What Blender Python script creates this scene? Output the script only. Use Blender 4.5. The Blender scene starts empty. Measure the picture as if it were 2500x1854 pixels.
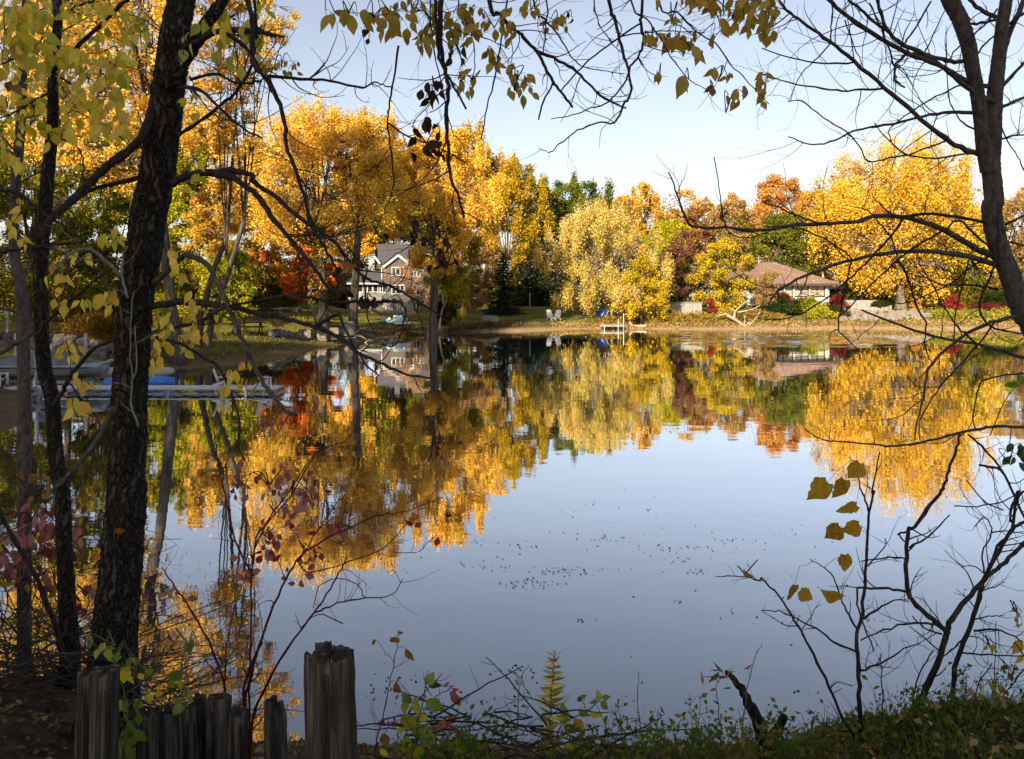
import bpy, math, random
import numpy as np
from mathutils import Vector, Matrix

# ------------------------------------------------------------------ camera, sky, sun, exposure
SC = bpy.context.scene
COL = SC.collection
CAM_H, FPX, CX, YH = 5.0, 1925.0, 1250.0, 692.0      # eye height, focal length and horizon in photo pixels (2500 wide)
cam = bpy.data.cameras.new('camera')
cam.sensor_width = 36.0
cam.lens = 36.0 * FPX / 2500.0
cam.shift_y = -(927.0 - YH) / 2500.0
cam.clip_start, cam.clip_end = 0.05, 3000
cam_o = bpy.data.objects.new('camera', cam)
cam_o.location = (0, 0, CAM_H)
cam_o.rotation_euler = (math.radians(90), 0, 0)
COL.objects.link(cam_o)
SC.camera = cam_o

SUN_ELEV, SUN_AZ = 24.0, 206.0        # azimuth clockwise from +Y (the view direction): behind the viewer, over the shoulder
sd = Vector((math.sin(math.radians(SUN_AZ)) * math.cos(math.radians(SUN_ELEV)),
             math.cos(math.radians(SUN_AZ)) * math.cos(math.radians(SUN_ELEV)), math.sin(math.radians(SUN_ELEV))))
W = bpy.data.worlds.new('World'); SC.world = W; W.use_nodes = True
nt = W.node_tree; nt.nodes.clear()
sky = nt.nodes.new('ShaderNodeTexSky'); sky.sky_type = 'NISHITA'; sky.sun_disc = False
sky.sun_elevation = math.radians(SUN_ELEV); sky.sun_rotation = math.radians(SUN_AZ)
sky.altitude = 0; sky.air_density = 1.0; sky.dust_density = 1.0; sky.ozone_density = 1.0
bg = nt.nodes.new('ShaderNodeBackground'); bg.inputs[1].default_value = 0.069
wo = nt.nodes.new('ShaderNodeOutputWorld')
hs = nt.nodes.new('ShaderNodeHueSaturation'); hs.inputs['Saturation'].default_value = .62; hs.inputs['Value'].default_value = 1.0
tn = nt.nodes.new('ShaderNodeMix'); tn.data_type = 'RGBA'; tn.blend_type = 'MULTIPLY'; tn.inputs[0].default_value = 1; tn.inputs[7].default_value = (1.025, .985, 1.0, 1)
nt.links.new(sky.outputs[0], hs.inputs['Color']); nt.links.new(hs.outputs[0], tn.inputs[6]); nt.links.new(tn.outputs[2], bg.inputs[0]); nt.links.new(bg.outputs[0], wo.inputs[0])
sun = bpy.data.lights.new('sun', 'SUN'); sun.energy = 4.2; sun.angle = math.radians(0.6); sun.color = (1.0, 0.83, 0.62)
sun_o = bpy.data.objects.new('sun', sun); sun_o.rotation_euler = (-sd).to_track_quat('-Z', 'Y').to_euler()
sun_o.location = sd * 100; COL.objects.link(sun_o)
SC.view_settings.view_transform = 'Standard'; SC.view_settings.look = 'None'
SC.view_settings.exposure = 1.35; SC.view_settings.gamma = 1.0
SC.cycles.max_bounces = 6; SC.cycles.diffuse_bounces = 3; SC.cycles.glossy_bounces = 3; SC.cycles.transmission_bounces = 3
SC.cycles.transparent_max_bounces = 6; SC.cycles.caustics_reflective = False; SC.cycles.caustics_refractive = False
SC.cycles.use_denoising = True

# ------------------------------------------------------------------ helpers
def P(x, y, D): return Vector(((x - CX) / FPX * D, D, CAM_H - (y - YH) / FPX * D))
K = 2500.0 / 2228.0
def PX(xd, D): return (xd * K - CX) / FPX * D        # X of a column seen at depth D
def PZ(yd, D): return CAM_H - (yd * K - YH) / FPX * D # Z of a row seen at depth D
def M2(px, D): return px * K / FPX * D               # size in metres

def thing(name, label, cat, loc=(0, 0, 0), group=None):
    o = bpy.data.objects.new(name, None); COL.objects.link(o); o.location = loc; o.empty_display_size = 0.2
    return tag(o, label, cat, group)
def tag(o, label=None, cat=None, group=None, kind=None):
    if label: o['label'] = label
    if cat: o['category'] = cat
    if group: o['group'] = group
    if kind: o['kind'] = kind
    return o
def link(name, me, mat=None, parent=None, loc=None, override=None):
    o = bpy.data.objects.new(name, me); COL.objects.link(o)
    if mat is not None and not me.materials: me.materials.append(mat)
    if override is not None:
        if not me.materials: me.materials.append(override)
        o.material_slots[0].link = 'OBJECT'; o.material_slots[0].material = override
    if parent is not None: o.parent = parent
    if loc is not None: o.location = loc
    return o

def catmull(pts, n=6):
    p = [Vector(q) for q in pts]
    if len(p) < 3:
        return [p[0].lerp(p[-1], i / n) for i in range(n + 1)]
    q = [p[0] * 2 - p[1]] + p + [p[-1] * 2 - p[-2]]
    out = []
    for i in range(1, len(q) - 2):
        a, b, c, d = q[i - 1], q[i], q[i + 1], q[i + 2]
        for k in range(n):
            t = k / n
            out.append(0.5 * ((2 * b) + (c - a) * t + (2 * a - 5 * b + 4 * c - d) * t * t + (3 * b - a - 3 * c + d) * t ** 3))
    out.append(p[-1]); return out

class MB:
    """collects shapes, then links them as ONE mesh object"""
    def __init__(s): s.v = []; s.f = []; s.smooth = []
    def add(s, verts, faces, smooth=False):
        o = len(s.v); s.v.extend([tuple(q) for q in verts])
        for f in faces: s.f.append([o + i for i in f]); s.smooth.append(smooth)
        return s
    def tube(s, pts, radii, n=6, cap=True, wob=0.0, seed=0, ell=1.0):
        pts = [Vector(q) for q in pts]; m = len(pts)
        if not hasattr(radii, '__len__'): radii = [radii] * m
        if len(radii) == 2: radii = [radii[0] + (radii[1] - radii[0]) * i / (m - 1) for i in range(m)]
        rnd = random.Random(seed); vs = []; up = Vector((0.31, 0.17, 0.93)); x = None
        for i in range(m):
            t = (pts[min(i + 1, m - 1)] - pts[max(i - 1, 0)])
            t = t.normalized() if t.length > 1e-9 else Vector((0, 0, 1))
            if x is None:
                x = t.cross(up)
                if x.length < 1e-3: x = t.cross(Vector((1, 0, 0)))
            x = (x - t * x.dot(t)).normalized(); y = t.cross(x)
            for k in range(n):
                a = 2 * math.pi * k / n; r = radii[i] * (1 + wob * (rnd.random() - .5) * 2)
                vs.append(pts[i] + x * (math.cos(a) * r) + y * (math.sin(a) * r * ell))
        fs = [[i * n + k, i * n + (k + 1) % n, (i + 1) * n + (k + 1) % n, (i + 1) * n + k] for i in range(m - 1) for k in range(n)]
        if cap: fs += [list(range(n))[::-1], [(m - 1) * n + k for k in range(n)]]
        return s.add(vs, fs, n > 4)
    def box(s, c, d, rz=0.0, rot=None, taper=1.0):
        R = rot if rot is not None else Matrix.Rotation(rz, 3, 'Z'); c = Vector(c); vs = []
        for dz in (-.5, .5):
            k = 1 if dz < 0 else taper
            for dx, dy in ((-.5, -.5), (.5, -.5), (.5, .5), (-.5, .5)): vs.append(c + R @ Vector((dx * d[0] * k, dy * d[1] * k, dz * d[2])))
        return s.add(vs, [[0, 3, 2, 1], [4, 5, 6, 7], [0, 1, 5, 4], [1, 2, 6, 5], [2, 3, 7, 6], [3, 0, 4, 7]])
    def bar(s, a, b, w, h=None):
        a, b = Vector(a), Vector(b); t = (b - a); L = t.length; t.normalize(); h = h or w
        u = Vector((0, 0, 1)) if abs(t.z) < .95 else Vector((0, 1, 0))
        x = t.cross(u).normalized(); y = x.cross(t)
        R = Matrix((x, t, y)).transposed()
        return s.box((a + b) / 2, (w, L, h), rot=R)
    def prism(s, poly, y0, y1, axis='y'):
        n = len(poly)
        vs = [(p[0], y0, p[1]) for p in poly] + [(p[0], y1, p[1]) for p in poly]
        return s.add(vs, [list(range(n)), list(range(n, 2 * n))[::-1]] + [[i, n + i, n + (i + 1) % n, (i + 1) % n] for i in range(n)])
    def build(s, name, mat, parent=None, origin=None):
        off = Vector(parent.location) if parent is not None else Vector((0, 0, 0))
        if parent is not None and parent.parent is not None: off = off + Vector(parent.parent.location)
        if origin is not None: off = off + Vector(origin)
        me = bpy.data.meshes.new(name)
        v = np.array(s.v, dtype=np.float64) - np.array(off)
        me.from_pydata(v.tolist(), [], s.f); me.polygons.foreach_set('use_smooth', s.smooth); me.update()
        o = link(name, me, mat, parent)
        if origin is not None: o.location = origin
        return o

# ------------------------------------------------------------------ materials
def lin(r, g, b): return tuple(((c / 255) / 12.92 if c / 255 <= .04045 else ((c / 255 + .055) / 1.055) ** 2.4) for c in (r, g, b)) + (1,)
MATS = {}
def newmat(name):
    m = bpy.data.materials.new(name); m.use_nodes = True; n = m.node_tree; n.nodes.clear()
    out = n.nodes.new('ShaderNodeOutputMaterial'); MATS[name] = m
    return m, n, out
def ramp(n, stops, fac):
    r = n.nodes.new('ShaderNodeValToRGB'); e = r.color_ramp.elements
    while len(e) > 1: e.remove(e[-1])
    e[0].position = stops[0][0]; e[0].color = stops[0][1]
    for p, c in stops[1:]:
        q = e.new(p); q.color = c
    if fac is not None: n.links.new(fac, r.inputs[0])
    return r
def noise_node(n, scale, detail=4, rough=.6, coord='Object', stretch=None):
    tc = n.nodes.new('ShaderNodeTexCoord'); t = n.nodes.new('ShaderNodeTexNoise')
    t.inputs['Scale'].default_value = scale; t.inputs['Detail'].default_value = detail; t.inputs['Roughness'].default_value = rough
    src = tc.outputs[coord]
    if stretch:
        mp = n.nodes.new('ShaderNodeMapping'); mp.inputs['Scale'].default_value = stretch; n.links.new(src, mp.inputs[0]); src = mp.outputs[0]
    n.links.new(src, t.inputs['Vector']); return t
def mathn(n, op, a, b=None):
    m = n.nodes.new('ShaderNodeMath'); m.operation = op
    for i, v in enumerate((a, b)):
        if v is None: continue
        if isinstance(v, (int, float)): m.inputs[i].default_value = v
        else: n.links.new(v, m.inputs[i])
    return m.outputs[0]
def surf(name, c1, c2, scale=6, rough=.8, bump=.3, stretch=None, detail=5, dist=.02, spec=.3, metal=0.0, mid=None):
    m, n, out = newmat(name); b = n.nodes.new('ShaderNodeBsdfPrincipled')
    t = noise_node(n, scale, detail, .62, 'Object', stretch)
    st = [(.3, c1), (.7, c2)] if mid is None else [(.28, c1), (.5, mid), (.72, c2)]
    r = ramp(n, st, t.outputs['Fac']); n.links.new(r.outputs[0], b.inputs['Base Color'])
    b.inputs['Roughness'].default_value = rough; b.inputs['Specular IOR Level'].default_value = spec; b.inputs['Metallic'].default_value = metal
    if bump:
        bp = n.nodes.new('ShaderNodeBump'); bp.inputs['Strength'].default_value = bump; bp.inputs['Distance'].default_value = dist
        n.links.new(t.outputs['Fac'], bp.inputs['Height']); n.links.new(bp.outputs[0], b.inputs['Normal'])
    n.links.new(b.outputs[0], out.inputs[0]); return m
def bark(name, c1, c2, c3, vs=14, vstretch=(1, 1, .16), bump=1.0, dist=.03, moss=None):
    m, n, out = newmat(name); b = n.nodes.new('ShaderNodeBsdfPrincipled')
    t = noise_node(n, vs, 6, .7, 'Object', vstretch); t.inputs['Distortion'].default_value = .6
    big = noise_node(n, 2.2, 3, .5)
    r = ramp(n, [(.36, c1), (.52, c2), (.68, c3)], t.outputs['Fac']); col = r.outputs[0]
    if moss:
        mx = n.nodes.new('ShaderNodeMix'); mx.data_type = 'RGBA'
        f = ramp(n, [(.5, (0, 0, 0, 1)), (.7, (.6, .6, .6, 1))], big.outputs['Fac'])
        n.links.new(f.outputs[0], mx.inputs[0]); n.links.new(col, mx.inputs[6]); mx.inputs[7].default_value = moss; col = mx.outputs[2]
    n.links.new(col, b.inputs['Base Color']); b.inputs['Roughness'].default_value = .92; b.inputs['Specular IOR Level'].default_value = .15
    bp = n.nodes.new('ShaderNodeBump'); bp.inputs['Strength'].default_value = bump; bp.inputs['Distance'].default_value = dist
    n.links.new(t.outputs['Fac'], bp.inputs['Height']); n.links.new(bp.outputs[0], b.inputs['Normal'])
    n.links.new(b.outputs[0], out.inputs[0]); return m
def leafmat(name, stops, trans=.35, noise_scale=.22, obj_random=False, gloss=0.0, vein=False):
    """foliage: colour runs over the ramp by a per-leaf tint and by slow patches through the crown"""
    m, n, out = newmat(name)
    if obj_random:
        oi = n.nodes.new('ShaderNodeObjectInfo'); fac = oi.outputs['Random']
        t = noise_node(n, 14, 4, .6); fac = mathn(n, 'ADD', mathn(n, 'MULTIPLY', fac, .75), mathn(n, 'MULTIPLY', mathn(n, 'SUBTRACT', t.outputs['Fac'], .25), .5))
    else:
        at = n.nodes.new('ShaderNodeAttribute'); at.attribute_name = 'tint'
        t = noise_node(n, noise_scale, 3, .55)
        t2 = noise_node(n, noise_scale * 4.5, 3, .6)
        fac = mathn(n, 'ADD', mathn(n, 'MULTIPLY', at.outputs['Fac'], .42), mathn(n, 'ADD', mathn(n, 'MULTIPLY', mathn(n, 'SUBTRACT', t.outputs['Fac'], .24), .85), mathn(n, 'MULTIPLY', mathn(n, 'SUBTRACT', t2.outputs['Fac'], .42), .6)))  # patches mix leaf colours and put darker crown shade into the colour
    r = ramp(n, stops, fac)
    d = n.nodes.new('ShaderNodeBsdfDiffuse'); tr = n.nodes.new('ShaderNodeBsdfTranslucent'); mx = n.nodes.new('ShaderNodeMixShader')
    n.links.new(r.outputs[0], d.inputs[0]); n.links.new(r.outputs[0], tr.inputs[0]); mx.inputs[0].default_value = trans
    n.links.new(d.outputs[0], mx.inputs[1]); n.links.new(tr.outputs[0], mx.inputs[2]); sh = mx.outputs[0]
    if gloss:
        g = n.nodes.new('ShaderNodeBsdfGlossy'); g.inputs['Roughness'].default_value = .45; g.inputs[0].default_value = (.9, .9, .9, 1)
        m2 = n.nodes.new('ShaderNodeMixShader'); m2.inputs[0].default_value = gloss
        n.links.new(sh, m2.inputs[1]); n.links.new(g.outputs[0], m2.inputs[2]); sh = m2.outputs[0]
    n.links.new(sh, out.inputs[0]); return m
def c(r, g, b): return (r, g, b, 1)

GOLD = leafmat('leaf_gold', [(.20, c(.52, .34, .03)), (.36, c(.85, .52, .05)), (.58, c(.95, .63, .11)), (.9, c(.95, .73, .22))])
GOLD2 = leafmat('leaf_yellow_gold', [(.24, c(.20, .17, .02)), (.36, c(.66, .40, .025)), (.58, c(.93, .57, .06)), (.9, c(.95, .67, .15))])
AMBER = leafmat('leaf_amber', [(.22, c(.26, .18, .03)), (.42, c(.64, .39, .05)), (.66, c(.82, .52, .10)), (.9, c(.88, .62, .18))])
OLIVE = leafmat('leaf_olive', [(.2, c(.07, .10, .012)), (.45, c(.20, .22, .015)), (.65, c(.42, .33, .02)), (.9, c(.62, .46, .04))])
GREEN = leafmat('leaf_green', [(.2, c(.04, .07, .01)), (.42, c(.09, .13, .015)), (.64, c(.22, .23, .025)), (.9, c(.52, .42, .04))])
YGREEN = leafmat('leaf_yellow_green', [(.2, c(.14, .19, .015)), (.45, c(.36, .36, .02)), (.7, c(.62, .50, .025)), (.9, c(.75, .55, .04))])
PALE = leafmat('leaf_pale_willow', [(.2, c(.40, .33, .06)), (.42, c(.74, .57, .12)), (.66, c(.84, .65, .24)), (.9, c(.82, .60, .34))], noise_scale=.16)
TAN = leafmat('leaf_tan', [(.2, c(.20, .13, .04)), (.5, c(.46, .30, .10)), (.8, c(.64, .43, .17))])
ORANGE = leafmat('leaf_orange', [(.2, c(.36, .16, .03)), (.5, c(.68, .34, .07)), (.8, c(.82, .48, .13))])
RED = leafmat('leaf_red', [(.2, c(.40, .06, .02)), (.42, c(.74, .20, .035)), (.66, c(.85, .36, .05)), (.9, c(.88, .52, .08))])
MAROON = leafmat('leaf_maroon', [(.2, c(.11, .045, .03)), (.5, c(.24, .10, .06)), (.8, c(.38, .20, .10))])
CRIMSON = leafmat('leaf_crimson', [(.2, c(.06, .01, .014)), (.5, c(.17, .025, .03)), (.85, c(.32, .07, .05))])
NEEDLE = leafmat('needle_spruce', [(.2, c(.008, .022, .012)), (.6, c(.02, .045, .025)), (.9, c(.04, .075, .04))], trans=.12)
DARKGR = leafmat('leaf_dark_hedge', [(.2, c(.012, .025, .006)), (.5, c(.03, .05, .01)), (.85, c(.10, .11, .02))])
WEED = leafmat('leaf_shore_weed', [(.2, c(.10, .12, .02)), (.45, c(.30, .22, .04)), (.7, c(.50, .30, .07)), (.9, c(.52, .26, .07))], noise_scale=.35)
BARKG = bark('bark_grey', c(.07, .058, .048), c(.16, .135, .112), c(.26, .225, .19), vs=5, dist=.08)
BARKD = bark('bark_dark', c(.03, .024, .02), c(.075, .06, .048), c(.13, .105, .085), vs=6, dist=.06)

BARKM = bark('bark_shaded_brown', c(.04, .032, .026), c(.10, .083, .068), c(.17, .145, .12), vs=5, dist=.08)  # darker bark copy; the shade on these trunks is put into the colour
def bark_plates(name):
    """deeply furrowed bark: long plates between dark cracks"""
    m, n, out = newmat(name); b = n.nodes.new('ShaderNodeBsdfPrincipled'); b.inputs['Roughness'].default_value = .93; b.inputs['Specular IOR Level'].default_value = .15
    tc = n.nodes.new('ShaderNodeTexCoord'); nz = n.nodes.new('ShaderNodeTexNoise'); nz.inputs['Scale'].default_value = 9; nz.inputs['Detail'].default_value = 4; n.links.new(tc.outputs['Object'], nz.inputs['Vector'])
    mx = n.nodes.new('ShaderNodeMix'); mx.data_type = 'RGBA'; mx.blend_type = 'ADD'; mx.inputs[0].default_value = .14; n.links.new(tc.outputs['Object'], mx.inputs[6]); n.links.new(nz.outputs['Color'], mx.inputs[7])
    mp = n.nodes.new('ShaderNodeMapping'); mp.inputs['Scale'].default_value = (1, 1, .085); n.links.new(mx.outputs[2], mp.inputs[0])
    v = n.nodes.new('ShaderNodeTexVoronoi'); v.feature = 'DISTANCE_TO_EDGE'; v.inputs['Scale'].default_value = 30; n.links.new(mp.outputs[0], v.inputs['Vector'])
    fine = noise_node(n, 60, 6, .75, 'Object', (1, 1, .3)); big = noise_node(n, 2.0, 3)
    h = mathn(n, 'ADD', mathn(n, 'MINIMUM', mathn(n, 'MULTIPLY', v.outputs['Distance'], 2.6), .8), mathn(n, 'MULTIPLY', fine.outputs['Fac'], .35))
    r = ramp(n, [(.14, c(.010, .008, .006)), (.4, c(.040, .033, .027)), (.9, c(.082, .069, .057)), (1.15, c(.12, .103, .087))], h)
    f = ramp(n, [(.48, c(0, 0, 0)), (.7, c(.55, .55, .55))], big.outputs['Fac'])
    m2 = n.nodes.new('ShaderNodeMix'); m2.data_type = 'RGBA'; n.links.new(f.outputs[0], m2.inputs[0]); n.links.new(r.outputs[0], m2.inputs[6]); m2.inputs[7].default_value = c(.05, .048, .02)
    n.links.new(m2.outputs[2], b.inputs['Base Color'])
    bp = n.nodes.new('ShaderNodeBump'); bp.inputs['Strength'].default_value = 1; bp.inputs['Distance'].default_value = .045; n.links.new(h, bp.inputs['Height']); n.links.new(bp.outputs[0], b.inputs['Normal'])
    n.links.new(b.outputs[0], out.inputs[0]); return m
# ------------------------------------------------------------------ terrain, water
LAKE = np.array([(-9, 8.7), (-4, 8.5), (2, 8.4), (9, 8.6), (24, 9), (50, 14), (85, 30), (98, 55), (88, 76), (70, 83), (55, 85.5), (47, 86), (38.5, 87.2), (30, 86.2), (20, 85.4),
                 (14, 86.5), (9.5, 87), (5.5, 85.5), (1.5, 82.5), (-5.4, 80), (-9, 76.5), (-12.2, 71.5), (-13.2, 66), (-15, 61), (-15.4, 55), (-16.2, 50.5), (-18.8, 47.5), (-20.8, 44),
                 (-22, 39.5), (-21.6, 35), (-19.4, 31.2), (-17.3, 28.5), (-17.2, 24), (-16.4, 18), (-14, 12)], dtype=float)
CTRL = np.array([(-28, 48, 1.5), (-36, 44, 1.5), (-24, 38, .9), (-25, 60, 1.9), (-17, 66, 1.5), (-20, 72, 2.2), (-15, 78, 1.5), (-15, 86, 2.0), (-26, 92, 2.7), (-14, 93, 1.3), (-13, 103, .8), (-14, 118, .6), (-8, 120, .7), (-6, 100, 1.3),
                 (-8, 86, 1.0), (0, 100, 2.1), (3, 90, 1.25), (10, 101, 2.1), (11, 92, 1.2), (20, 95, 1.7), (20, 105, 2.4), (30, 100, 2.3), (36, 98, 2.1), (45, 97, 1.7), (60, 96, 1.7), (0, 150, 4.5), (60, 150, 4.5),
                 (-60, 120, 4.5), (-60, 60, 2.8), (-40, 28, 1.6), (-30, 15, 2.6), (-60, 0, 4), (80, 5, 4), (120, 60, 4), (0, 300, 6), (300, 100, 6), (-300, 100, 6), (0, -60, 4.2)], dtype=float)
def lake_sd(x, y):
    """distance to the shore line, positive on land"""
    x = np.asarray(x, float); y = np.asarray(y, float); d = np.full(x.shape, 1e9); ins = np.zeros(x.shape, bool); n = len(LAKE)
    for i in range(n):
        ax, ay = LAKE[i]; bx, by = LAKE[(i + 1) % n]; ex, ey = bx - ax, by - ay
        t = np.clip(((x - ax) * ex + (y - ay) * ey) / (ex * ex + ey * ey), 0, 1)
        d = np.minimum(d, np.hypot(x - ax - t * ex, y - ay - t * ey))
        cr = ((ay > y) != (by > y)); ins ^= cr & (x < (bx - ax) * (y - ay) / np.where(by == ay, 1e-9, by - ay) + ax)
    return np.where(ins, -d, d)
def sst(a, b, x): t = np.clip((x - a) / (b - a), 0, 1); return t * t * (3 - 2 * t)
def wav(x, y, s, k):
    return (np.sin(x * s + 1.3 * k + 1.7 * np.sin(y * s * .63 + k)) + np.sin(y * s * 1.21 + 2.1 * k + 1.3 * np.sin(x * s * .71 + 2 * k))) * .5
def ground(x, y):
    x = np.asarray(x, float); y = np.asarray(y, float); d = lake_sd(x, y); dp = np.maximum(d, 0)
    num = np.zeros(x.shape); den = np.zeros(x.shape)
    for cx_, cy_, cz_ in CTRL:
        w = 1 / (((x - cx_) ** 2 + (y - cy_) ** 2) + 6.0) ** 1.6; num += w * cz_; den += w
    far = (num / den) * (1 - np.exp(-dp / 4.5)) + .06 * dp / (1 + dp) + .05 * wav(x, y, .5, 1) * np.clip(dp / 3, 0, 1)
    near = np.interp(dp, [0, 1.3, 3.3, 5.3, 7, 9, 30], [0, .75, 1.95, 2.88, 3.28, 3.36, 3.5])
    near = near + .45 * sst(-2.0, -3.2, x) * sst(5.9, 3.0, dp) * sst(1.5, 3.0, dp) + .36 * sst(1.1, 2.1, x) * sst(3.0, 4.6, dp) * sst(8, 5.5, dp)
    near = near + (.035 * wav(x, y, 4.1, 2) + .03 * wav(x, y, 9.7, 3)) * np.clip(dp, 0, 1)
    k = sst(10, 20, y) ; k = np.maximum(k, sst(12, 25, np.abs(x)) * .0 + sst(-12, -22, x))
    land = near * (1 - k) + far * k
    bed = -np.clip(-d * .22, 0, 2.5) - .02
    return np.where(d > 0, land, bed)
def gz(x, y): return float(ground(np.array([x]), np.array([y]))[0])
def on(xd, D): x = PX(xd, D); return Vector((x, D, gz(x, D)))

def axis(parts): return np.unique(np.round(np.concatenate(parts), 4))
xs = axis([np.arange(-420, -60, 18), np.arange(-60, -9, 1.1), np.arange(-9, 9, .17), np.arange(9, 72, 1.1), np.arange(72, 430, 18)])
ys = axis([np.arange(-120, -4, 6), np.arange(-4, 10, .17), np.arange(10, 24, .5), np.arange(24, 112, .8), np.arange(112, 620, 18)])
gx, gy = np.meshgrid(xs, ys); gzv = ground(gx, gy); nx, ny = len(xs), len(ys)
gd = lake_sd(gx, gy)
me = bpy.data.meshes.new('ground')
me.vertices.add(nx * ny); me.vertices.foreach_set('co', np.stack([gx, gy, gzv], -1).reshape(-1).astype(np.float32))
ii, jj = np.meshgrid(np.arange(nx - 1), np.arange(ny - 1)); b0 = (jj * nx + ii).reshape(-1)
quads = np.stack([b0, b0 + 1, b0 + nx + 1, b0 + nx], -1).reshape(-1)
me.loops.add(len(quads)); me.loops.foreach_set('vertex_index', quads.astype(np.int32))
me.polygons.add(len(quads) // 4); me.polygons.foreach_set('loop_start', np.arange(0, len(quads), 4, dtype=np.int32))
me.polygons.foreach_set('use_smooth', np.ones(len(quads) // 4, bool)); me.update(calc_edges=True)
lawn = sst(34, 40, gy) * sst(1.2, 3.5, gd) * (1 - sst(100, 112, gy) * .6)
lawn = np.clip(lawn, 0, 1)
for nm, val in (('lawn', lawn), ('shore', sst(1.5, .4, gd) * sst(14, 22, gy) * (.35 + .65 * sst(-6, 2, gx)))):
    a = me.attributes.new(nm, 'FLOAT', 'POINT'); a.data.foreach_set('value', val.reshape(-1).astype(np.float32))
m, n, out = newmat('ground_mix'); b = n.nodes.new('ShaderNodeBsdfPrincipled'); b.inputs['Roughness'].default_value = .95; b.inputs['Specular IOR Level'].default_value = .1
def attr(n, nm):
    a = n.nodes.new('ShaderNodeAttribute'); a.attribute_name = nm; return a.outputs['Fac']
def mixc(n, f, a, bb):
    mx = n.nodes.new('ShaderNodeMix'); mx.data_type = 'RGBA'
    if isinstance(f, (int, float)): mx.inputs[0].default_value = f
    else: n.links.new(f, mx.inputs[0])
    for i, v in ((6, a), (7, bb)):
        if isinstance(v, tuple): mx.inputs[i].default_value = v
        else: n.links.new(v, mx.inputs[i])
    return mx.outputs[2]
t1 = noise_node(n, 9, 8, .75); t2 = noise_node(n, .35, 5, .65); t3 = noise_node(n, 2.2, 6, .7); t4 = noise_node(n, 34, 4, .7)
litter = ramp(n, [(.3, c(.022, .015, .009)), (.5, c(.06, .042, .024)), (.66, c(.13, .085, .045)), (.8, c(.24, .16, .08))], t1.outputs['Fac'])
grass = ramp(n, [(.28, c(.055, .075, .014)), (.48, c(.14, .155, .03)), (.64, c(.25, .22, .055)), (.82, c(.36, .265, .09))], mathn(n, 'ADD', mathn(n, 'MULTIPLY', t3.outputs['Fac'], .55), mathn(n, 'MULTIPLY', t4.outputs['Fac'], .45)))
sand = ramp(n, [(.3, c(.17, .115, .06)), (.5, c(.36, .25, .13)), (.7, c(.52, .39, .22))], t1.outputs['Fac'])
fl = mathn(n, 'MULTIPLY', attr(n, 'lawn'), ramp(n, [(.36, c(.25, .25, .25)), (.56, c(1, 1, 1))], t2.outputs['Fac']).outputs[0])
col = mixc(n, fl, litter.outputs[0], grass.outputs[0]); col = mixc(n, mathn(n, 'MULTIPLY', attr(n, 'shore'), .9), col, sand.outputs[0])
n.links.new(col, b.inputs['Base Color'])
bp = n.nodes.new('ShaderNodeBump'); bp.inputs['Strength'].default_value = .8; bp.inputs['Distance'].default_value = .05
n.links.new(t1.outputs['Fac'], bp.inputs['Height']); n.links.new(bp.outputs[0], b.inputs['Normal']); n.links.new(b.outputs[0], out.inputs[0])
link('ground', me, m)['kind'] = 'structure'

m, n, out = newmat('lake_water')
geo = n.nodes.new('ShaderNodeNewGeometry'); sp = n.nodes.new('ShaderNodeSeparateXYZ'); n.links.new(geo.outputs['Position'], sp.inputs[0])
def wnoise(scale, stretch, detail=3):
    mp = n.nodes.new('ShaderNodeMapping'); mp.inputs['Scale'].default_value = stretch; n.links.new(geo.outputs['Position'], mp.inputs[0])
    t = n.nodes.new('ShaderNodeTexNoise'); t.inputs['Scale'].default_value = scale; t.inputs['Detail'].default_value = detail; t.inputs['Roughness'].default_value = .5
    n.links.new(mp.outputs[0], t.inputs['Vector']); return t.outputs['Fac']
fine = wnoise(2.6, (.55, 1, 1), 2); mid_ = wnoise(.5, (.6, 1, 1), 2); patch = wnoise(.07, (.5, 1.6, 1), 2)
h = mathn(n, 'ADD', mathn(n, 'MULTIPLY', fine, .0012), mathn(n, 'MULTIPLY', mid_, .007))
bp = n.nodes.new('ShaderNodeBump'); bp.inputs['Strength'].default_value = 1; bp.inputs['Distance'].default_value = 1.0; n.links.new(h, bp.inputs['Height'])
gl = n.nodes.new('ShaderNodeBsdfGlossy'); gl.inputs['Roughness'].default_value = .015; gl.inputs[0].default_value = c(.93, .95, .97)
df = n.nodes.new('ShaderNodeBsdfDiffuse'); df.inputs[0].default_value = c(.022, .030, .042)
lw = n.nodes.new('ShaderNodeLayerWeight'); lw.inputs['Blend'].default_value = .5
fr = ramp(n, [(0, c(.05, .05, .05)), (.5, c(.32, .32, .32)), (.62, c(.50, .50, .50)), (.74, c(.76, .76, .76)), (.86, c(.93, .93, .93)), (1, c(1, 1, 1))], lw.outputs['Facing'])
mx = n.nodes.new('ShaderNodeMixShader')
n.links.new(bp.outputs[0], gl.inputs['Normal']); n.links.new(bp.outputs[0], lw.inputs['Normal'])
n.links.new(fr.outputs[0], mx.inputs[0]); n.links.new(df.outputs[0], mx.inputs[1]); n.links.new(gl.outputs[0], mx.inputs[2]); n.links.new(mx.outputs[0], out.inputs[0])
wx = axis([np.arange(-40, 12, 6.5), np.arange(12, 36, .15), np.arange(36, 46, 2.5), np.arange(46, 60, .15), np.arange(60, 121, 10)])
wy = axis([np.arange(6, 60, 6), np.arange(60, 82.6, .15), np.arange(82.6, 100, 4)])
qx, qy = np.meshgrid(wx, wy); wrng = np.random.default_rng(2); wz = np.zeros(qx.shape)
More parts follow.
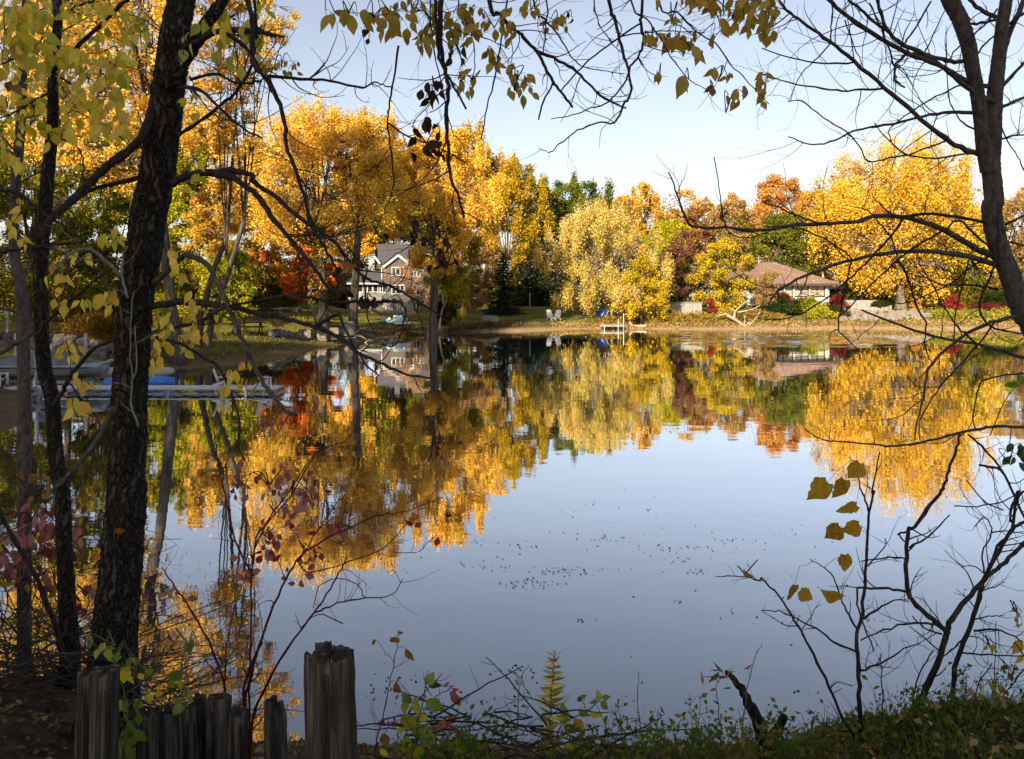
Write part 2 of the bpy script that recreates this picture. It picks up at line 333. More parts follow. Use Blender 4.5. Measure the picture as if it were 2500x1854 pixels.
for k in range(16):      # the breeze raises small real waves on one stretch off the far shore
    L_ = wrng.uniform(.5, 1.1); a_ = wrng.normal(math.pi / 2, .32); wz += L_ * .010 * np.sin((qx * math.cos(a_) + qy * math.sin(a_)) * 2 * math.pi / L_ + wrng.uniform(0, 6.3))
wm = sst(60.5, 66, qy) * sst(82, 77, qy) * np.maximum(sst(12.5, 19, qx) * sst(35.5, 29, qx), sst(46.5, 51, qx) * sst(59.5, 56, qx))
wm *= np.clip(.6 + .5 * np.sin(qy * 1.1 + .12 * qx) + .3 * np.sin(qy * .47 - .2 * qx), 0, 1)
wz *= wm; q = len(wx)
me = bpy.data.meshes.new('water'); me.vertices.add(qx.size); me.vertices.foreach_set('co', np.stack([qx, qy, wz], -1).reshape(-1).astype(np.float32))
ii, jj = np.meshgrid(np.arange(q - 1), np.arange(len(wy) - 1)); b0 = (jj * q + ii).reshape(-1); quads = np.stack([b0, b0 + 1, b0 + q + 1, b0 + q], -1).reshape(-1)
me.loops.add(len(quads)); me.loops.foreach_set('vertex_index', quads.astype(np.int32)); me.polygons.add(len(quads) // 4); me.polygons.foreach_set('loop_start', np.arange(0, len(quads), 4, dtype=np.int32))
me.polygons.foreach_set('use_smooth', np.ones(len(quads) // 4, bool)); me.update(calc_edges=True)
link('water', me, m)['kind'] = 'structure'

# ------------------------------------------------------------------ trees
def leaf_cloud(name, pos, size, mat, rng, aspect=.62, droop=0.0, tint=None, fold=.12):
    """one mesh of many small leaf blades (a four-sided blade each)"""
    N = len(pos); size = np.broadcast_to(size, (N,))
    t = rng.normal(size=(N, 3)); t[:, 2] -= droop; t /= np.linalg.norm(t, axis=1)[:, None]
    u = rng.normal(size=(N, 3)); u -= t * (u * t).sum(1)[:, None]; u /= np.linalg.norm(u, axis=1)[:, None]
    w = np.cross(t, u); s = size[:, None]
    v = np.stack([pos - t * s * .5, pos + u * s * aspect * .5 + w * s * fold, pos + t * s * .5, pos - u * s * aspect * .5 + w * s * fold], 1).reshape(-1, 3)
    me = bpy.data.meshes.new(name); me.vertices.add(4 * N); me.vertices.foreach_set('co', v.astype(np.float32).reshape(-1))
    me.loops.add(4 * N); me.loops.foreach_set('vertex_index', np.arange(4 * N, dtype=np.int32))
    me.polygons.add(N); me.polygons.foreach_set('loop_start', np.arange(0, 4 * N, 4, dtype=np.int32)); me.update(calc_edges=True)
    a = me.attributes.new('tint', 'FLOAT', 'FACE'); a.data.foreach_set('value', (rng.random(N) if tint is None else tint).astype(np.float32))
    me.materials.append(mat); return me

def profile(style, t):
    if style == 'round': return math.sin(math.pi * min(max(t, 0.02), .98)) ** .55
    if style == 'broad': return min(1, .35 + 1.6 * t) * (1 - max(0, t - .5) / .5 * .48)
    if style == 'vase': return (.3 + .85 * t) if t < .7 else (.9 - (t - .7) * 1.6)
    if style == 'shrub': return math.sqrt(max(0, 1 - (max(0, t - .25) / .75) ** 2)) * (.75 + .25 * min(1, t / .25))
    if style == 'column': return min(1, .5 + t * 2) * (1 - max(0, t - .6) * 1.6)
    return 1 - t

class Tree: pass
def make_tree(seed, base, cx_, rx, ry, z0, z1, style='round', n=20000, leaf=.3, nc=70, limbs=7, r_trunk=.35, fork=None, trunks=1,
              droop=0.0, finger=0.0, sparse=1.0, clump=.24, lean=0.0, aspect=.62, shell=.42, spires=()):
    """trunk with limbs, and leaves gathered in clumps through the crown; coordinates relative to base"""
    rnd = random.Random(seed); rng = np.random.default_rng(seed); H = z1 - z0; ox = cx_ - base.x
    zb, zt = z0 - base.z, z1 - base.z
    fork = zb + .12 * H if fork is None else fork
    wood = MB(); samples = []
    tops = []
    for k in range(trunks):
        off = (k - (trunks - 1) / 2) * r_trunk * 1.9
        top = Vector((ox * .45 + off * 2.2 + lean, rnd.uniform(-.3, .3) * r_trunk * 3, fork * rnd.uniform(.92, 1.1)))
        xt = lambda f: off * (1 + 1.2 * f) + (ox * .45 + lean) * f ** 1.15
        pts = catmull([(off, 0, -.5), (xt(.3) + rnd.uniform(-.06, .06), 0, fork * .3), (xt(.65), 0, fork * .65), top], 5)
        rr = [r_trunk * (1.25 - .4 * min(1, i / 4) - .25 * i / (len(pts) - 1)) / (1 if trunks == 1 else 1.25) for i in range(len(pts))]
        wood.tube(pts, rr, 9, wob=.05, seed=seed + k); tops.append((top, rr[-1]))
    for k in range(limbs):
        a = 2 * math.pi * (k + rnd.uniform(-.3, .3)) / limbs; t = rnd.uniform(.5, .93) if k % 3 else rnd.uniform(.8, .97)
        rr_ = profile(style, t) * rnd.uniform(.35, .8) * (1 if k % 3 else .45)
        tgt = Vector((ox + math.cos(a) * rx * rr_, math.sin(a) * ry * rr_, zb + t * H))
        s, r0 = tops[k % len(tops)]; s = s - Vector((0, 0, rnd.uniform(0, .18) * fork))
        d = tgt - s
        mid1 = s + Vector((d.x * .22, d.y * .22, d.z * .38)) + Vector([rnd.uniform(-.03, .03) * H for _ in range(3)])
        mid2 = s + Vector((d.x * .6, d.y * .6, d.z * .74)) + Vector([rnd.uniform(-.03, .03) * H for _ in range(3)])
        pts = catmull([s, mid1, mid2, tgt], 5); r1 = r0 * rnd.uniform(.34, .52)
        wood.tube(pts, [r1 * (1 - .86 * i / (len(pts) - 1)) for i in range(len(pts))], 6, wob=.06, seed=seed + 50 + k)
        samples += [(p, r1 * (1 - .86 * i / (len(pts) - 1))) for i, p in enumerate(pts)]
    if not samples: samples = [(tp, r) for tp, r in tops]
    sp_ = np.array([s[0][:] for s in samples])
    cl = []; tries = 0
    ph = [rnd.uniform(0, 6.28) for _ in range(6)]
    while len(cl) < nc and tries < nc * 60:
        tries += 1
        t = rnd.random() ** .9; a = rnd.uniform(0, 2 * math.pi)
        lob = 1 + .20 * math.sin(3 * a + ph[0] + 4 * t) + .17 * math.sin(5 * a + ph[1] - 7 * t)
        q = rnd.random() ** shell * profile(style, t) * lob * (1 - clump * .55)
        p = Vector((ox + math.cos(a) * rx * q, math.sin(a) * ry * q, zb + t * H * (1 - clump * .18)))
        dmin = clump * min(rx, ry) * .62
        if any((p - o[0]).length < dmin for o in cl): continue
        rc = clump * (rx + ry) / 2 * rnd.uniform(.6, 1.15)
        cl.append((p, rc, t, q))
    for tx_, tz_ in spires:
        rc = .135 * rx * rnd.uniform(.8, 1.15)
        for q_ in range(3): cl.append((Vector((tx_ + rnd.uniform(-.2, .2) * rc, rnd.uniform(-.3, .3) * ry, tz_ - rc * (1.25 + 1.7 * q_))), rc * (1 + .3 * q_), .9, .5))
    pos = []; per = n / max(1, len(cl)); tot = sum(o[1] ** 2 for o in cl)
    for p, rc, t, q in cl:
        k = max(4, int(n * rc * rc / tot * rnd.uniform(.75, 1.2)))
        g = rng.normal(size=(k, 3)); g /= np.linalg.norm(g, axis=1)[:, None]; g *= (rng.random(k) ** .6)[:, None]
        g += rng.normal(size=(k, 3)) * .23
        if rnd.random() < .5: g[:, :2] *= .8
        sz = .8
        if finger and t > .35 and rnd.random() < finger: sz = rnd.uniform(1.3, 2.0); g[:, :2] *= (1.0 - .32 * np.clip(g[:, 2:3] * .5 + .5, 0, 1)) * .8
        if droop: sz = 1.35; g[:, :2] *= .8
        w = np.array([p.x, p.y, p.z + (0 if not droop else -rc * .3)]) + g * np.array([rc, rc, rc * sz])
        pos.append(w)
        d2 = ((sp_ - np.array(p[:])) ** 2).sum(1) + np.where(sp_[:, 2] > p.z - .1 * rc, 4 * rc * rc, 0); j = int(np.argmin(d2)); s, r = samples[j]
        e = p + Vector((0, 0, rc * .3)); md = s.lerp(e, .5) + Vector((rnd.uniform(-.2, .2), rnd.uniform(-.2, .2), -.12 * (e - s).length if not droop else .2 * rc))
        pts = catmull([s, md, e], 4); wood.tube(pts, [max(.012, min(r, .10 * rc + .02) * (1 - .8 * i / (len(pts) - 1))) for i in range(len(pts))], 4, cap=False)
        for _ in range(3 if sparse >= 1 else 7):
            dd = Vector((rnd.uniform(-1, 1), rnd.uniform(-1, 1), rnd.uniform(-.2, 1.2))).normalized() * rc * rnd.uniform(.7, 1.25)
            wood.tube([pts[2], pts[2].lerp(p + dd, .55) + Vector((0, 0, .1 * rc)), p + dd], [.02 * rc + .006, .012 * rc + .004, .004], 3, cap=False)
    pos = np.concatenate(pos)
    kf = int(n * .05); th = rng.uniform(0, 6.283, kf); tt = rng.random(kf) ** .9; pr = np.array([profile(style, q) for q in np.linspace(0, 1, 60)])
    rr = np.interp(tt, np.linspace(0, 1, 60), pr) * rng.random(kf) ** .45 * (1 + .14 * np.sin(3 * th + ph[0] + 4 * tt) + .10 * np.sin(5 * th + ph[1] - 7 * tt)) * (.93 + .1 * rng.normal(size=kf))
    pos = np.concatenate([pos, np.stack([ox + np.cos(th) * rx * rr, np.sin(th) * ry * rr, zb + tt * H * .97], 1)])
    if sparse < 1: pos = pos[rng.random(len(pos)) < sparse]
    pos = pos[pos[:, 2] > .05]
    T = Tree(); T.wood = wood; T.pos = pos; T.sz = leaf * rng.uniform(.6, 1.25, len(pos)); T.rng = rng; T.droop = droop; T.aspect = aspect
    return T

PROTO = {}
def put_tree(name, label, cat, base, T, lmat, bmat, group=None, proto=None, crown='crown'):
    root = thing(name, label, cat, base, group)
    me = bpy.data.meshes.new('trunk'); me.from_pydata(T.wood.v, [], T.wood.f); me.polygons.foreach_set('use_smooth', [True] * len(T.wood.f)); me.update()
    link('trunk', me, bmat, root)
    lm = leaf_cloud(crown, T.pos, T.sz, lmat, T.rng, aspect=T.aspect, droop=T.droop)
    link(crown, lm, None, root)
    if proto: PROTO[proto] = (me, lm)
    return root
def tree(name, label, xd, D, top, bot, left, right, lmat, bmat=BARKG, seed=1, cat='tree', proto=None, group=None, depth=.85, rt=None, towers=(), **kw):
    """placed by its trunk column and depth; crown extents given where it stands"""
    base = on(xd, D); cx_ = PX((left + right) / 2, D); rx = M2((right - left) / 2, D) * 1.13
    T = make_tree(seed, base, cx_, rx, rx * depth, max(PZ(bot, D), base.z + .05), PZ(top, D), spires=[(PX(a, D) - base.x, PZ(b, D) - base.z) for a, b in towers], r_trunk=rt or .035 * (PZ(top, D) - base.z) * .55, **kw)
    return put_tree(name, label, cat, base, T, lmat, bmat, group, proto)
def copy_tree(name, label, proto, loc, scale, rz, lmat, bmat=BARKG, group=None, cat='tree'):
    root = thing(name, label, cat, loc, group); root.scale = scale if hasattr(scale, '__len__') else (scale,) * 3; root.rotation_euler = (0, 0, rz)
    w, l = PROTO[proto]; link('trunk', w, None, root, override=bmat); link('crown', l, None, root, override=lmat); return root

def spruce(name, label, base, H, R, seed, n=9000, mat=NEEDLE, group=None):
    rnd = random.Random(seed); rng = np.random.default_rng(seed); root = thing(name, label, 'spruce tree', base, group)
    w = MB(); w.tube([(0, 0, -.3), (0, 0, H * .5), (0, 0, H * .99)], [.02 * H, .012 * H, .004], 7); pos = []
    me = bpy.data.meshes.new('trunk')
    z = H * .05
    while z < H * .985:
        r = R * (1 - z / H) ** .85; k = max(4, int(9 * r / R) + 4)
        for j in range(k):
            a = rnd.uniform(0, 6.283); L = r * rnd.uniform(.75, 1.1); m_ = max(8, int(n / 260 * (L / R + .25)))
            t = rng.random(m_) ** .7; wdt = .16 * L * (1 - t * .5) + .04
            x = math.cos(a) * L * t + rng.normal(size=m_) * wdt * .7; y = math.sin(a) * L * t + rng.normal(size=m_) * wdt * .7
            zz = z - .32 * L * t + .12 * L * t * t + rng.normal(size=m_) * .05 * H / 12 - np.abs(rng.normal(size=m_)) * .06 * L
            pos.append(np.stack([x, y, zz], 1))
            w.tube([(0, 0, z), (math.cos(a) * L * .9, math.sin(a) * L * .9, z - .25 * L)], [.03, .008], 3, cap=False)
        z += H * .042
    me.from_pydata(w.v, [], w.f); me.update(); link('trunk', me, BARKD, root)
    pos = np.concatenate(pos); pos[:, 2] = np.maximum(pos[:, 2], .08)
    link('crown', leaf_cloud('crown', pos, .30 * rng.uniform(.6, 1.2, len(pos)), mat, rng, aspect=.3, droop=.4), None, root); return root
# ------------------------------------------------------------------ trees round the lake (columns and rows are where they stand in view)
tree('cottonwood_tree', 'broad golden cottonwood with thick grey trunk beside the concrete terrace', 1960, 101, 330, 640, 1775, 2135, GOLD2, towers=((1858, 328), (1890, 318), (1925, 300), (1955, 284), (1990, 300), (2025, 274), (2045, 280), (2072, 306), (2105, 322), (1795, 368), (1822, 382), (2128, 392)), seed=11, style='broad', n=52000, leaf=.30, nc=88, limbs=13, rt=.75, finger=.8, clump=.175, trunks=1)
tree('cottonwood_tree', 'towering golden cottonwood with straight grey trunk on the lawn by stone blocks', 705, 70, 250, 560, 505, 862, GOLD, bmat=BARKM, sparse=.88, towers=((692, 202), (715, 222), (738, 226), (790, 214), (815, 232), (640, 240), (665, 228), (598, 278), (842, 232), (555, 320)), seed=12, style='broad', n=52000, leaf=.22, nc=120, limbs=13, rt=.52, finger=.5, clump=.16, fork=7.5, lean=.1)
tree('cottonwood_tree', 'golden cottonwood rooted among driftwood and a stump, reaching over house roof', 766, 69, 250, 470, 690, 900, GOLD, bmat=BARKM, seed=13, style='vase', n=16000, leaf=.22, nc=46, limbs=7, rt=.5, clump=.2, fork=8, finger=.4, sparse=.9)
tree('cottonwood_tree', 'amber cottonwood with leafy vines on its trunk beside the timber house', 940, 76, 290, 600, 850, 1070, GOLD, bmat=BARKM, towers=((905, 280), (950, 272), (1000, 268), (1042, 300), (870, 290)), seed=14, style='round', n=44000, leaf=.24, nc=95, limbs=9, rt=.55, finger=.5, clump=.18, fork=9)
tree('poplar_tree', 'yellow olive poplar rising behind the dark spruce', 1100, 110, 350, 585, 1020, 1190, towers=((1060, 338), (1110, 332), (1150, 350), (1180, 385)), lmat=leafmat('leaf_gold_olive', [(.2, c(.14, .13, .015)), (.42, c(.42, .30, .02)), (.65, c(.70, .44, .025)), (.9, c(.8, .55, .05))]), seed=15, style='round', n=36000, leaf=.30, nc=80, limbs=8, clump=.19, finger=.4)
tree('poplar_tree', 'pale gold poplar between the vine covered trunk and the olive poplar', 1010, 110, 274, 560, 950, 1110, AMBER, seed=16, style='round', n=22000, leaf=.34, nc=60, limbs=8, clump=.2, finger=.5)
tree('oak_tree', 'dark green oak with yellowing top behind the pale willow', 1250, 118, 395, 560, 1155, 1340, GREEN, towers=((1185, 380), (1215, 386), (1250, 376), (1290, 388), (1325, 396)), seed=17, style='round', n=32000, leaf=.36, nc=80, limbs=8, clump=.18, finger=.5, proto='oak')
tree('willow_tree', 'pale yellow spreading willow with several leaning trunks above the sandy landing', 1318, 90, 448, 662, 1165, 1440, PALE, seed=18, style='shrub', n=46000, leaf=.26, nc=120, limbs=14, rt=.3, clump=.15, fork=2.2, trunks=3, droop=.8, aspect=.35, depth=.7)
tree('box_elder_tree', 'bushy bright yellow box elder in front of the grey retaining wall', 1395, 87.5, 560, 694, 1338, 1450, leafmat('leaf_bright_yellow', [(.2, c(.25, .22, .02)), (.42, c(.55, .40, .02)), (.65, c(.80, .55, .03)), (.9, c(.85, .50, .04))]), seed=19, style='shrub', n=16000, leaf=.24, nc=50, limbs=8, rt=.15, clump=.24, fork=1.2)
tree('maple_tree', 'yellow green maple above the grey retaining wall', 1455, 100, 478, 640, 1395, 1520, YGREEN, seed=20, style='round', n=22000, leaf=.28, nc=60, limbs=8, clump=.2, proto='maple')
tree('crabapple_tree', 'small maroon crabapple with short crooked trunk by the white shed', 1468, 97, 500, 648, 1430, 1528, MAROON, seed=21, style='round', n=9000, leaf=.24, nc=40, limbs=8, rt=.16, clump=.22, fork=1.1, sparse=.8)
tree('linden_tree', 'yellow linden with peach tinted top standing before the white garage wall', 1578, 92, 520, 690, 1512, 1640, leafmat('leaf_linden', [(.2, c(.22, .20, .02)), (.45, c(.55, .42, .02)), (.68, c(.75, .50, .05)), (.9, c(.72, .40, .12))]), seed=22, style='round', n=24000, leaf=.26, nc=64, limbs=8, rt=.2, clump=.2)
tree('hawthorn_tree', 'thin tan hawthorn growing against the brown hip roof', 1664, 93, 585, 668, 1622, 1706, TAN, seed=23, style='vase', n=9000, leaf=.18, nc=40, limbs=10, rt=.1, clump=.22, sparse=.85, fork=.8)
tree('ash_tree', 'deep green ash rising behind the hip roofed house', 1700, 112, 470, 610, 1615, 1800, leafmat('leaf_ash', [(.2, c(.06, .08, .012)), (.45, c(.14, .16, .02)), (.7, c(.30, .27, .035)), (.92, c(.55, .42, .06))]), seed=24, style='round', n=26000, leaf=.34, nc=64, limbs=8, clump=.2)
tree('sugar_maple_tree', 'orange sugar maple above the deep green ash', 1690, 128, 384, 520, 1620, 1768, ORANGE, seed=25, style='round', n=20000, leaf=.36, nc=60, limbs=8, clump=.19, proto='sugar')
tree('aspen_tree', 'gold aspen standing beside the dark green oak', 1400, 124, 394, 560, 1345, 1455, AMBER, seed=26, style='round', n=16000, leaf=.36, nc=46, limbs=7, clump=.22, finger=.5, proto='aspen')
tree('birch_tree', 'thin orange brown birch between gold aspen and red maple', 1500, 126, 408, 560, 1445, 1552, AMBER, seed=27, style='vase', n=9000, leaf=.34, nc=44, limbs=9, clump=.2, sparse=.7)
tree('red_maple_tree', 'rusty red maple low behind the yellow green maple', 1525, 116, 448, 560, 1480, 1572, leafmat('leaf_rust', [(.2, c(.16, .07, .03)), (.5, c(.36, .17, .06)), (.8, c(.52, .30, .10))]), seed=28, style='round', n=9000, leaf=.32, nc=40, limbs=7, clump=.22)
tree('elm_tree', 'tan brown elm between the red maple and orange sugar maple', 1590, 122, 424, 560, 1540, 1650, TAN, seed=29, style='round', n=12000, leaf=.34, nc=44, limbs=8, clump=.2)
tree('elm_tree', 'thin amber elm between the orange sugar maple and the broad golden cottonwood', 1770, 126, 408, 560, 1720, 1830, AMBER, seed=30, style='vase', n=11000, leaf=.34, nc=44, limbs=8, clump=.2)
tree('elm_tree', 'tan leaved elm rising beyond the broad golden cottonwood and red bushes', 2200, 118, 415, 640, 2130, 2300, TAN, seed=31, style='round', n=20000, leaf=.32, nc=60, limbs=9, clump=.19)
tree('maple_tree', 'olive yellow maple behind the stacked dock sections', 2120, 104, 470, 655, 2050, 2190, YGREEN, seed=32, style='round', n=24000, leaf=.28, nc=64, limbs=8, clump=.2)
tree('willow_tree', 'tan pink leaved ornamental willow draped before the timber house gable', 920, 100, 550, 700, 850, 985, leafmat('leaf_pinkish', [(.2, c(.34, .2, .1)), (.5, c(.6, .38, .2)), (.85, c(.72, .5, .3))]), seed=33, style='round', n=16000, leaf=.17, nc=80, limbs=14, rt=.16, clump=.18, sparse=.8, fork=2)
tree('ornamental_tree', 'peach tan ornamental tree between the timber house and dark spruce', 1022, 97, 500, 672, 975, 1085, leafmat('leaf_peach', [(.2, c(.26, .15, .05)), (.5, c(.50, .29, .11)), (.85, c(.62, .40, .18))]), seed=34, style='round', n=18000, leaf=.24, nc=54, limbs=8, rt=.2, clump=.2)
tree('red_maple_tree', 'flame orange red maple behind the trunk of the towering golden cottonwood', 650, 82, 452, 650, 585, 745, RED, seed=35, style='round', n=24000, leaf=.28, nc=64, limbs=8, clump=.2)
tree('lilac_bush', 'bright yellow green bush crowding the vine covered cottonwood trunk', 990, 84, 575, 698, 955, 1025, leafmat('leaf_lime', [(.2, c(.28, .24, .015)), (.5, c(.62, .48, .02)), (.85, c(.85, .62, .03))]), cat='bush', seed=36, style='shrub', n=12000, leaf=.22, nc=40, limbs=6, rt=.08, clump=.24, fork=.6)
tree('poplar_tree', 'lime leaved vine and poplar growth climbing the trunk near the timber house', 955, 80, 470, 640, 905, 1050, leafmat('leaf_lime2', [(.2, c(.12, .16, .012)), (.45, c(.36, .35, .015)), (.7, c(.68, .55, .02)), (.9, c(.85, .62, .03))]), seed=37, style='round', n=18000, leaf=.22, nc=50, limbs=7, rt=.14, clump=.22, fork=2.5)
spruce('spruce_tree', 'tall dark conical spruce at the edge of the lawn', on(1095, 93), 7.4, 2.6, 41, n=15000)
for i, (xd, D, H, lab) in enumerate([(1145, 104, 6.0, 'slim dark spruce tucked close behind the tall conical spruce'), (1176, 106, 5.2, 'short black green spruce behind the willow drooping edge'), (1215, 107, 5.6, 'dark spruce in the gap under the willow crown'), (1255, 108, 5.0, 'low dark spruce behind the blue folded chair')]):
    spruce('spruce_tree', lab, on(xd, D), H, 2.3, 42 + i, n=8000, group='dark spruces behind the willow')
# tall trees on the near end of the cove, over the boat dock
big = dict(depth=.9)
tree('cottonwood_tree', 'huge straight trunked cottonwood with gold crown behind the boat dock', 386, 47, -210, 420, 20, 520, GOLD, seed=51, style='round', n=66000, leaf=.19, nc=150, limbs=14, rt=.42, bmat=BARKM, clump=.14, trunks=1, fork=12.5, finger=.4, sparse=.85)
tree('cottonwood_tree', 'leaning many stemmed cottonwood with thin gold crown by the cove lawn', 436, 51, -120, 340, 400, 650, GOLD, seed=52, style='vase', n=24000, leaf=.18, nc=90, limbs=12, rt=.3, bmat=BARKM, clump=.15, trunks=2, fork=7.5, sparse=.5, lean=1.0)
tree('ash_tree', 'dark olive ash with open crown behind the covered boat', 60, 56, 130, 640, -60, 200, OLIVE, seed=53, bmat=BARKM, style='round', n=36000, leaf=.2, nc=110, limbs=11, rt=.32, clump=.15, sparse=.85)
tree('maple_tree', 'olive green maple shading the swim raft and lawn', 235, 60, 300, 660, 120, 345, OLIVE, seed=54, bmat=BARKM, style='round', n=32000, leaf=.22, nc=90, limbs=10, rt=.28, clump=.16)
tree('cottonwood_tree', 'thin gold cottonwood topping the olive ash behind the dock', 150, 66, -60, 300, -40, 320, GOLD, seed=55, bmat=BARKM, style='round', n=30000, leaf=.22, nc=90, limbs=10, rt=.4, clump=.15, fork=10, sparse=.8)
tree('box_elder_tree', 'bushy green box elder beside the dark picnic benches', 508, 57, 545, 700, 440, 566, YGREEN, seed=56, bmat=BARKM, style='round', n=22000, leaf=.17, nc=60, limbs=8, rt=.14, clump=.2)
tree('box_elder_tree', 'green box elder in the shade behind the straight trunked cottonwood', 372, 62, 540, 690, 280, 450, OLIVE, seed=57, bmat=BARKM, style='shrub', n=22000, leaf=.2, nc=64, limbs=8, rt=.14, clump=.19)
tree('hackberry_tree', 'amber hackberry filling the gap behind the box elder and picnic benches', 560, 86, 420, 650, 470, 640, AMBER, seed=58, style='round', n=26000, leaf=.26, nc=70, limbs=9, clump=.18)
tree('locust_tree', 'slim leaning pale trunk locust with a tuft of ochre leaves by stone blocks', 690, 66, 560, 660, 655, 712, AMBER, seed=59, style='round', n=1600, leaf=.2, nc=14, limbs=5, rt=.13, clump=.3, fork=3.2, lean=-.5)
tree('hackberry_tree', 'amber hackberry filling the gap beside the leaning many stemmed cottonwood', 470, 76, 385, 640, 400, 560, AMBER, seed=60, style='round', n=24000, leaf=.24, nc=70, limbs=9, clump=.18)
# far woods that close the view
for i, (xd, D, sc, pr, mt, lab) in enumerate([
    (-40, 110, 1.3, 'oak', OLIVE, 'olive oak in the far woods behind the open crowned ash'), (120, 118, 1.25, 'maple', YGREEN, 'yellow green maple deep in the woods beyond the dock'),
    (300, 115, 1.3, 'oak', OLIVE, 'olive oak far behind the huge straight trunked cottonwood'), (430, 120, 1.5, 'aspen', AMBER, 'amber aspen far behind the leaning many stemmed cottonwood'),
    (560, 122, 1.25, 'sugar', AMBER, 'amber maple far behind the hackberry'), (690, 125, 1.5, 'aspen', GOLD, 'gold aspen far behind the towering golden cottonwood'),
    (820, 128, 1.5, 'aspen', GOLD, 'gold aspen in the woods behind the timber house roof'), (785, 124, 1.35, 'aspen', GOLD, 'gold aspen showing beside the timber house wing'), (860, 130, 1.4, 'oak', OLIVE, 'olive oak rising behind the timber house ridge'), (380, 92, 1.3, 'maple', YGREEN, 'yellow green maple in the gap behind the straight trunked cottonwood'), (1060, 134, 1.3, 'aspen', AMBER, 'amber aspen far behind the conical spruce'), (930, 132, 1.4, 'sugar', AMBER, 'amber maple in the woods behind the vine covered cottonwood'),
    (1180, 138, 1.0, 'oak', YGREEN, 'yellow green oak far behind the olive poplar'), (1350, 145, .9, 'sugar', AMBER, 'amber maple between the dark green oak and gold aspen'),
    (1470, 140, .85, 'aspen', TAN, 'tan aspen behind the thin orange brown birch'), (1600, 140, .8, 'oak', OLIVE, 'olive oak behind the tan brown elm'),
    (1850, 140, 1.0, 'oak', GREEN, 'green oak behind the broad golden cottonwood'), (2040, 138, 1.0, 'oak', OLIVE, 'olive oak beyond the terrace and its cottonwood'), (2290, 140, 1.1, 'sugar', TAN, 'tan maple at the end of the far woods')]):
    p = on(xd, D); p.z -= .2
    copy_tree('forest_tree', lab, pr, p, sc, i * 1.7, mt, group='trees of the far woods')
# the grove behind the photographer; it shades this bank and the cove
GR = ['close', 'middle', 'tall', 'leaning', 'broad', 'last']
for i, (x, y, sc, pr, lab) in enumerate([
    (-22, -12, 1.05, 'oak', 'oak at the cove end of the grove behind the viewpoint'), (-15.5, -16, 1.0, 'oak', 'second oak of the grove behind the viewpoint'), (-9, -20, 1.05, 'oak', 'middle oak of the grove behind the viewpoint'), (-2, -23, 1.0, 'oak', 'fourth oak of the grove behind the viewpoint'), (5, -26, 1.1, 'oak', 'last oak of the front grove row'),
    (-27, -22, 1.2, 'oak', 'back row oak beyond the cove end of the grove'), (-18, -28, 1.2, 'oak', 'back row oak in the middle of the grove'), (-9, -33, 1.2, 'oak', 'back row oak at the far end of the grove'), (-12, -24, .9, 'maple', 'maple filling the gap between grove oaks'),
    (-26, 8, 1.05, 'oak', 'oak on the bank beside the cove beach'), (-33, 2, 1.15, 'oak', 'second oak on the bank above the cove beach'), (-35, 15, 1.1, 'oak', 'oak over the boat lift side of the cove'), (-41, 24, 1.15, 'maple', 'maple behind the boat lift beach'), (-47, 34, 1.15, 'oak', 'oak on the lawn edge behind the boat lift')]):
    copy_tree('grove_tree', lab, pr, (x, y, gz(x, y) - .1), sc, i * 2.1, OLIVE, BARKD, group='grove trees behind the viewpoint')
# ------------------------------------------------------------------ undergrowth that closes the view under the far trees
def mass(name, label, pts, mat, seed, leaf=.45, n=30000, thick=4):
    """pts: (x, y, height) along a line; one mass of leaves nobody could count"""
    rng = np.random.default_rng(seed); a = np.array(pts, float); seg = np.hypot(np.diff(a[:, 0]), np.diff(a[:, 1])); cum = np.concatenate([[0], np.cumsum(seg)])
    s = rng.random(n) * cum[-1]; x = np.interp(s, cum, a[:, 0]); y = np.interp(s, cum, a[:, 1]) + rng.normal(size=n) * thick * .5; h = np.interp(s, cum, a[:, 2])
    h = h * (.62 + .38 * np.abs(np.sin(s * .55 + seed) * np.sin(s * .23 + 1)) + .2 * np.sin(s * 1.7))
    z = ground(x, y) + h * (1 - rng.random(n) ** 1.6 * 1.0) * rng.random(n) ** .4
    me = leaf_cloud(name, np.stack([x, y, z], 1), leaf * rng.uniform(.6, 1.3, n), mat, rng)
    o = link(name, me); tag(o, label, 'undergrowth', kind='stuff'); return o
UG1 = leafmat('leaf_undergrowth', [(.2, c(.02, .035, .008)), (.42, c(.07, .09, .012)), (.62, c(.26, .18, .02)), (.9, c(.42, .24, .03))], noise_scale=.12)
UG2 = leafmat('leaf_undergrowth_warm', [(.2, c(.10, .06, .02)), (.42, c(.28, .17, .03)), (.62, c(.46, .26, .05)), (.9, c(.42, .14, .04))], noise_scale=.10)
mass('undergrowth', 'dark green undergrowth under the far woods beyond the cove', [(-75, 84, 7), (-55, 78, 7), (-40, 80, 6), (-32, 98, 6), (-24, 128, 13), (-5, 130, 13), (6, 128, 12)], UG1, 71, n=60000, leaf=.46)
mass('undergrowth', 'warm brown and amber woodland mass behind the houses', [(0, 136, 16), (15, 136, 17), (30, 134, 17), (45, 132, 16), (62, 128, 16), (85, 118, 15)], UG2, 72, n=70000, leaf=.5, thick=7)
mass('undergrowth', 'dark hedge mass behind the retaining wall and white shed', [(4, 110, 3.4), (12, 108, 3.6), (20, 106, 3.8), (30, 110, 4)], DARKGR, 73, n=14000, leaf=.35, thick=2)
mass('undergrowth', 'green and ochre hedge at the foot of the tan leaved elm', [(44, 106, 3.0), (52, 103, 3.2), (60, 101, 3.4), (74, 98, 4)], UG1, 74, n=14000, leaf=.32, thick=2.5)
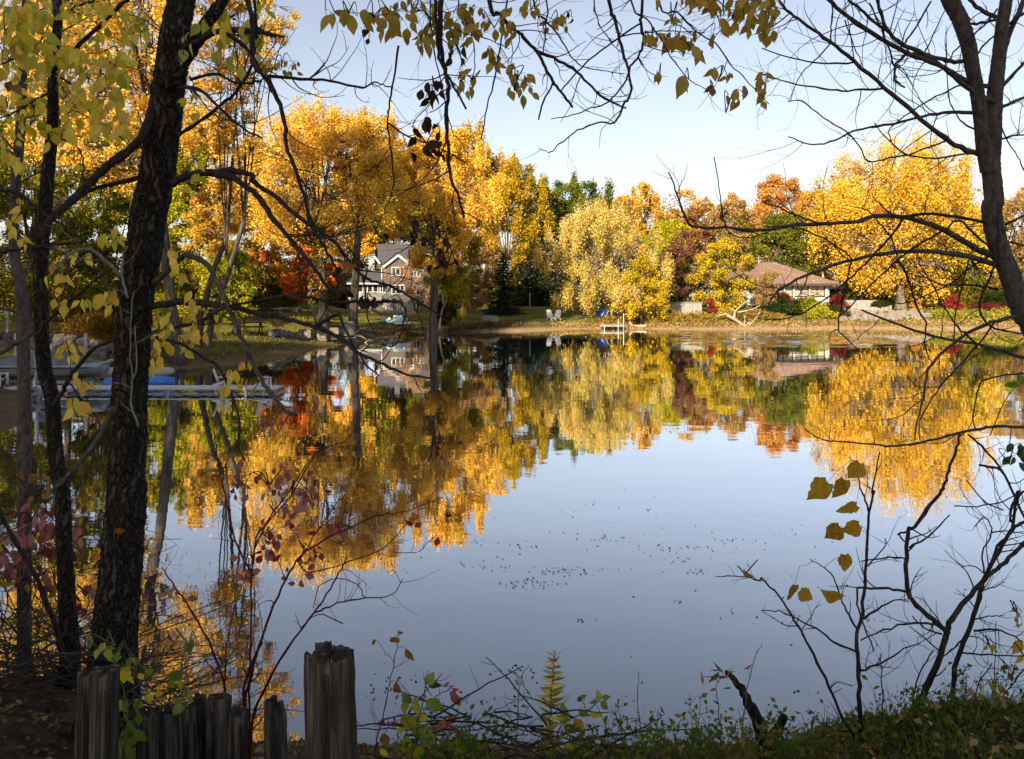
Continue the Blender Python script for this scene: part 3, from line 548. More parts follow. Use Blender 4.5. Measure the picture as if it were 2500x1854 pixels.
mass('undergrowth', 'shadowy olive undergrowth closing the view behind the covered boat', [(-56, 60, 5), (-44, 62, 6), (-36, 66, 5.5), (-30, 72, 5), (-27, 80, 5), (-24, 92, 5)], UG1, 78, n=30000, leaf=.26, thick=3)
mass('shore_weeds', 'dry ochre grass along the far waterline', [(4, 86.3, .35), (10, 88, .4), (20, 86.6, .4), (30, 87.4, .4), (38, 88.3, .35), (47, 87.4, .4), (56, 86.8, .5), (66, 85.5, .5)], leafmat('leaf_drygrass', [(.2, c(.22, .15, .05)), (.5, c(.46, .32, .11)), (.85, c(.6, .44, .18))]), 79, n=9000, leaf=.2, thick=.9)
mass('shore_weeds', 'ochre and rusty weeds along the far shore beyond the small dock', [(9, 89.2, .9), (14, 88.8, 1.2), (20, 88, 1.3), (27, 88.6, 1.2), (31, 89, .8)], WEED, 75, n=9000, leaf=.22, thick=1.2)
mass('shore_weeds', 'yellow green shore grass below the red bushes', [(48, 89.6, .9), (54, 89, 1.3), (60, 88.6, 1.3), (68, 87, 1.2)], leafmat('leaf_shoregrass', [(.2, c(.16, .18, .02)), (.5, c(.38, .34, .05)), (.85, c(.5, .36, .06))]), 76, n=9000, leaf=.26, thick=1.6)
mass('shore_weeds', 'brown weeds and litter on the bank below the picket fence', [(-11, 74.5, .35), (-8, 79, .4), (-4, 82.5, .4), (1, 85, .3)], leafmat('leaf_brownweed', [(.2, c(.06, .045, .02)), (.5, c(.16, .11, .05)), (.85, c(.28, .19, .08))]), 77, n=5000, leaf=.2, thick=1.6)

# ------------------------------------------------------------------ materials for built things
WHITE = surf('white_paint', c(.46, .45, .425), c(.62, .61, .58), 8, .55, .1)
SIDING = surf('grey_siding', c(.075, .066, .055), c(.11, .098, .083), 3, .8, .3, (.4, .4, 9), dist=.02)
SHINGLE = surf('dark_shingle', c(.05, .05, .055), c(.10, .098, .10), 9, .9, .5)
BROWNR = surf('brown_shingle', c(.16, .095, .075), c(.28, .19, .155), 7, .9, .5)
DKBROWN = surf('dark_fascia', c(.05, .032, .025), c(.09, .06, .045), 5, .8, .2)
CREAM = surf('cream_wall', c(.50, .44, .34), c(.62, .56, .45), 4, .8, .2)
CONC = surf('concrete', c(.22, .205, .18), c(.36, .335, .295), 3, .9, .5, detail=8)
STONE = surf('shore_stone', c(.12, .10, .08), c(.33, .285, .23), 2.5, .9, .6, detail=8)
STONED = surf('dark_stone', c(.05, .045, .042), c(.16, .145, .13), 2.5, .9, .6, detail=8)
ALU = surf('dock_aluminium', c(.22, .228, .24), c(.34, .35, .365), 6, .45, .15, metal=.35)
DECK = surf('dock_deck', c(.46, .465, .47), c(.64, .64, .635), 12, .6, .3, (1, 6, 1))
PLAST = surf('white_plastic', c(.54, .54, .55), c(.66, .66, .67), 5, .4, .05)
GPLAST = surf('grey_plastic', c(.17, .175, .18), c(.27, .275, .28), 6, .6, .2)
COVER = surf('boat_cover', c(.085, .092, .11), c(.18, .19, .215), 1.6, .8, .9, detail=4, dist=.15)
HULL = surf('boat_hull', c(.26, .26, .255), c(.40, .40, .39), 4, .4, .05)
BLUE = surf('blue_hull', c(.04, .17, .52), c(.08, .26, .66), 3, .35, .05)
LTBLUE = surf('pale_blue_hull', c(.22, .44, .56), c(.36, .58, .68), 3, .4, .1)
TANR = surf('raft_tan', c(.38, .34, .26), c(.52, .48, .39), 5, .6, .15)
DARKW = surf('dark_timber', c(.018, .015, .012), c(.05, .042, .034), 6, .9, .3)
GREYW = surf('weathered_timber', c(.17, .15, .125), c(.38, .345, .30), 9, .95, .6, (3, 3, .4))
BLEACH = surf('bleached_wood', c(.28, .205, .135), c(.48, .38, .27), 6, .85, .5, (2, 2, .5))
DRIFT = surf('driftwood', c(.12, .10, .08), c(.32, .28, .235), 6, .9, .6, (2, 2, .5))
REDC = surf('red_cap', c(.16, .02, .02), c(.26, .04, .03), 5, .6, .1)
BLUEC = surf('blue_cloth', c(.01, .04, .26), c(.03, .09, .42), 6, .7, .3)
BLACK = surf('black_plastic', c(.006, .006, .006), c(.02, .02, .02), 6, .6, .1)
m, n, out = newmat('window_glass'); g = n.nodes.new('ShaderNodeBsdfPrincipled'); g.inputs['Base Color'].default_value = c(.02, .022, .022)
g.inputs['Roughness'].default_value = .05; g.inputs['IOR'].default_value = 1.9; n.links.new(g.outputs[0], out.inputs[0]); GLASS = m
m, n, out = newmat('warm_room_glass'); g = n.nodes.new('ShaderNodeBsdfPrincipled'); t = noise_node(n, .8, 2); n.links.new(ramp(n, [(.35, c(.30, .33, .30)), (.6, c(.42, .33, .22))], t.outputs['Fac']).outputs[0], g.inputs['Base Color'])
g.inputs['Roughness'].default_value = .06; g.inputs['IOR'].default_value = 1.8; n.links.new(g.outputs[0], out.inputs[0]); CURT = m

def window(parent, X0, X1, Z0, Z1, Y, panes=3, fw=.09, frame=None, glass=None, depth=.10):
    """a frame with mullions, its panes set back inside; faces the viewer's side (-Y)"""
    f = MB(); frame = frame or WHITE
    f.box(((X0 + X1) / 2, Y - depth / 2, Z1 - fw / 2), (X1 - X0, depth, fw)); f.box(((X0 + X1) / 2, Y - depth / 2 - .01, Z0 + fw / 2), (X1 - X0 + .06, depth + .04, fw))
    w = (X1 - X0) / panes
    for k in range(panes + 1):
        x = X0 + k * w; x = min(max(x, X0 + fw / 2), X1 - fw / 2)
        f.box((x, Y - depth / 2 + .003, (Z0 + Z1) / 2), (fw if k in (0, panes) else fw * .85, depth, Z1 - Z0 - 2 * fw + .01))
    fo = f.build('window', frame, parent)
    for k in range(panes):
        MB().box((X0 + (k + .5) * w, Y - .03, (Z0 + Z1) / 2), (w - fw * .8, .02, Z1 - Z0 - 1.6 * fw)).build('pane', glass or GLASS, fo)
    return fo
def rock(mb, cpos, s, rnd):
    """an angular boulder"""
    import mathutils
    vs = [(-1, -1, -1), (1, -1, -1), (1, 1, -1), (-1, 1, -1), (-.8, -.8, .8), (.8, -.8, .7), (.75, .8, .9), (-.8, .75, .75), (0, -1.15, 0), (1.15, 0, .1), (0, 1.15, 0), (-1.15, 0, .05), (0, 0, 1.1)]
    R = Matrix.Rotation(rnd.uniform(0, 6.3), 3, 'Z') @ Matrix.Rotation(rnd.uniform(-.4, .4), 3, 'X')
    vs = [Vector(cpos) + R @ Vector((v[0] * s[0] * rnd.uniform(.8, 1.15), v[1] * s[1] * rnd.uniform(.8, 1.15), v[2] * s[2] * rnd.uniform(.8, 1.15))) for v in vs]
    fs = [(0, 3, 2, 1), (0, 1, 8), (1, 5, 8), (5, 4, 8), (4, 0, 8), (1, 2, 9), (2, 6, 9), (6, 5, 9), (5, 1, 9), (2, 3, 10), (3, 7, 10), (7, 6, 10), (6, 2, 10), (3, 0, 11), (0, 4, 11), (4, 7, 11), (7, 3, 11), (4, 5, 12), (5, 6, 12), (6, 7, 12), (7, 4, 12)]
    mb.add(vs, fs); return mb

# ------------------------------------------------------------------ timber house behind the picket fence
HD = 118.0
def HX(x, D=HD): return (820 + x / 5.9 - CX) / FPX * D
def HZ(y, D=HD): return CAM_H - (560 + y / 5.9 - YH) / FPX * D
h = thing('timber_house', 'three storey grey timber house with white trimmed gable and white balcony', 'house', (HX(900), HD, HZ(1200)))
b0 = HZ(1215); ev = HZ(512); rd = HZ(215, HD + 5); x0, x1 = HX(655), HX(1340)
MB().box(((x0 + x1) / 2, HD + 4.5, (b0 + ev) / 2), (x1 - x0, 9, ev - b0)).build('wall', SIDING, h)
r = MB(); o_ = .45
xa, xb = HX(520), x1 + .5
r.add([(x0 - .5, HD - o_, ev - .1), (xb, HD - o_, ev - .1), (xb, HD + 5, rd), (xa, HD + 5, rd), (x0 - .5, HD + 10, ev), (xb, HD + 10, ev), (x0 - .5, HD - o_, ev - .3), (xb, HD - o_, ev - .3)],
      [(0, 1, 2, 3), (3, 2, 5, 4), (0, 3, 4), (1, 5, 2), (6, 7, 1, 0), (6, 0, 4), (7, 5, 1), (6, 4, 5, 7)])
rf = r.build('roof', SHINGLE, h)
MB().box((HX(800), HD + 6, rd + .3), (.8, .8, 1.6)).build('chimney', STONED, rf)
gx0, gx1, gm, gap = HX(712), HX(1112), HX(912), HZ(382)
MB().prism([(gx0 + .3, b0), (gx1 - .3, b0), (gx1 - .3, ev - .1), (gm, gap - .25), (gx0 + .3, ev - .1)], HD - .5, HD + .2).build('gable_wall', SIDING, h)
MB().add([(gx0 - .2, HD - .8, ev - .35), (gm, HD - .8, gap), (gm, HD + 3, gap), (gx0 - .2, HD + 3, ev - .35), (gx0 - .2, HD - .8, ev - .55), (gm, HD - .8, gap - .22)], [(0, 1, 2, 3), (4, 5, 1, 0)]).add(
    [(gx1 + .2, HD - .8, ev - .35), (gm, HD - .8, gap), (gm, HD + 3, gap), (gx1 + .2, HD + 3, ev - .35), (gx1 + .2, HD - .8, ev - .55), (gm, HD - .8, gap - .22)], [(3, 2, 1, 0), (0, 1, 5, 4)]).build('gable_roof', SHINGLE, h)
tr = MB()
tr.bar((gx0 - .25, HD - .86, ev - .42), (gm, HD - .86, gap + .02), .08, .30); tr.bar((gx1 + .25, HD - .86, ev - .42), (gm, HD - .86, gap + .02), .08, .30)
tr.bar((HX(560), HD - .52, HZ(390)), (x0 - .1, HD - .52, HZ(500)), .08, .28); tr.box((HX(662), HD - .08, (HZ(512) + HZ(720)) / 2), (.14, .14, HZ(512) - HZ(720)))
tr.build('trim', WHITE, h)
for wx0, wx1, wy0, wy1, np_, yy in [(810, 995, 545, 672, 3, HD - .5), (810, 995, 800, 936, 3, HD - .5), (1118, 1262, 580, 690, 3, HD), (1112, 1262, 800, 952, 3, HD), (1106, 1262, 1055, 1188, 3, HD), (1500, 1640, 560, 670, 2, HD)][:5]:
    window(h, HX(wx0), HX(wx1), HZ(wy1), HZ(wy0), yy, np_, .11)
dr = window(h, HX(815), HX(970), HZ(1190), HZ(1060), HD - .5, 2, .12); dr.name = 'glass_door'
# side wing with its own roof
w0, w1 = HX(150), HX(660)
MB().box(((w0 + w1) / 2, HD + 2.5, (b0 + HZ(775)) / 2), (w1 - w0 - .1, 5.6, HZ(775) - b0)).build('wing_wall', surf('wing_siding', c(.13, .12, .105), c(.18, .165, .145), 3, .8, .3, (.4, .4, 9)), h)
MB().add([(w0 - .4, HD - 1.2, HZ(780)), (w1 + .3, HD - 1.2, HZ(780)), (w1, HD + 3.5, HZ(600, HD + 3.5)), (HX(300), HD + 3.5, HZ(600, HD + 3.5)), (w0 - .4, HD + 5.4, HZ(790)), (w1, HD + 5.4, HZ(790)), (w0 - .4, HD - 1.2, HZ(795)), (w1 + .3, HD - 1.2, HZ(795))],
         [(0, 1, 2, 3), (3, 2, 5, 4), (0, 3, 4), (6, 7, 1, 0), (6, 4, 5, 7), (1, 5, 2), (1, 7, 5), (6, 0, 4)]).build('wing_roof', SHINGLE, h)
MB().box(((w0 + w1) / 2, HD - 1.25, HZ(783)), (w1 - w0 + .7, .1, .22)).build('eave_board', WHITE, h)
for a_, b_ in ((325, 402), (458, 536), (538, 616), (640, 684)):
    window(h, HX(a_), HX(b_), HZ(908), HZ(800), HD - .3, 1, .1)
dk = MB(); d0, d1 = HX(250), HX(850)
dk.box(((d0 + d1) / 2, HD - 1.7, HZ(1010)), (d1 - d0, 2.6, .22)).build('balcony_deck', GREYW, h)
ra = MB(); za, zb_ = HZ(995), HZ(908)
for zz in (za + .06, zb_): ra.box(((d0 + d1) / 2, HD - 2.95, zz), (d1 - d0, .09, .11)); ra.box((d0 + .05, HD - 1.7, zz), (.09, 2.4, .11)); ra.box((d1 - .05, HD - 1.7, zz), (.09, 2.4, .11))
k = 0; x = d0
while x < d1: ra.box((x, HD - 2.95, (za + zb_) / 2), (.05 if k % 9 else .14, .06, zb_ - za)); x += .145; k += 1
ra.build('balcony_railing', WHITE, h)
for x in (d0 + .2, (d0 + d1) / 2, d1 - .2): MB().box((x, HD - 2.8, (b0 + HZ(1020)) / 2), (.18, .18, HZ(1020) - b0)).build('post', GREYW, h)

# white picket fence in front of it
FD = 96.0
f0, f1 = (620 + 980 / 3.481 - CX) / FPX * FD, (620 + 1350 / 3.481 - CX) / FPX * FD
PICK = surf('worn_white_paint', c(.30, .285, .26), c(.50, .48, .44), 6, .8, .3)
fe = thing('picket_fence', 'weathered white picket fence with pointed boards below the timber house', 'fence', ((f0 + f1) / 2, FD, gz((f0 + f1) / 2, FD)))
k = 0; x = f0; rnd = random.Random(5); pm = None
while x < f1:
    z = gz(x, FD); hh = 1.3 * rnd.uniform(.93, 1.05); wd = .15
    MB().prism([(x, z - .1), (x + wd, z - .1), (x + wd, z + hh - .12), (x + wd / 2, z + hh), (x, z + hh - .12)], FD - .03, FD).build('picket', PICK, fe); x += .215; k += 1
for zz in (.35, .95): MB().box(((f0 + f1) / 2, FD + .04, gz((f0 + f1) / 2, FD) + zz), (f1 - f0, .06, .1)).build('rail', WHITE, fe)

# ------------------------------------------------------------------ hip roofed house
RD = 98.0
def RX(x, D=RD): return (1640 + x / 4.456 - CX) / FPX * D
def RZ(y, D=RD): return CAM_H - (600 + y / 4.456 - YH) / FPX * D
h = thing('hip_roof_house', 'low house with brown hip roof and tall glazed bays over shrubs', 'house', (RX(1200), RD, RZ(680)))
e0, e1, ez, az = RX(560), RX(1815), RZ(415), RZ(176, RD + 6.5)
r = MB(); yb = RD + 13.5
r.add([(e0, RD - .9, ez), (e1, RD - .9, ez), (e1, yb, ez), (e0, yb, ez), (RX(1010, RD + 6.5), RD + 6.5, az), (RX(1105, RD + 6.5), RD + 6.5, az), (e0, RD - .9, ez - .25), (e1, RD - .9, ez - .25), (e1, yb, ez - .25), (e0, yb, ez - .25)],
      [(0, 1, 5, 4), (1, 2, 5), (2, 3, 4, 5), (3, 0, 4), (6, 9, 8, 7)])
rf = r.build('roof', BROWNR, h)
MB().add([(e0 - .02, RD - .92, ez + .02), (e1 + .02, RD - .92, ez + .02), (e1 + .02, yb + .02, ez + .02), (e0 - .02, yb + .02, ez + .02), (e0 - .02, RD - .92, ez - .27), (e1 + .02, RD - .92, ez - .27), (e1 + .02, yb + .02, ez - .27), (e0 - .02, yb + .02, ez - .27)],
         [(4, 5, 1, 0), (5, 6, 2, 1), (6, 7, 3, 2), (7, 4, 0, 3)]).build('fascia', DKBROWN, h)
MB().box((RX(1060, RD + 6.5), RD + 6.5, az + .02), (1.5, .5, .16)).build('ridge_cap', DKBROWN, rf)
MB().tube([(RX(1645, RD + 7), RD + 7, RZ(400, RD + 7)), (RX(1645, RD + 7), RD + 7, RZ(285, RD + 7))], .11, 8).build('vent_pipe', WHITE, rf)
an = MB(); ax = RX(945, RD + 8); an.tube([(ax, RD + 8, RZ(300, RD + 8)), (ax, RD + 8, RZ(108, RD + 8))], .05, 6); an.bar((ax - .35, RD + 8, RZ(128, RD + 8)), (ax + .2, RD + 8, RZ(135, RD + 8)), .05); an.box((ax, RD + 8, RZ(180, RD + 8)), (.22, .2, .6)); an.build('antenna_mast', GPLAST, rf)
rng = np.random.default_rng(8); N = 420; u_, v_ = rng.random(N), rng.random(N) ** 1.3
pa, pb, pc, pd = [np.array(q) for q in ((e0, RD - .9, ez), (e1, RD - .9, ez), (RX(1105, RD + 6.5), RD + 6.5, az), (RX(1010, RD + 6.5), RD + 6.5, az))]
pp = (pa * (1 - u_)[:, None] + pb * u_[:, None]) * (1 - v_)[:, None] + (pd * (1 - u_)[:, None] + pc * u_[:, None]) * v_[:, None]; pp[:, 2] += .04
o = link('fallen_leaves', leaf_cloud('fallen_leaves', pp - np.array(h.location), .17 * rng.uniform(.6, 1.4, N), leafmat('leaf_dry_pale', [(.2, c(.45, .33, .18)), (.8, c(.7, .55, .35))]), rng, fold=.02), None, h); o['kind'] = 'stuff'
wb = RZ(700)
MB().box(((RX(640) + RX(1722)) / 2, RD + 6, (wb + ez - .2) / 2), (RX(1722) - RX(640), 11.5, ez - .2 - wb)).build('wall', CREAM, h)
for a_, b_, np_ in ((1090, 1225, 2), (1232, 1322, 1), (1334, 1494, 2), (1506, 1670, 2)):
    window(h, RX(a_), RX(b_), RZ(556), RZ(428), RD + .25, np_, .10, DKBROWN, CURT)
for x in (1227, 1328, 1500, 1685): MB().box((RX(x), RD + .05, (RZ(426) + RZ(570)) / 2), (.18 if x < 1600 else .3, .22, RZ(426) - RZ(570))).build('column', CREAM, h)
# white garage with overhang, and shed
g = thing('white_garage', 'sunlit white garage wall partly hidden by the yellow linden', 'garage', (RX(600), 101, RZ(640, 101)))
MB().box((RX(620, 101), 104, (RZ(452, 101) + RZ(640, 101)) / 2), (RX(860, 101) - RX(380, 101), 6, RZ(452, 101) - RZ(640, 101))).build('wall', WHITE, g)
MB().box((RX(620, 101), 103.6, RZ(440, 101)), (RX(880, 101) - RX(360, 101), 7, .3)).build('roof', BROWNR, g)
MB().box((RX(690, 101), 100.97, (RZ(480, 101) + RZ(640, 101)) / 2), (2.2, .08, RZ(480, 101) - RZ(640, 101))).build('door', CREAM, g)
s = thing('garden_shed', 'small white garden shed with flat dark roof beside the maroon crabapple', 'shed', (RX(255, 99), 99, RZ(640, 99)))
MB().box((RX(265, 99), 100.2, (RZ(482, 99) + RZ(650, 99)) / 2), (RX(345, 99) - RX(190, 99), 2.4, RZ(482, 99) - RZ(650, 99)), rz=.35).build('wall', WHITE, s)
MB().box((RX(265, 99), 100.1, RZ(478, 99)), (2.35, 3.0, .14), rz=.35).build('roof', DKBROWN, s)
MB().box((RX(240, 99), 98.86, RZ(575, 99)), (.16, .06, .8), rz=.35).build('door_lock', BLACK, s)
# retaining wall
def C7(x, y): return (1240 + x / 3.481, 480 + y / 3.481)
def C8(x, y): return (1860 + x / 3.481, 480 + y / 3.481)
def C6(x, y): return (620 + x / 3.481, 520 + y / 3.481)
def at(cxy, D): return P(cxy[0], cxy[1], D)
a_, b_ = at(C7(1265, 905), 92), at(C7(1650, 905), 92)
rw = thing('retaining_wall', 'long grey concrete retaining wall with mossy top below the shed', 'wall', ((a_.x + b_.x) / 2, 92, a_.z - 2.6)); rw['kind'] = 'thing'
for k in range(5):
    xa = a_.x + (b_.x - a_.x) * k / 5; xb = a_.x + (b_.x - a_.x) * (k + 1) / 5 - .02
    MB().box(((xa + xb) / 2, 92.2 + .01 * (k % 2), a_.z - 1.4), (xb - xa, .4, 2.8)).build('wall_panel', CONC, rw)
MB().box(((a_.x + b_.x) / 2, 92.2, a_.z + .05), (b_.x - a_.x + .2, .5, .12)).build('coping', surf('mossy_cap', c(.09, .11, .03), c(.26, .25, .16), 2, .95, .4), rw)
# terrace and cottage beyond
ta = at(C8(690, 880), 99)
tw = thing('terrace_wall', 'stepped concrete terrace wall beside the broad golden cottonwood', 'wall', (at(C8(850, 975), 98).x, 98, at(C8(850, 985), 98).z - .6)); tw['kind'] = 'thing'
p0, p1 = at(C8(690, 882), 99), at(C8(1000, 950), 99)
MB().box(((p0.x + p1.x) / 2, 99.2, (p0.z + p1.z) / 2 - .3), (p1.x - p0.x, .5, p0.z - p1.z + .6)).build('upper_wall', CONC, tw)
p0, p1 = at(C8(735, 940), 97.5), at(C8(1105, 985), 97.5)
MB().box(((p0.x + p1.x) / 2, 97.8, (p0.z + p1.z) / 2 - .5), (p1.x - p0.x, .5, p0.z - p1.z + 1)).build('lower_wall', CONC, tw)
p0, p1 = at(C8(1010, 925), 98.2), at(C8(1100, 975), 98.2)
MB().box(((p0.x + p1.x) / 2, 98.4, (p0.z + p1.z) / 2), (p1.x - p0.x, .6, p0.z - p1.z)).build('pier', CONC, tw)
ct = thing('cottage', 'dark low cottage with white framed windows behind the terrace wall', 'cottage', (at(C8(880, 880), 106).x, 106, at(C8(880, 930), 106).z))
p0, p1 = at(C8(690, 790), 106), at(C8(1090, 940), 106)
MB().box(((p0.x + p1.x) / 2, 109, (p0.z + p1.z) / 2), (p1.x - p0.x, 6, p0.z - p1.z)).build('wall', DARKW, ct)
MB().add([(p0.x - .6, 105.4, p0.z), (p1.x + .6, 105.4, p0.z), (p1.x + .6, 112.6, p0.z), (p0.x - .6, 112.6, p0.z), (p0.x + 1, 109, p0.z + 1.3), (p1.x - 1, 109, p0.z + 1.3)], [(0, 1, 5, 4), (1, 2, 5), (2, 3, 4, 5), (3, 0, 4), (0, 3, 2, 1)]).build('roof', DKBROWN, ct)
for a_, b_, np_ in ((722, 800, 2), (815, 890, 1), (895, 965, 2), (970, 1056, 2)):
    q0, q1 = at(C8(a_, 826), 105.9), at(C8(b_, 880), 105.9); window(ct, q0.x, q1.x, q1.z, q0.z, 105.98, np_, .1, CREAM, CURT if np_ == 1 else GLASS)

# ------------------------------------------------------------------ shore furniture and stones
rnd = random.Random(9)
rr = thing('riprap_bank', 'pale boulder riprap piled on the shore below the terrace', 'riprap', (at(C8(900, 1060), 90).x, 90, 0))
for k in range(260):
    u = rnd.random(); D = 89.2 + 4.2 * (k / 260); xx = C8(640 + 720 * u, 0)[0]; X = (xx - CX) / FPX * D; s = rnd.uniform(.1, .3)
    rock(MB(), (X, D, gz(X, D) + s * .35 + .2 * (D - 89.2) * .25), (s, s, s * .75), rnd).build('rock', STONE, rr)
st = thing('dock_section_stack', 'stack of weathered grey dock sections on the riprap', 'dock sections', (at(C8(1470, 1050), 91).x, 91, gz(at(C8(1470, 1050), 91).x, 91)))
q0, q1 = at(C8(1345, 990), 91), at(C8(1600, 1052), 91)
for k in range(6):
    zz = q1.z + (q0.z - q1.z) * (k + .5) / 6; jx = rnd.uniform(-.1, .15)
    MB().box(((q0.x + q1.x) / 2 + jx, 91.3 + rnd.uniform(-.1, .1), zz), (q1.x - q0.x, 1.3, (q0.z - q1.z) / 6 * .72)).build('plank', GREYW, st)
for x in (q0.x + .6, q1.x - .6): MB().box((x, 91.3, (gz(x, 91) + q1.z) / 2), (.3, 1.1, abs(q1.z - gz(x, 91)) + .15)).build('sleeper', GREYW, st)
def branchy(name, label, cat, lines, D, mat, group=None):
    root = None
    for k, (ln, r0, r1, dd) in enumerate(lines):
        pts = [P(x, y, D + dd * i / max(1, len(ln) - 1)) for i, (x, y) in enumerate(ln)]
        if root is None: root = thing(name, label, cat, pts[0], group)
        pts = catmull(pts, 4); MB().tube(pts, [r0 + (r1 - r0) * i / (len(pts) - 1) for i in range(len(pts))], 6, wob=.12, seed=k).build('trunk' if k == 0 else 'branch', mat, root)
    return root
def R4(*p): return [(1640 + x / 4.456, 600 + y / 4.456) for x, y in p]
branchy('fallen_tree', 'bleached fallen tree with bare forked limbs lying at the waterline', 'fallen tree', [
    (R4((795, 885), (740, 840), (680, 800), (600, 755)), .13, .2, 0), (R4((680, 795), (690, 720), (760, 650), (840, 580)), .15, .04, .6), (R4((700, 725), (650, 690), (605, 665)), .07, .02, .5),
    (R4((720, 725), (800, 712), (880, 692), (965, 650)), .09, .03, -.6), (R4((795, 885), (795, 830), (800, 745)), .08, .03, 0), (R4((798, 790), (780, 755)), .05, .02, 0), (R4((840, 870), (890, 820), (965, 712)), .1, .03, -.4),
    (R4((790, 880), (850, 840), (920, 850), (1010, 862)), .07, .03, .4), (R4((880, 850), (960, 880), (1060, 830)), .06, .02, .4), (R4((600, 745), (540, 755), (480, 775)), .12, .05, .6)], 86.6, BLEACH)
lg = MB(); q = [at(C7(1028, 1065), 87.2), at(C7(1060, 1095), 87.2), at(C7(1110, 1102), 87), at(C7(1182, 1100), 86.8)]; lg.tube(catmull(q, 5), [.14, .17], 8, wob=.08)
tag(lg.build('driftwood_log', BLEACH, origin=q[1]), 'curved bleached log lying beside the small dock', 'log')
# small dock
sdk = thing('small_dock', 'short pale wooden dock with upright pole by the sandy landing', 'dock', (at(C7(880, 1120), 85.6).x, 85.6, 0))
q0, q1 = at(C7(780, 1095), 85.6), at(C7(985, 1095), 85.6)
for k in range(9):
    xa = q0.x + (q1.x - q0.x) * k / 9; MB().box((xa + .15, 86.1, .46), ((q1.x - q0.x) / 9 - .02, 1.2, .07)).build('plank', GREYW, sdk)
MB().box(((q0.x + q1.x) / 2, 85.52, .38), (q1.x - q0.x, .08, .17)).build('edge_beam', GREYW, sdk)
for x, zt in ((q0.x + .5, .5), (q0.x + 2.0, 1.1), (q1.x - .05, 1.75)): MB().tube([(x, 85.45, -.6), (x, 85.45, zt)], .045, 6).build('pole', WHITE, sdk)
def adirondack(name, label, loc, rz, s=1.0, mat=None, group=None):
    root = thing(name, label, 'chair', loc, group); mat = mat or PLAST; R = Matrix.Rotation(rz, 3, 'Z'); L = Vector(loc)
    def bx(nm, c_, d_, ry=0):
        rot = R @ Matrix.Rotation(ry, 3, 'X'); MB().box(L + R @ (Vector(c_) * s), Vector(d_) * s, rot=rot).build(nm, mat, root)
    for k in range(4): bx('seat_slat', (0, -.18 + .13 * k, .36 - .035 * k), (.52, .115, .03), -.22)
    for k in range(5): bx('back_slat', (-.22 + .11 * k, .40, .66 + (.04 if k in (1, 3) else .06 if k == 2 else 0)), (.095, .03, .74), -.35)
    for sx in (-1, 1):
        bx('leg', (sx * .29, -.25, .28), (.05, .10, .56)); bx('leg', (sx * .27, .28, .17), (.045, .62, .10), -.3); bx('armrest', (sx * .32, .03, .57), (.13, .68, .03))
    return root
p = on(0, 1)
for k, (cx_, lab, rz) in enumerate([(368, 'white lawn chair on the sandy landing turned toward the water', 2.6), (412, 'white lawn chair on the sandy landing with its back to the dock', 3.5)]):
    X = at(C7(cx_, 1040), 89.5).x; adirondack('lawn_chair', lab, (X, 89.5, gz(X, 89.5)), rz, 1.15)
X = at(C7(785, 1000), 90).x
fc = thing('folded_chair', 'bright blue folded chair leaning against the willow trunk', 'folding chair', (X, 89.6, gz(X, 89.6))); L = Vector(fc.location)
MB().box(L + Vector((0, 0, .9)), (.9, .1, 1.5), rot=Matrix.Rotation(.5, 3, 'Y')).build('seat_cloth', BLUEC, fc)
MB().bar(L + Vector((-.35, -.1, 0)), L + Vector((.65, -.08, 1.7)), .06).build('frame_tube', WHITE, fc); MB().bar(L + Vector((.25, -.1, 0)), L + Vector((.9, -.08, 1.4)), .06).build('frame_tube', WHITE, fc)
for cx_, ht, lab in ((187, 2.2, 'thin pale post standing before the dark spruces'), (420, 1.9, 'slim grey post under the willow edge')):
    X = at(C7(cx_, 930), 96).x; MB().tube([(X, 96, gz(X, 96) - .2), (X, 96, gz(X, 96) + ht)], [.09, .07], 7).build('garden_post', GREYW, origin=(X, 96, gz(X, 96))); tag(bpy.context.scene.objects[-1] if False else COL.objects[-1], lab, 'post')
X = at(C6(2008, 950), 86).x; rk = rock(MB(), (X, 86, gz(X, 86) + .25), (.85, .5, .5), rnd).build('boulder', STONE, origin=(X, 86, gz(X, 86))); tag(rk, 'single grey boulder on the open lawn bank', 'boulder')
# pale blue pedal boat drawn up on the bank
X = at(C6(1180, 980), 78).x; zb0 = gz(X, 79); pbt = thing('pedal_boat', 'pale blue and cream pedal boat pulled up on the muddy bank', 'pedal boat', (X, 79, zb0)); L = Vector(pbt.location)
def hullmesh(L, W_, H_, flip=False, n=10, base=Vector((0, 0, 0)), rz=0, blunt=.5):
    mb = MB(); R = Matrix.Rotation(rz, 3, 'Z'); vs = []; m = 7
    for i in range(n + 1):
        t = i / n; w = W_ * (math.sin(math.pi * min(max(t, .03), .97)) ** blunt) / 2; sheer = H_ * (1 + .25 * (2 * t - 1) ** 2)
        for j in range(m):
            a = math.pi * j / (m - 1); x = (t - .5) * L; y = -math.cos(a) * w; z = sheer - math.sin(a) ** .7 * H_
            if flip: z = H_ * 1.25 - z
            vs.append(base + R @ Vector((x, y, z)))
    fs = [[i * m + j, (i + 1) * m + j, (i + 1) * m + j + 1, i * m + j + 1] for i in range(n) for j in range(m - 1)] + [[j for j in range(m)], [n * m + j for j in range(m)][::-1]]
    fs += [[i * m, i * m + m - 1, (i + 1) * m + m - 1, (i + 1) * m] for i in range(n)]
    mb.add(vs, fs, True); return mb
hullmesh(2.6, 1.5, .45, False, base=L + Vector((0, 0, .02)), rz=.3, blunt=.35).build('hull', LTBLUE, pbt)
MB().box(L + Vector((.35, 0, .62)), (1.0, 1.1, .55), rz=.3, taper=.72).build('seat_shell', LTBLUE, pbt)
MB().box(L + Vector((-.75, -.15, .58)), (.9, 1.0, .3), rz=.3, taper=.6).build('bow_cover', TANR, pbt)
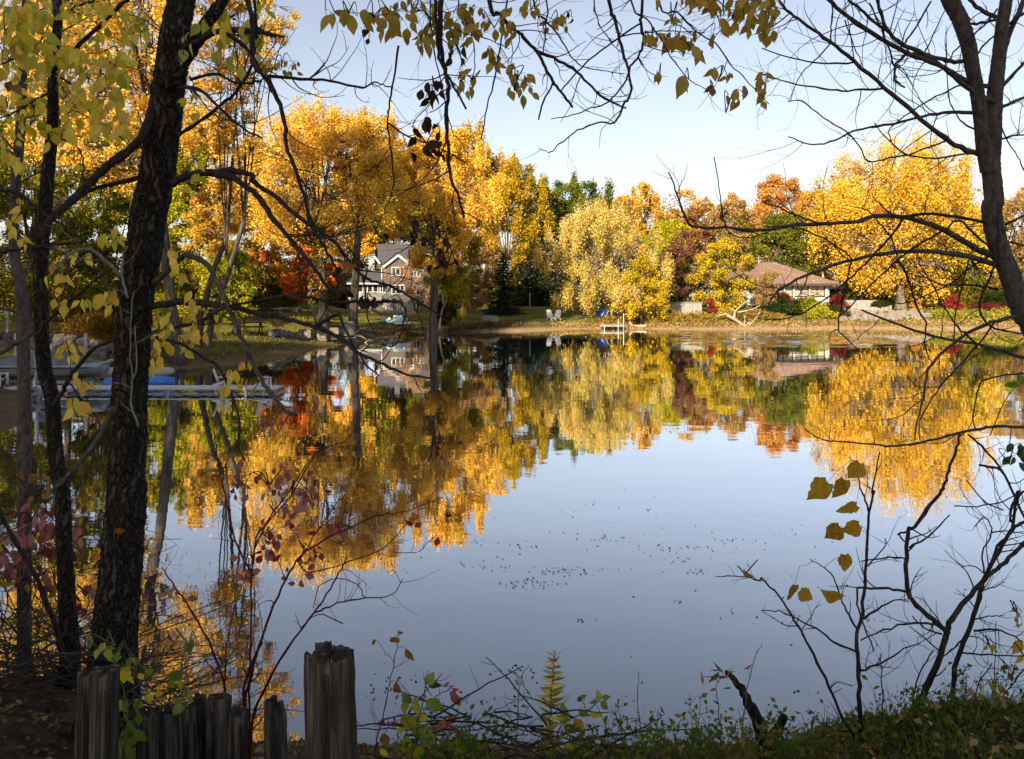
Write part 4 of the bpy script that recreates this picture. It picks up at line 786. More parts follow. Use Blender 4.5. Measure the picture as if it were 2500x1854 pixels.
MB().box(L + Vector((.25, -.45, .72)), (.5, .08, .3), rz=.3).build('seat', WHITE, pbt)
MB().box(L + Vector((.9, -.75, .16)), (1.6, .25, .22), rz=.1).build('pontoon', WHITE, pbt)
# driftwood and stump by the cottonwood roots
X = PX(758, 67.5); sp0 = Vector((X, 67.5, gz(X, 67.5)))
stp = thing('tree_stump', 'broad grey cut stump among driftwood at the cottonwood roots', 'stump', sp0)
MB().tube([sp0 + Vector((0, 0, -.3)), sp0 + Vector((0, 0, .3)), sp0 + Vector((.05, 0, 1.35))], [.75, .58, .5], 12, wob=.07).build('trunk', DRIFT, stp)
MB().tube([sp0 + Vector((.05, 0, 1.34)), sp0 + Vector((.05, 0, 1.38))], [.47, .45], 12, wob=.05).build('cut_face', BLEACH, stp)
for k in range(14):
    xd = rnd.uniform(735, 850); D = rnd.uniform(66.3, 70) + max(0, (xd - 790) * .04); X = PX(xd, D); z = gz(X, D); L_ = rnd.uniform(.7, 2.2); a = rnd.uniform(-.5, .5) + (math.pi if k % 2 else 0)
    pts = [Vector((X, D, z + .1)), Vector((X + math.cos(a) * L_ * .5, D + math.sin(a) * L_ * .5, z + .18 + rnd.uniform(0, .3))), Vector((X + math.cos(a) * L_, D + math.sin(a) * L_, z + rnd.uniform(.1, .7)))]
    o = MB().tube(catmull(pts, 4), [rnd.uniform(.06, .16), .03], 6, wob=.12, seed=k).build('driftwood', DRIFT, origin=pts[0])
    tag(o, 'grey driftwood limb tangled on the bank at the cottonwood roots', 'driftwood', 'driftwood limbs at the cottonwood roots')
# stone blocks and dark rocks edging the cove lawn
for k, (a_, b_, y0, y1, mt, lab) in enumerate([(370, 482, 1000, 1062, STONE, 'squared pale stone block set in the lawn edge'), (532, 618, 1000, 1060, STONE, 'squared pale stone block under the towering cottonwood'), (640, 704, 985, 1050, STONE, 'tilted pale stone block at the end of the row')]):
    q0, q1 = at(C6(a_, y0), 63.5), at(C6(b_, y1), 63.5); mb = MB().box(((q0.x + q1.x) / 2, 63.9, (q0.z + q1.z) / 2 - .1), (q1.x - q0.x, .9, q0.z - q1.z + .3), rz=.05 if k < 2 else .35, taper=.93)
    tag(mb.build('stone_block', mt, origin=((q0.x + q1.x) / 2, 63.9, q1.z)), lab, 'stone block')
rk_ = thing('rock_edging', 'row of dark stacked rocks holding up the cove lawn', 'rock wall', (at(C6(270, 1050), 62).x, 62, gz(at(C6(270, 1050), 62).x, 62)))
for k in range(16):
    q = at(C6(150 + 13.5 * k, 1012 + 2.4 * k + rnd.uniform(-6, 10)), 60 + .2 * k); s = rnd.uniform(.3, .5); rock(MB(), q, (s, s * .8, s * .6), rnd).build('rock', STONED, rk_)
def picnic(label, loc, rz, s=1.0):
    root = thing('picnic_table', label, 'picnic table', loc, 'picnic tables on the cove lawn'); L = Vector(loc); R = Matrix.Rotation(rz, 3, 'Z')
    def bx(nm, c_, d_, rot=None): MB().box(L + R @ (Vector(c_) * s), Vector(d_) * s, rot=R @ (rot or Matrix.Identity(3))).build(nm, DARKW, root)
    for k in range(4): bx('table_board', (0, -.3 + .2 * k, .76), (2.4, .18, .05))
    for sy in (-1, 1):
        for k in range(2): bx('seat_board', (0, sy * (.68 + .16 * k), .45), (2.4, .14, .05))
    for sx in (-.85, .85):
        for sy in (-1, 1): bx('leg', (sx, sy * .42, .38), (.09, .1, .92), Matrix.Rotation(sy * .5, 3, 'X'))
        bx('crossbar', (sx, 0, .43), (.08, 1.6, .1))
    return root
X = PX(590, 71); picnic('dark picnic table beyond the box elder on the cove lawn', (X, 71, gz(X, 71)), .1); X = PX(628, 73); picnic('dark picnic table before the flame orange maple', (X, 73, gz(X, 73)), -.1, 1.05); X = PX(542, 60); picnic('black picnic table close to the cove bank under the box elder', (X, 60, gz(X, 60)), .5)
# ------------------------------------------------------------------ red bushes and hedge
def bush(label, xd, D, top, left, right, mat, seed, n=5000, leaf=.2, bot=None, name='bush', group=None):
    base = on(xd, D); return tree(name, label, xd, D, top, 760, left, right, mat, BARKD, seed=seed, cat='bush', style='shrub', n=n, leaf=leaf, nc=26, limbs=5, rt=.06, clump=.3, fork=.3, group=group)
bush('round scarlet bush at the corner of the hip roofed house', 1826, 95, 644, 1802, 1850, CRIMSON, 81)
bush('bright red bush near the stacked dock sections', 2072, 95, 645, 2052, 2092, leafmat('leaf_scarlet', [(.2, c(.14, .015, .015)), (.6, c(.34, .05, .035)), (.9, c(.46, .12, .06))]), 82)
bush('orange red sumac beside the linden trunk', 1545, 89.5, 650, 1530, 1560, leafmat('leaf_sumac', [(.2, c(.14, .02, .015)), (.5, c(.32, .06, .025)), (.9, c(.45, .15, .05))]), 83, n=3000)
bush('dark crimson barberry under the glazed bays', 1700, 94.5, 642, 1672, 1728, CRIMSON, 84)
bush('dull red barberry between glazed bays and hedge', 1750, 94.5, 650, 1728, 1775, MAROON, 85)
bush('dark green juniper hedge below the hip roofed house', 1700, 92, 658, 1655, 1750, DARKGR, 86, n=9000)
bush('olive green shrub below the glazed bays', 1760, 92, 652, 1725, 1800, OLIVE, 87, n=8000)
bush('black green yew beside the riprap bank', 1805, 91, 668, 1770, 1842, DARKGR, 88, n=8000)
bush('yellow green spirea spilling to the shore below the hedge', 1785, 90, 672, 1755, 1820, YGREEN, 89, n=6000)
bush('dark boxwood on the terrace pier', 1915, 98.6, 655, 1893, 1940, DARKGR, 90, n=5000)
bush('low red sumac strip below the olive yellow maple', 2150, 94, 668, 2110, 2200, CRIMSON, 91, n=5000)
bush('dark green laurel at the foot of the tan leaved elm', 2170, 97, 640, 2120, 2225, DARKGR, 92, n=8000)
bush('rust coloured shrub by the fallen bleached tree', 1625, 89.5, 676, 1595, 1655, WEED, 93)
bush('orange ochre shrub under the box elder branches', 1465, 89, 680, 1430, 1500, WEED, 94)
bush('dark laurel between vine covered trunk and lime bush', 962, 82, 655, 935, 990, DARKGR, 95)
bush('russet barberry hedge behind the swim raft', 215, 47, 690, 120, 275, leafmat('leaf_russet', [(.2, c(.10, .05, .012)), (.5, c(.24, .13, .02)), (.85, c(.36, .22, .03))]), 96, n=14000, leaf=.12)
bush('ochre shrub beside the straight cottonwood trunk', 345, 52, 640, 300, 400, OLIVE, 97, n=8000, leaf=.14)
bush('small orange shrub by the terrace cottonwood', 1992, 97, 646, 1980, 2006, ORANGE, 98, n=1800)
# ------------------------------------------------------------------ boat dock in the cove
DY, DZ = 35.5, .26
dock = thing('boat_dock', 'long white aluminium dock with trussed sides reaching into the cove', 'dock', (-18, DY, 0))
x = -10.6
for k in range(7):
    xa, xb = x - 2.44, x - .03
    MB().box(((xa + xb) / 2, DY + .585, DZ - .02), (xb - xa, 1.13, .04)).build('deck_panel', DECK, dock)
    t = MB()
    for yy in (DY, DY + 1.17):
        t.box(((xa + xb) / 2, yy, DZ - .05), (xb - xa, .04, .06)); t.box(((xa + xb) / 2, yy, .03), (xb - xa, .03, .03))
        for j in range(6):
            u0 = xa + (xb - xa) * j / 6; u1 = xa + (xb - xa) * (j + 1) / 6
            t.bar((u0, yy, .04 if j % 2 else DZ - .07), (u1, yy, DZ - .07 if j % 2 else .04), .018)
        for u in (xa + .02, xb - .02): t.box((u, yy, .12), (.05, .05, .2))
    if k == 0:
        for zz in (.03, DZ - .05): t.box((xb + .01, DY + .585, zz), (.05, 1.17, .06))
        for j in range(1, 4): t.box((xb + .01, DY + 1.17 * j / 4, .13), (.04, .03, .2))
    t.build('truss_frame', ALU, dock); x -= 2.44
for px_, py_, zt in ((-10.6 - 1.35, DY - .06, .62), (-10.6 - .9, DY + 1.24, .55), (-13.1, DY - .06, .34), (-15.5, DY + 1.24, .5), (-17.9, DY - .06, .4), (-20.4, DY + 1.24, .5), (-22.8, DY - .06, .4)):
    MB().box((px_, py_, (zt - 1.4) / 2), (.05, .05, zt + 1.4)).build('dock_post', ALU, dock)
adirondack('dock_chair', 'white slatted chair near the middle joint of the trussed dock', (-13.25, DY + .65, DZ + .005), 1.75, .78)
adirondack('dock_chair', 'white slatted chair near the outer end of the trussed dock', (-11.35, DY + .75, DZ + .005), 2.2, .74)
adirondack('dock_chair', 'white chair at the boat lift end of the trussed dock', (-23.6, DY + .7, DZ + .005), 1.6, 1.0)
# boat lift with covered runabout
lift = thing('boat_lift', 'boat lift frame with red capped white posts and round wheel', 'boat lift', (-22, 37.6, 0))
for px_, py_, zt in ((-22.55, 37.4, 2.55), (-21.4, 39.6, 2.5), (-25.6, 37.4, 2.5), (-24.9, 39.6, 2.5)):
    po = MB().box((px_, py_, (zt - .8) / 2), (.13, .13, zt + .8)).build('lift_post', ALU, lift); MB().box((px_, py_, zt + .04), (.16, .16, .1)).build('cap', REDC, po)
for py_ in (37.3, 39.5): MB().box((-22.9, py_, .32), (6.2, .1, .14)).build('side_beam', ALU, lift)
for px_ in (-25, -23, -21): MB().box((px_, 38.4, .26), (.1, 2.3, .1)).build('cross_beam', ALU, lift)
wl = MB(); wc = Vector((-20.6, 33.9, .18))
def ring(mb, c_, r0, r1, th, n=20):
    vs = []
    for i in range(n):
        a = 2 * math.pi * i / n
        for r_, y_ in ((r0, -th), (r1, -th), (r1, th), (r0, th)): vs.append(Vector(c_) + Vector((math.cos(a) * r_, y_, math.sin(a) * r_)))
    mb.add(vs, [[i * 4 + j, i * 4 + (j + 1) % 4, ((i + 1) % n) * 4 + (j + 1) % 4, ((i + 1) % n) * 4 + j] for i in range(n) for j in range(4)], False); return mb
dw = thing('wheeled_jack', 'round grey plastic wheel jack on a post standing in the shallows', 'wheel jack', wc)
ring(MB(), wc, .27, .38, .1).build('rim', GPLAST, dw)
for a in (0.5, 2.6, 4.7): MB().bar(wc, wc + Vector((math.cos(a) * .3, 0, math.sin(a) * .3)), .14, .16).build('spoke', GPLAST, dw)
MB().tube([wc + Vector((0, -.13, 0)), wc + Vector((0, .13, 0))], .1, 10).build('hub', GPLAST, dw)
MB().box(wc + Vector((-.02, .18, .2)), (.12, .1, 1.1)).build('strut', ALU, dw); MB().bar(wc + Vector((.1, .18, .12)), wc + Vector((1.6, .3, .16)), .06).build('axle_arm', ALU, dw)
bt = thing('motor_boat', 'white motor boat under a taut grey cover on the boat lift', 'boat', (-22.9, 38.4, .45))
hullmesh(6.2, 2.1, .62, False, base=Vector((-22.9, 38.4, .42)), blunt=.3, n=14).build('hull', HULL, bt)
cv = MB(); vs = []; n_, m_ = 22, 9; rnd = random.Random(3)
for i in range(n_ + 1):
    t = i / n_; w = 2.2 * (math.sin(math.pi * min(max(t, .04), .96)) ** .3) / 2; hh = np.interp(t, [0, .1, .3, .5, .62, .8, 1], [.12, .25, .42, .72, .70, .42, .10])
    for j in range(m_):
        u = -1 + 2 * j / (m_ - 1); vs.append((-22.9 + (t - .5) * 6.35, 38.4 + u * w * 1.03, 1.0 + hh * (1 - abs(u) ** 2.2) + .05 * math.sin(i * 1.9 + j * 2.3) * (1 - abs(u)) - .16 * (abs(u) > .95)))
cv.add(vs, [[i * m_ + j, (i + 1) * m_ + j, (i + 1) * m_ + j + 1, i * m_ + j + 1] for i in range(n_) for j in range(m_ - 1)], True); cv.build('cover', COVER, bt)
MB().box((-22.9, 37.36, .98), (5.6, .05, .06)).build('rub_rail', BLACK, bt)
# swim raft with ladder hoops, blue hull, float
X = (330 - CX) / FPX * 42.2; zr = max(gz(X, 42.2), 0)
rf_ = thing('swim_raft', 'tan swim raft with white ladder hoops on the lawn shore', 'raft', (X, 42.2, zr))
vs = []; sec = 10; lo = 30
for i in range(lo):
    a = 2 * math.pi * i / lo; ex = math.copysign(abs(math.cos(a)) ** .6, math.cos(a)) * 1.75; ey = math.copysign(abs(math.sin(a)) ** .6, math.sin(a)) * .8
    for j in range(sec):
        b_ = 2 * math.pi * j / sec; k = 1 + .17 * math.cos(b_) / 1.2; vs.append((X + ex * k, 42.2 + ey * k, zr + .25 + .2 * math.sin(b_)))
MB().add(vs, [[i * sec + j, ((i + 1) % lo) * sec + j, ((i + 1) % lo) * sec + (j + 1) % sec, i * sec + (j + 1) % sec] for i in range(lo) for j in range(sec)], True).build('float_tube', TANR, rf_)
MB().box((X, 42.2, zr + .28), (3.2, 1.4, .12)).build('raft_deck', TANR, rf_)
for yy in (41.95, 42.35):
    MB().tube(catmull([(X - 1.45, yy, zr + .3), (X - 1.45, yy, zr + .78), (X - 1.2, yy, zr + .92), (X - .95, yy, zr + .78), (X - .95, yy, zr + .3)], 5), .03, 6).build('ladder_hoop', PLAST, rf_)
X = (350 - CX) / FPX * 38.2
kb = thing('rowing_boat', 'bright blue overturned boat moored behind the dock', 'boat', (X, 38.2, 0))
hullmesh(2.9, 1.0, .42, True, base=Vector((X, 38.2, .02)), blunt=.4).build('hull', BLUE, kb); MB().box((X, 38.2, .47), (2.2, .06, .05)).build('keel', BLUE, kb)
X = (271 - CX) / FPX * 37.6
br = MB(); br.tube([(X - .3, 37.6, .22), (X - .25, 37.6, .22), (X + .25, 37.6, .22), (X + .3, 37.6, .22)], [.2, .27, .27, .2], 12); tag(br.build('float_barrel', BLUE, origin=(X, 37.6, 0)), 'round blue float barrel beside the overturned boat', 'barrel')
# rock wall and T post on the lawn
rw2 = thing('rock_wall', 'low wall of large dark field stones behind the covered boat', 'rock wall', (-28, 45.5, gz(-28, 45.5))); rw2['kind'] = 'thing'
rnd = random.Random(12)
for k in range(34):
    X = -33.5 + 11.5 * (k % 17) / 16.0; row = k // 17; Y = 45.6 + .25 * row; s = rnd.uniform(.32, .5); rock(MB(), (X + rnd.uniform(-.15, .15), Y, gz(X, 45.6) - .1 + .25 + row * .5), (s, s * .8, s * .7), rnd).build('rock', STONED, rw2)
X = (6 - CX) / FPX * 46
tp = thing('clothes_post', 'grey T shaped wooden post on the lawn behind the boat', 'post', (X, 46.5, gz(X, 46.5))); L = Vector(tp.location)
MB().box(L + Vector((0, 0, .95)), (.14, .14, 2.1)).build('post', GREYW, tp); MB().box(L + Vector((.1, 0, 2.05)), (1.4, .16, .1)).build('crossarm', GREYW, tp)
# ------------------------------------------------------------------ the near bank: trees, shrubs, posts
def crop(ox, oy, s): return lambda *p: [(ox + x / s, oy + y / s) for x, y in p]
A1, A2, A3, A4 = crop(0, 0, 2.664), crop(620, 0, 2.664), crop(1240, 0, 2.664), crop(1860, 0, 2.664)
A5, A6, A7, A8 = crop(0, 600, 2.664), crop(620, 520, 3.481), crop(1240, 480, 3.481), crop(1860, 480, 3.481)
B1, B2, B3, B4, B8 = crop(0, 1200, 2.527), crop(600, 1200, 2.527), crop(1240, 1200, 2.527), crop(1860, 1200, 2.527), crop(1860, 860, 3.481)
B9, BD = crop(900, 1500, 3.713), crop(500, 1000, 4.13)
NBARK = bark_plates('bark_near_trunk')
NTWIG = bark('bark_twig', c(.018, .014, .012), c(.04, .032, .027), c(.075, .06, .05), vs=40, vstretch=(1, 1, .4), bump=.6, dist=.004)
NSMOOTH = bark('bark_smooth', c(.042, .034, .030), c(.09, .075, .065), c(.15, .128, .11), vs=30, vstretch=(1, 1, .5), bump=.6, dist=.006, moss=c(.085, .08, .06))
REDSTEM = bark('bark_red_stem', c(.05, .012, .012), c(.09, .022, .02), c(.14, .04, .035), vs=40, vstretch=(1, 1, .4), bump=.3, dist=.003)
L_YEL = leafmat('near_leaf_yellow', [(.1, c(.88, .66, .04)), (.4, c(.97, .72, .07)), (.7, c(.97, .64, .08)), (1, c(.85, .44, .05))], trans=.5, obj_random=True, gloss=.04)
L_YG = leafmat('near_leaf_yellow_green', [(.05, c(.30, .36, .02)), (.25, c(.66, .56, .03)), (.5, c(.93, .70, .05)), (1, c(.97, .68, .07))], trans=.5, obj_random=True, gloss=.04)
L_OCH = leafmat('near_leaf_ochre', [(.1, c(.30, .24, .02)), (.4, c(.55, .37, .03)), (.7, c(.68, .42, .035)), (1, c(.48, .23, .025))], trans=.55, obj_random=True, gloss=.04)
m, n, out = newmat('near_leaf_spotted'); tc = n.nodes.new('ShaderNodeTexCoord'); sx = n.nodes.new('ShaderNodeSeparateXYZ'); n.links.new(tc.outputs['Object'], sx.inputs[0])
t = noise_node(n, 5, 5, .7); t2 = noise_node(n, 22, 3, .6); oi = n.nodes.new('ShaderNodeObjectInfo')
ax_ = mathn(n, 'ABSOLUTE', sx.outputs[0]); vn_ = mathn(n, 'ABSOLUTE', mathn(n, 'SINE', mathn(n, 'MULTIPLY', mathn(n, 'SUBTRACT', sx.outputs[1], mathn(n, 'MULTIPLY', ax_, .8)), 26)))
vm = mathn(n, 'MINIMUM', mathn(n, 'MULTIPLY', ax_, 45), mathn(n, 'MULTIPLY', vn_, 5)); vm = mathn(n, 'MINIMUM', vm, 1)
cr_ = ramp(n, [(.3, c(.16, .07, .02)), (.42, c(.40, .22, .025)), (.6, c(.60, .37, .03)), (.8, c(.66, .44, .05))], mathn(n, 'ADD', t.outputs['Fac'], mathn(n, 'MULTIPLY', mathn(n, 'SUBTRACT', oi.outputs['Random'], .5), .22)))
sp_ = ramp(n, [(.30, c(.35, .25, .2)), (.36, c(1, 1, 1))], t2.outputs['Fac'])
mm_ = n.nodes.new('ShaderNodeMix'); mm_.data_type = 'RGBA'; mm_.blend_type = 'MULTIPLY'; mm_.inputs[0].default_value = 1; n.links.new(cr_.outputs[0], mm_.inputs[6]); n.links.new(sp_.outputs[0], mm_.inputs[7])
m3 = n.nodes.new('ShaderNodeMix'); m3.data_type = 'RGBA'; n.links.new(vm, m3.inputs[0]); m3.inputs[6].default_value = c(.34, .20, .05); n.links.new(mm_.outputs[2], m3.inputs[7])
d_ = n.nodes.new('ShaderNodeBsdfDiffuse'); tr_ = n.nodes.new('ShaderNodeBsdfTranslucent'); ms = n.nodes.new('ShaderNodeMixShader'); ms.inputs[0].default_value = .5
for q in (d_, tr_): n.links.new(m3.outputs[2], q.inputs[0])
n.links.new(d_.outputs[0], ms.inputs[1]); n.links.new(tr_.outputs[0], ms.inputs[2]); n.links.new(ms.outputs[0], out.inputs[0]); L_BIG = m
L_DEAD = leafmat('near_leaf_dead', [(.1, c(.035, .020, .014)), (.5, c(.075, .042, .026)), (1, c(.15, .08, .04))], trans=.3, obj_random=True)
L_RED = leafmat('near_leaf_red', [(.1, c(.16, .025, .03)), (.4, c(.34, .07, .07)), (.7, c(.42, .14, .11)), (1, c(.45, .25, .18))], trans=.4, obj_random=True, gloss=.05)
L_GRN = leafmat('near_leaf_green', [(.1, c(.10, .17, .02)), (.4, c(.20, .28, .025)), (.7, c(.36, .38, .03)), (1, c(.48, .40, .05))], trans=.5, obj_random=True, gloss=.05)
L_DGRN = leafmat('near_leaf_dark_green', [(.1, c(.03, .07, .015)), (.5, c(.07, .13, .025)), (1, c(.16, .18, .04))], trans=.45, obj_random=True, gloss=.04)
L_BRN = leafmat('near_leaf_brown', [(.1, c(.20, .09, .03)), (.5, c(.34, .17, .05)), (1, c(.42, .24, .09))], trans=.45, obj_random=True)
def leaf_shape(name, prof, fold=.22, curl=.15, wav_=0.0):
    """a blade: midrib vertices with a rib of vertices on either side; base at the origin, tip along +Y, unit length"""
    vs = []; n_ = len(prof)
    for i, w in enumerate(prof):
        t = i / (n_ - 1); z = -curl * t * t; k = wav_ * math.sin(t * 9)
        vs += [(-w, t - .02 * (i % 2) * (w > .05), z + fold * w + k), (0, t, z), (w, t - .02 * ((i + 1) % 2) * (w > .05), z + fold * w - k)]
    fs = []
    for i in range(n_ - 1):
        a = i * 3; fs += [(a, a + 1, a + 4, a + 3), (a + 1, a + 2, a + 5, a + 4)]
    me = bpy.data.meshes.new(name); me.from_pydata(vs, [], fs); me.polygons.foreach_set('use_smooth', [True] * len(fs)); me.update(); return me
SH = {'ov': leaf_shape('leaf_ovate', [.02, .17, .27, .31, .30, .25, .17, .08, .005]), 'ov2': leaf_shape('leaf_ovate_bent', [.02, .14, .24, .29, .29, .26, .18, .08, .005], .38, .35),
      'el': leaf_shape('leaf_pointed', [.02, .13, .20, .235, .23, .19, .12, .05, .003], .3, .25), 'he': leaf_shape('leaf_heart', [.22, .40, .46, .46, .42, .35, .25, .12, .01], .12, .2, .02),
      'cu': leaf_shape('leaf_curled', [.03, .15, .2, .24, .2, .22, .12, .07, .01], 1.1, .7, .05), 'na': leaf_shape('leaf_narrow', [.02, .07, .10, .11, .10, .08, .05, .02, .003], .3, .3)}
def big_leaf(name, seed):
    """broad heart shaped leaf, edge nibbled and wavy, blade curled"""
    r = random.Random(seed); pr = [.20, .36, .44, .47, .46, .43, .38, .31, .23, .14, .07, .01]; vs = []; n_ = len(pr); kl, kr = r.uniform(.82, 1.08), r.uniform(.82, 1.08)
    for i, w in enumerate(pr):
        t = i / (n_ - 1); z = -.30 * t * t + .05 * math.sin(5 * t + seed)
        for sgn, kk in ((-1, kl), (0, 1), (1, kr)):
            for f in ((1, .55) if sgn < 0 else (0,) if sgn == 0 else (.55, 1)):
                e = (1 + r.uniform(-.11, .08) - (.28 if r.random() < .07 else 0)) if f == 1 else 1
                vs.append((sgn * w * f * kk * e, t - (.10 * f * f if i == 0 else 0) + (r.uniform(-.015, .015) if f == 1 else 0), z + .16 * w * f + .06 * f * math.sin(7 * t + sgn * 2 + seed)))
    fs = []
    for i in range(n_ - 1):
        for j in range(4): a = i * 5 + j; fs.append((a, a + 1, a + 6, a + 5))
    me = bpy.data.meshes.new(name); me.from_pydata(vs, [], fs); me.polygons.foreach_set('use_smooth', [True] * len(fs)); me.update(); return me
for k in range(4): SH['bg%d' % k] = big_leaf('leaf_broad', k + 3)
RN = random.Random(77)
def put_leaf(parent, pos, size, mat, var, tip=None, nor=None, rn=RN):
    me = SH[var]; tip = (tip or Vector((rn.gauss(0, .55), rn.gauss(0, .4), -1))).normalized()
    nor = nor or Vector((rn.gauss(0, .55), -1 if rn.random() < .8 else 1, rn.gauss(0, .5)))
    x = tip.cross(nor).normalized(); z = x.cross(tip)
    M_ = Matrix((x * size, tip * size, z * size)).transposed().to_4x4(); M_.translation = Vector(pos) - Vector(parent.location)
    o = bpy.data.objects.new('leaf', me); COL.objects.link(o)
    if not me.materials: me.materials.append(mat)
    o.material_slots[0].link = 'OBJECT'; o.material_slots[0].material = mat
    o.parent = parent; o.matrix_local = M_; return o

class Near:
    """a tree or shrub of the near bank: trunk, traced branches with side twigs, leaves"""
    def __init__(s, name, label, cat, base, bmat, group=None):
        s.root = thing(name, label, cat, base, group); s.bmat = bmat; s.samp = []; s.rn = random.Random(len(label)); s.k = 0; s.nl = 0
    def branch(s, px, D0, D1, r0, r1, twigs=0, tl=.35, n=6, name='branch', mat=None, sub=4, jit=.0024, up=.3, world=None):
        m = len(px) if px else 0
        pts = [P(x, y, D0 + (D1 - D0) * i / max(1, m - 1)) for i, (x, y) in enumerate(px)] if world is None else [Vector(q) for q in world]
        pts = catmull(pts, sub); m = len(pts); rn = s.rn
        pts = [p + Vector((rn.gauss(0, jit), rn.gauss(0, jit), rn.gauss(0, jit))) if 0 < i < m - 1 else p for i, p in enumerate(pts)]
        rad = [(r0 + (r1 - r0) * (i / (m - 1)) ** .85) * (1 + rn.uniform(-.07, .07) + (.22 if rn.random() < .08 and 1 < i < m - 2 else 0)) for i in range(m)]
        mb = MB().tube(pts, rad, n, seed=s.k); s.k += 1
        s.samp += [(p, r) for p, r in zip(pts, rad)]
        tot = sum((pts[i + 1] - pts[i]).length for i in range(m - 1))
        for _ in range(twigs):
            i = rn.randrange(int(m * .15), m - 1); t = (pts[min(i + 1, m - 1)] - pts[i - 1]).normalized(); L = tl * rn.uniform(.35, 1.15)
            side = Vector((rn.gauss(0, 1), rn.gauss(0, .45), rn.gauss(.15, 1))); side = (side - t * side.dot(t)).normalized()
            d = (t * rn.uniform(.3, 1.0) + side * rn.uniform(.6, 1.0)).normalized(); bend = Vector((rn.gauss(0, .35), rn.gauss(0, .2), up + rn.gauss(0, .35)))
            q = [pts[i]]; dd_ = d.copy(); kk_ = rn.uniform(.12, .5)
            for _s in range(5):
                q.append(q[-1] + dd_ * L / 5); dd_ = (dd_ + bend * kk_ + Vector((rn.gauss(0, .16), rn.gauss(0, .1), rn.gauss(0, .16)))).normalized()
            rr = max(.0014, min(rad[i] * .5, .0038)); qq = catmull(q, 2); mb.tube(qq, [rr * (1 - .66 * k / (len(qq) - 1)) for k in range(len(qq))], 4, cap=False)
            s.samp += [(p, rr * .6) for p in qq[2:]]
            for _2 in range(rn.choice((0, 1, 1, 2))):
                j = rn.randrange(3, len(qq) - 1); d2 = (qq[j] - qq[j - 1]).normalized(); sd = Vector((rn.gauss(0, 1), rn.gauss(0, .5), rn.gauss(.2, 1))).normalized(); l2 = L * rn.uniform(.18, .5)
                e = [qq[j], qq[j] + (d2 + sd * .7).normalized() * l2 * .5, qq[j] + (d2 + sd * .9 + Vector((0, 0, .3))).normalized() * l2]
                mb.tube(e, [rr * .55, rr * .45, rr * .3], 3, cap=False)
        mb.build(name, mat or s.bmat, s.root); return pts
    def cluster(s, cr, x0, y0, x1, y1, n, size, mat, var=('ov', 'ov2', 'el'), D=None, spread=.22, tip=None):
        (xa, ya), (xb, yb) = cr((x0, y0), (x1, y1)); rn = s.rn
        cen2 = ((xa + xb) / 2, (ya + yb) / 2); S = np.array([q[0][:] for q in s.samp])
        if D is None:
            proj = np.stack([S[:, 0] / S[:, 1] * FPX + CX, YH - (S[:, 2] - CAM_H) / S[:, 1] * FPX], 1); D = float(S[int(np.argmin(((proj - np.array(cen2)) ** 2).sum(1))), 1])
        cen = P(cen2[0], cen2[1], D); j = int(np.argmin(((S - np.array(cen[:])) ** 2).sum(1))); st = s.samp[j][0]
        mb = MB(); e1, e2 = P(xa + (xb - xa) * .15, ya + (yb - ya) * rn.uniform(.1, .5), D + rn.uniform(-.1, .1)), P(xa + (xb - xa) * .85, ya + (yb - ya) * rn.uniform(.1, .5), D + rn.uniform(-.1, .1))
        tw = []
        for e in (e1, e2) if n > 4 else (cen,):
            md = st.lerp(e, .5) + Vector((rn.gauss(0, .03), rn.gauss(0, .03), .06)); q = catmull([st, md, e], 6); mb.tube(q, [.0035, .0016], 4, cap=False); tw += q[2:]
        T_ = np.array([q[:] for q in tw]); px2m = D / FPX * (cr((0, 0), (1, 0))[1][0] - cr((0, 0))[0][0])
        for _ in range(n):
            p = P(rn.uniform(xa, xb), rn.uniform(ya, yb), D + rn.gauss(0, spread)); sz = size * px2m * rn.uniform(.8, 1.3)
            k = int(np.argmin(((T_ - np.array(p[:])) ** 2).sum(1))); a = tw[k]; b_ = p + Vector((0, 0, sz * .4))
            mb.tube([a, a.lerp(b_, .6) + Vector((0, 0, .012)), b_], [.0013, .0010, .0008], 3, cap=False)
            put_leaf(s.root, b_, sz, mat, rn.choice(var), tip, rn=rn); s.nl += 1
        mb.build('twig', s.bmat, s.root)

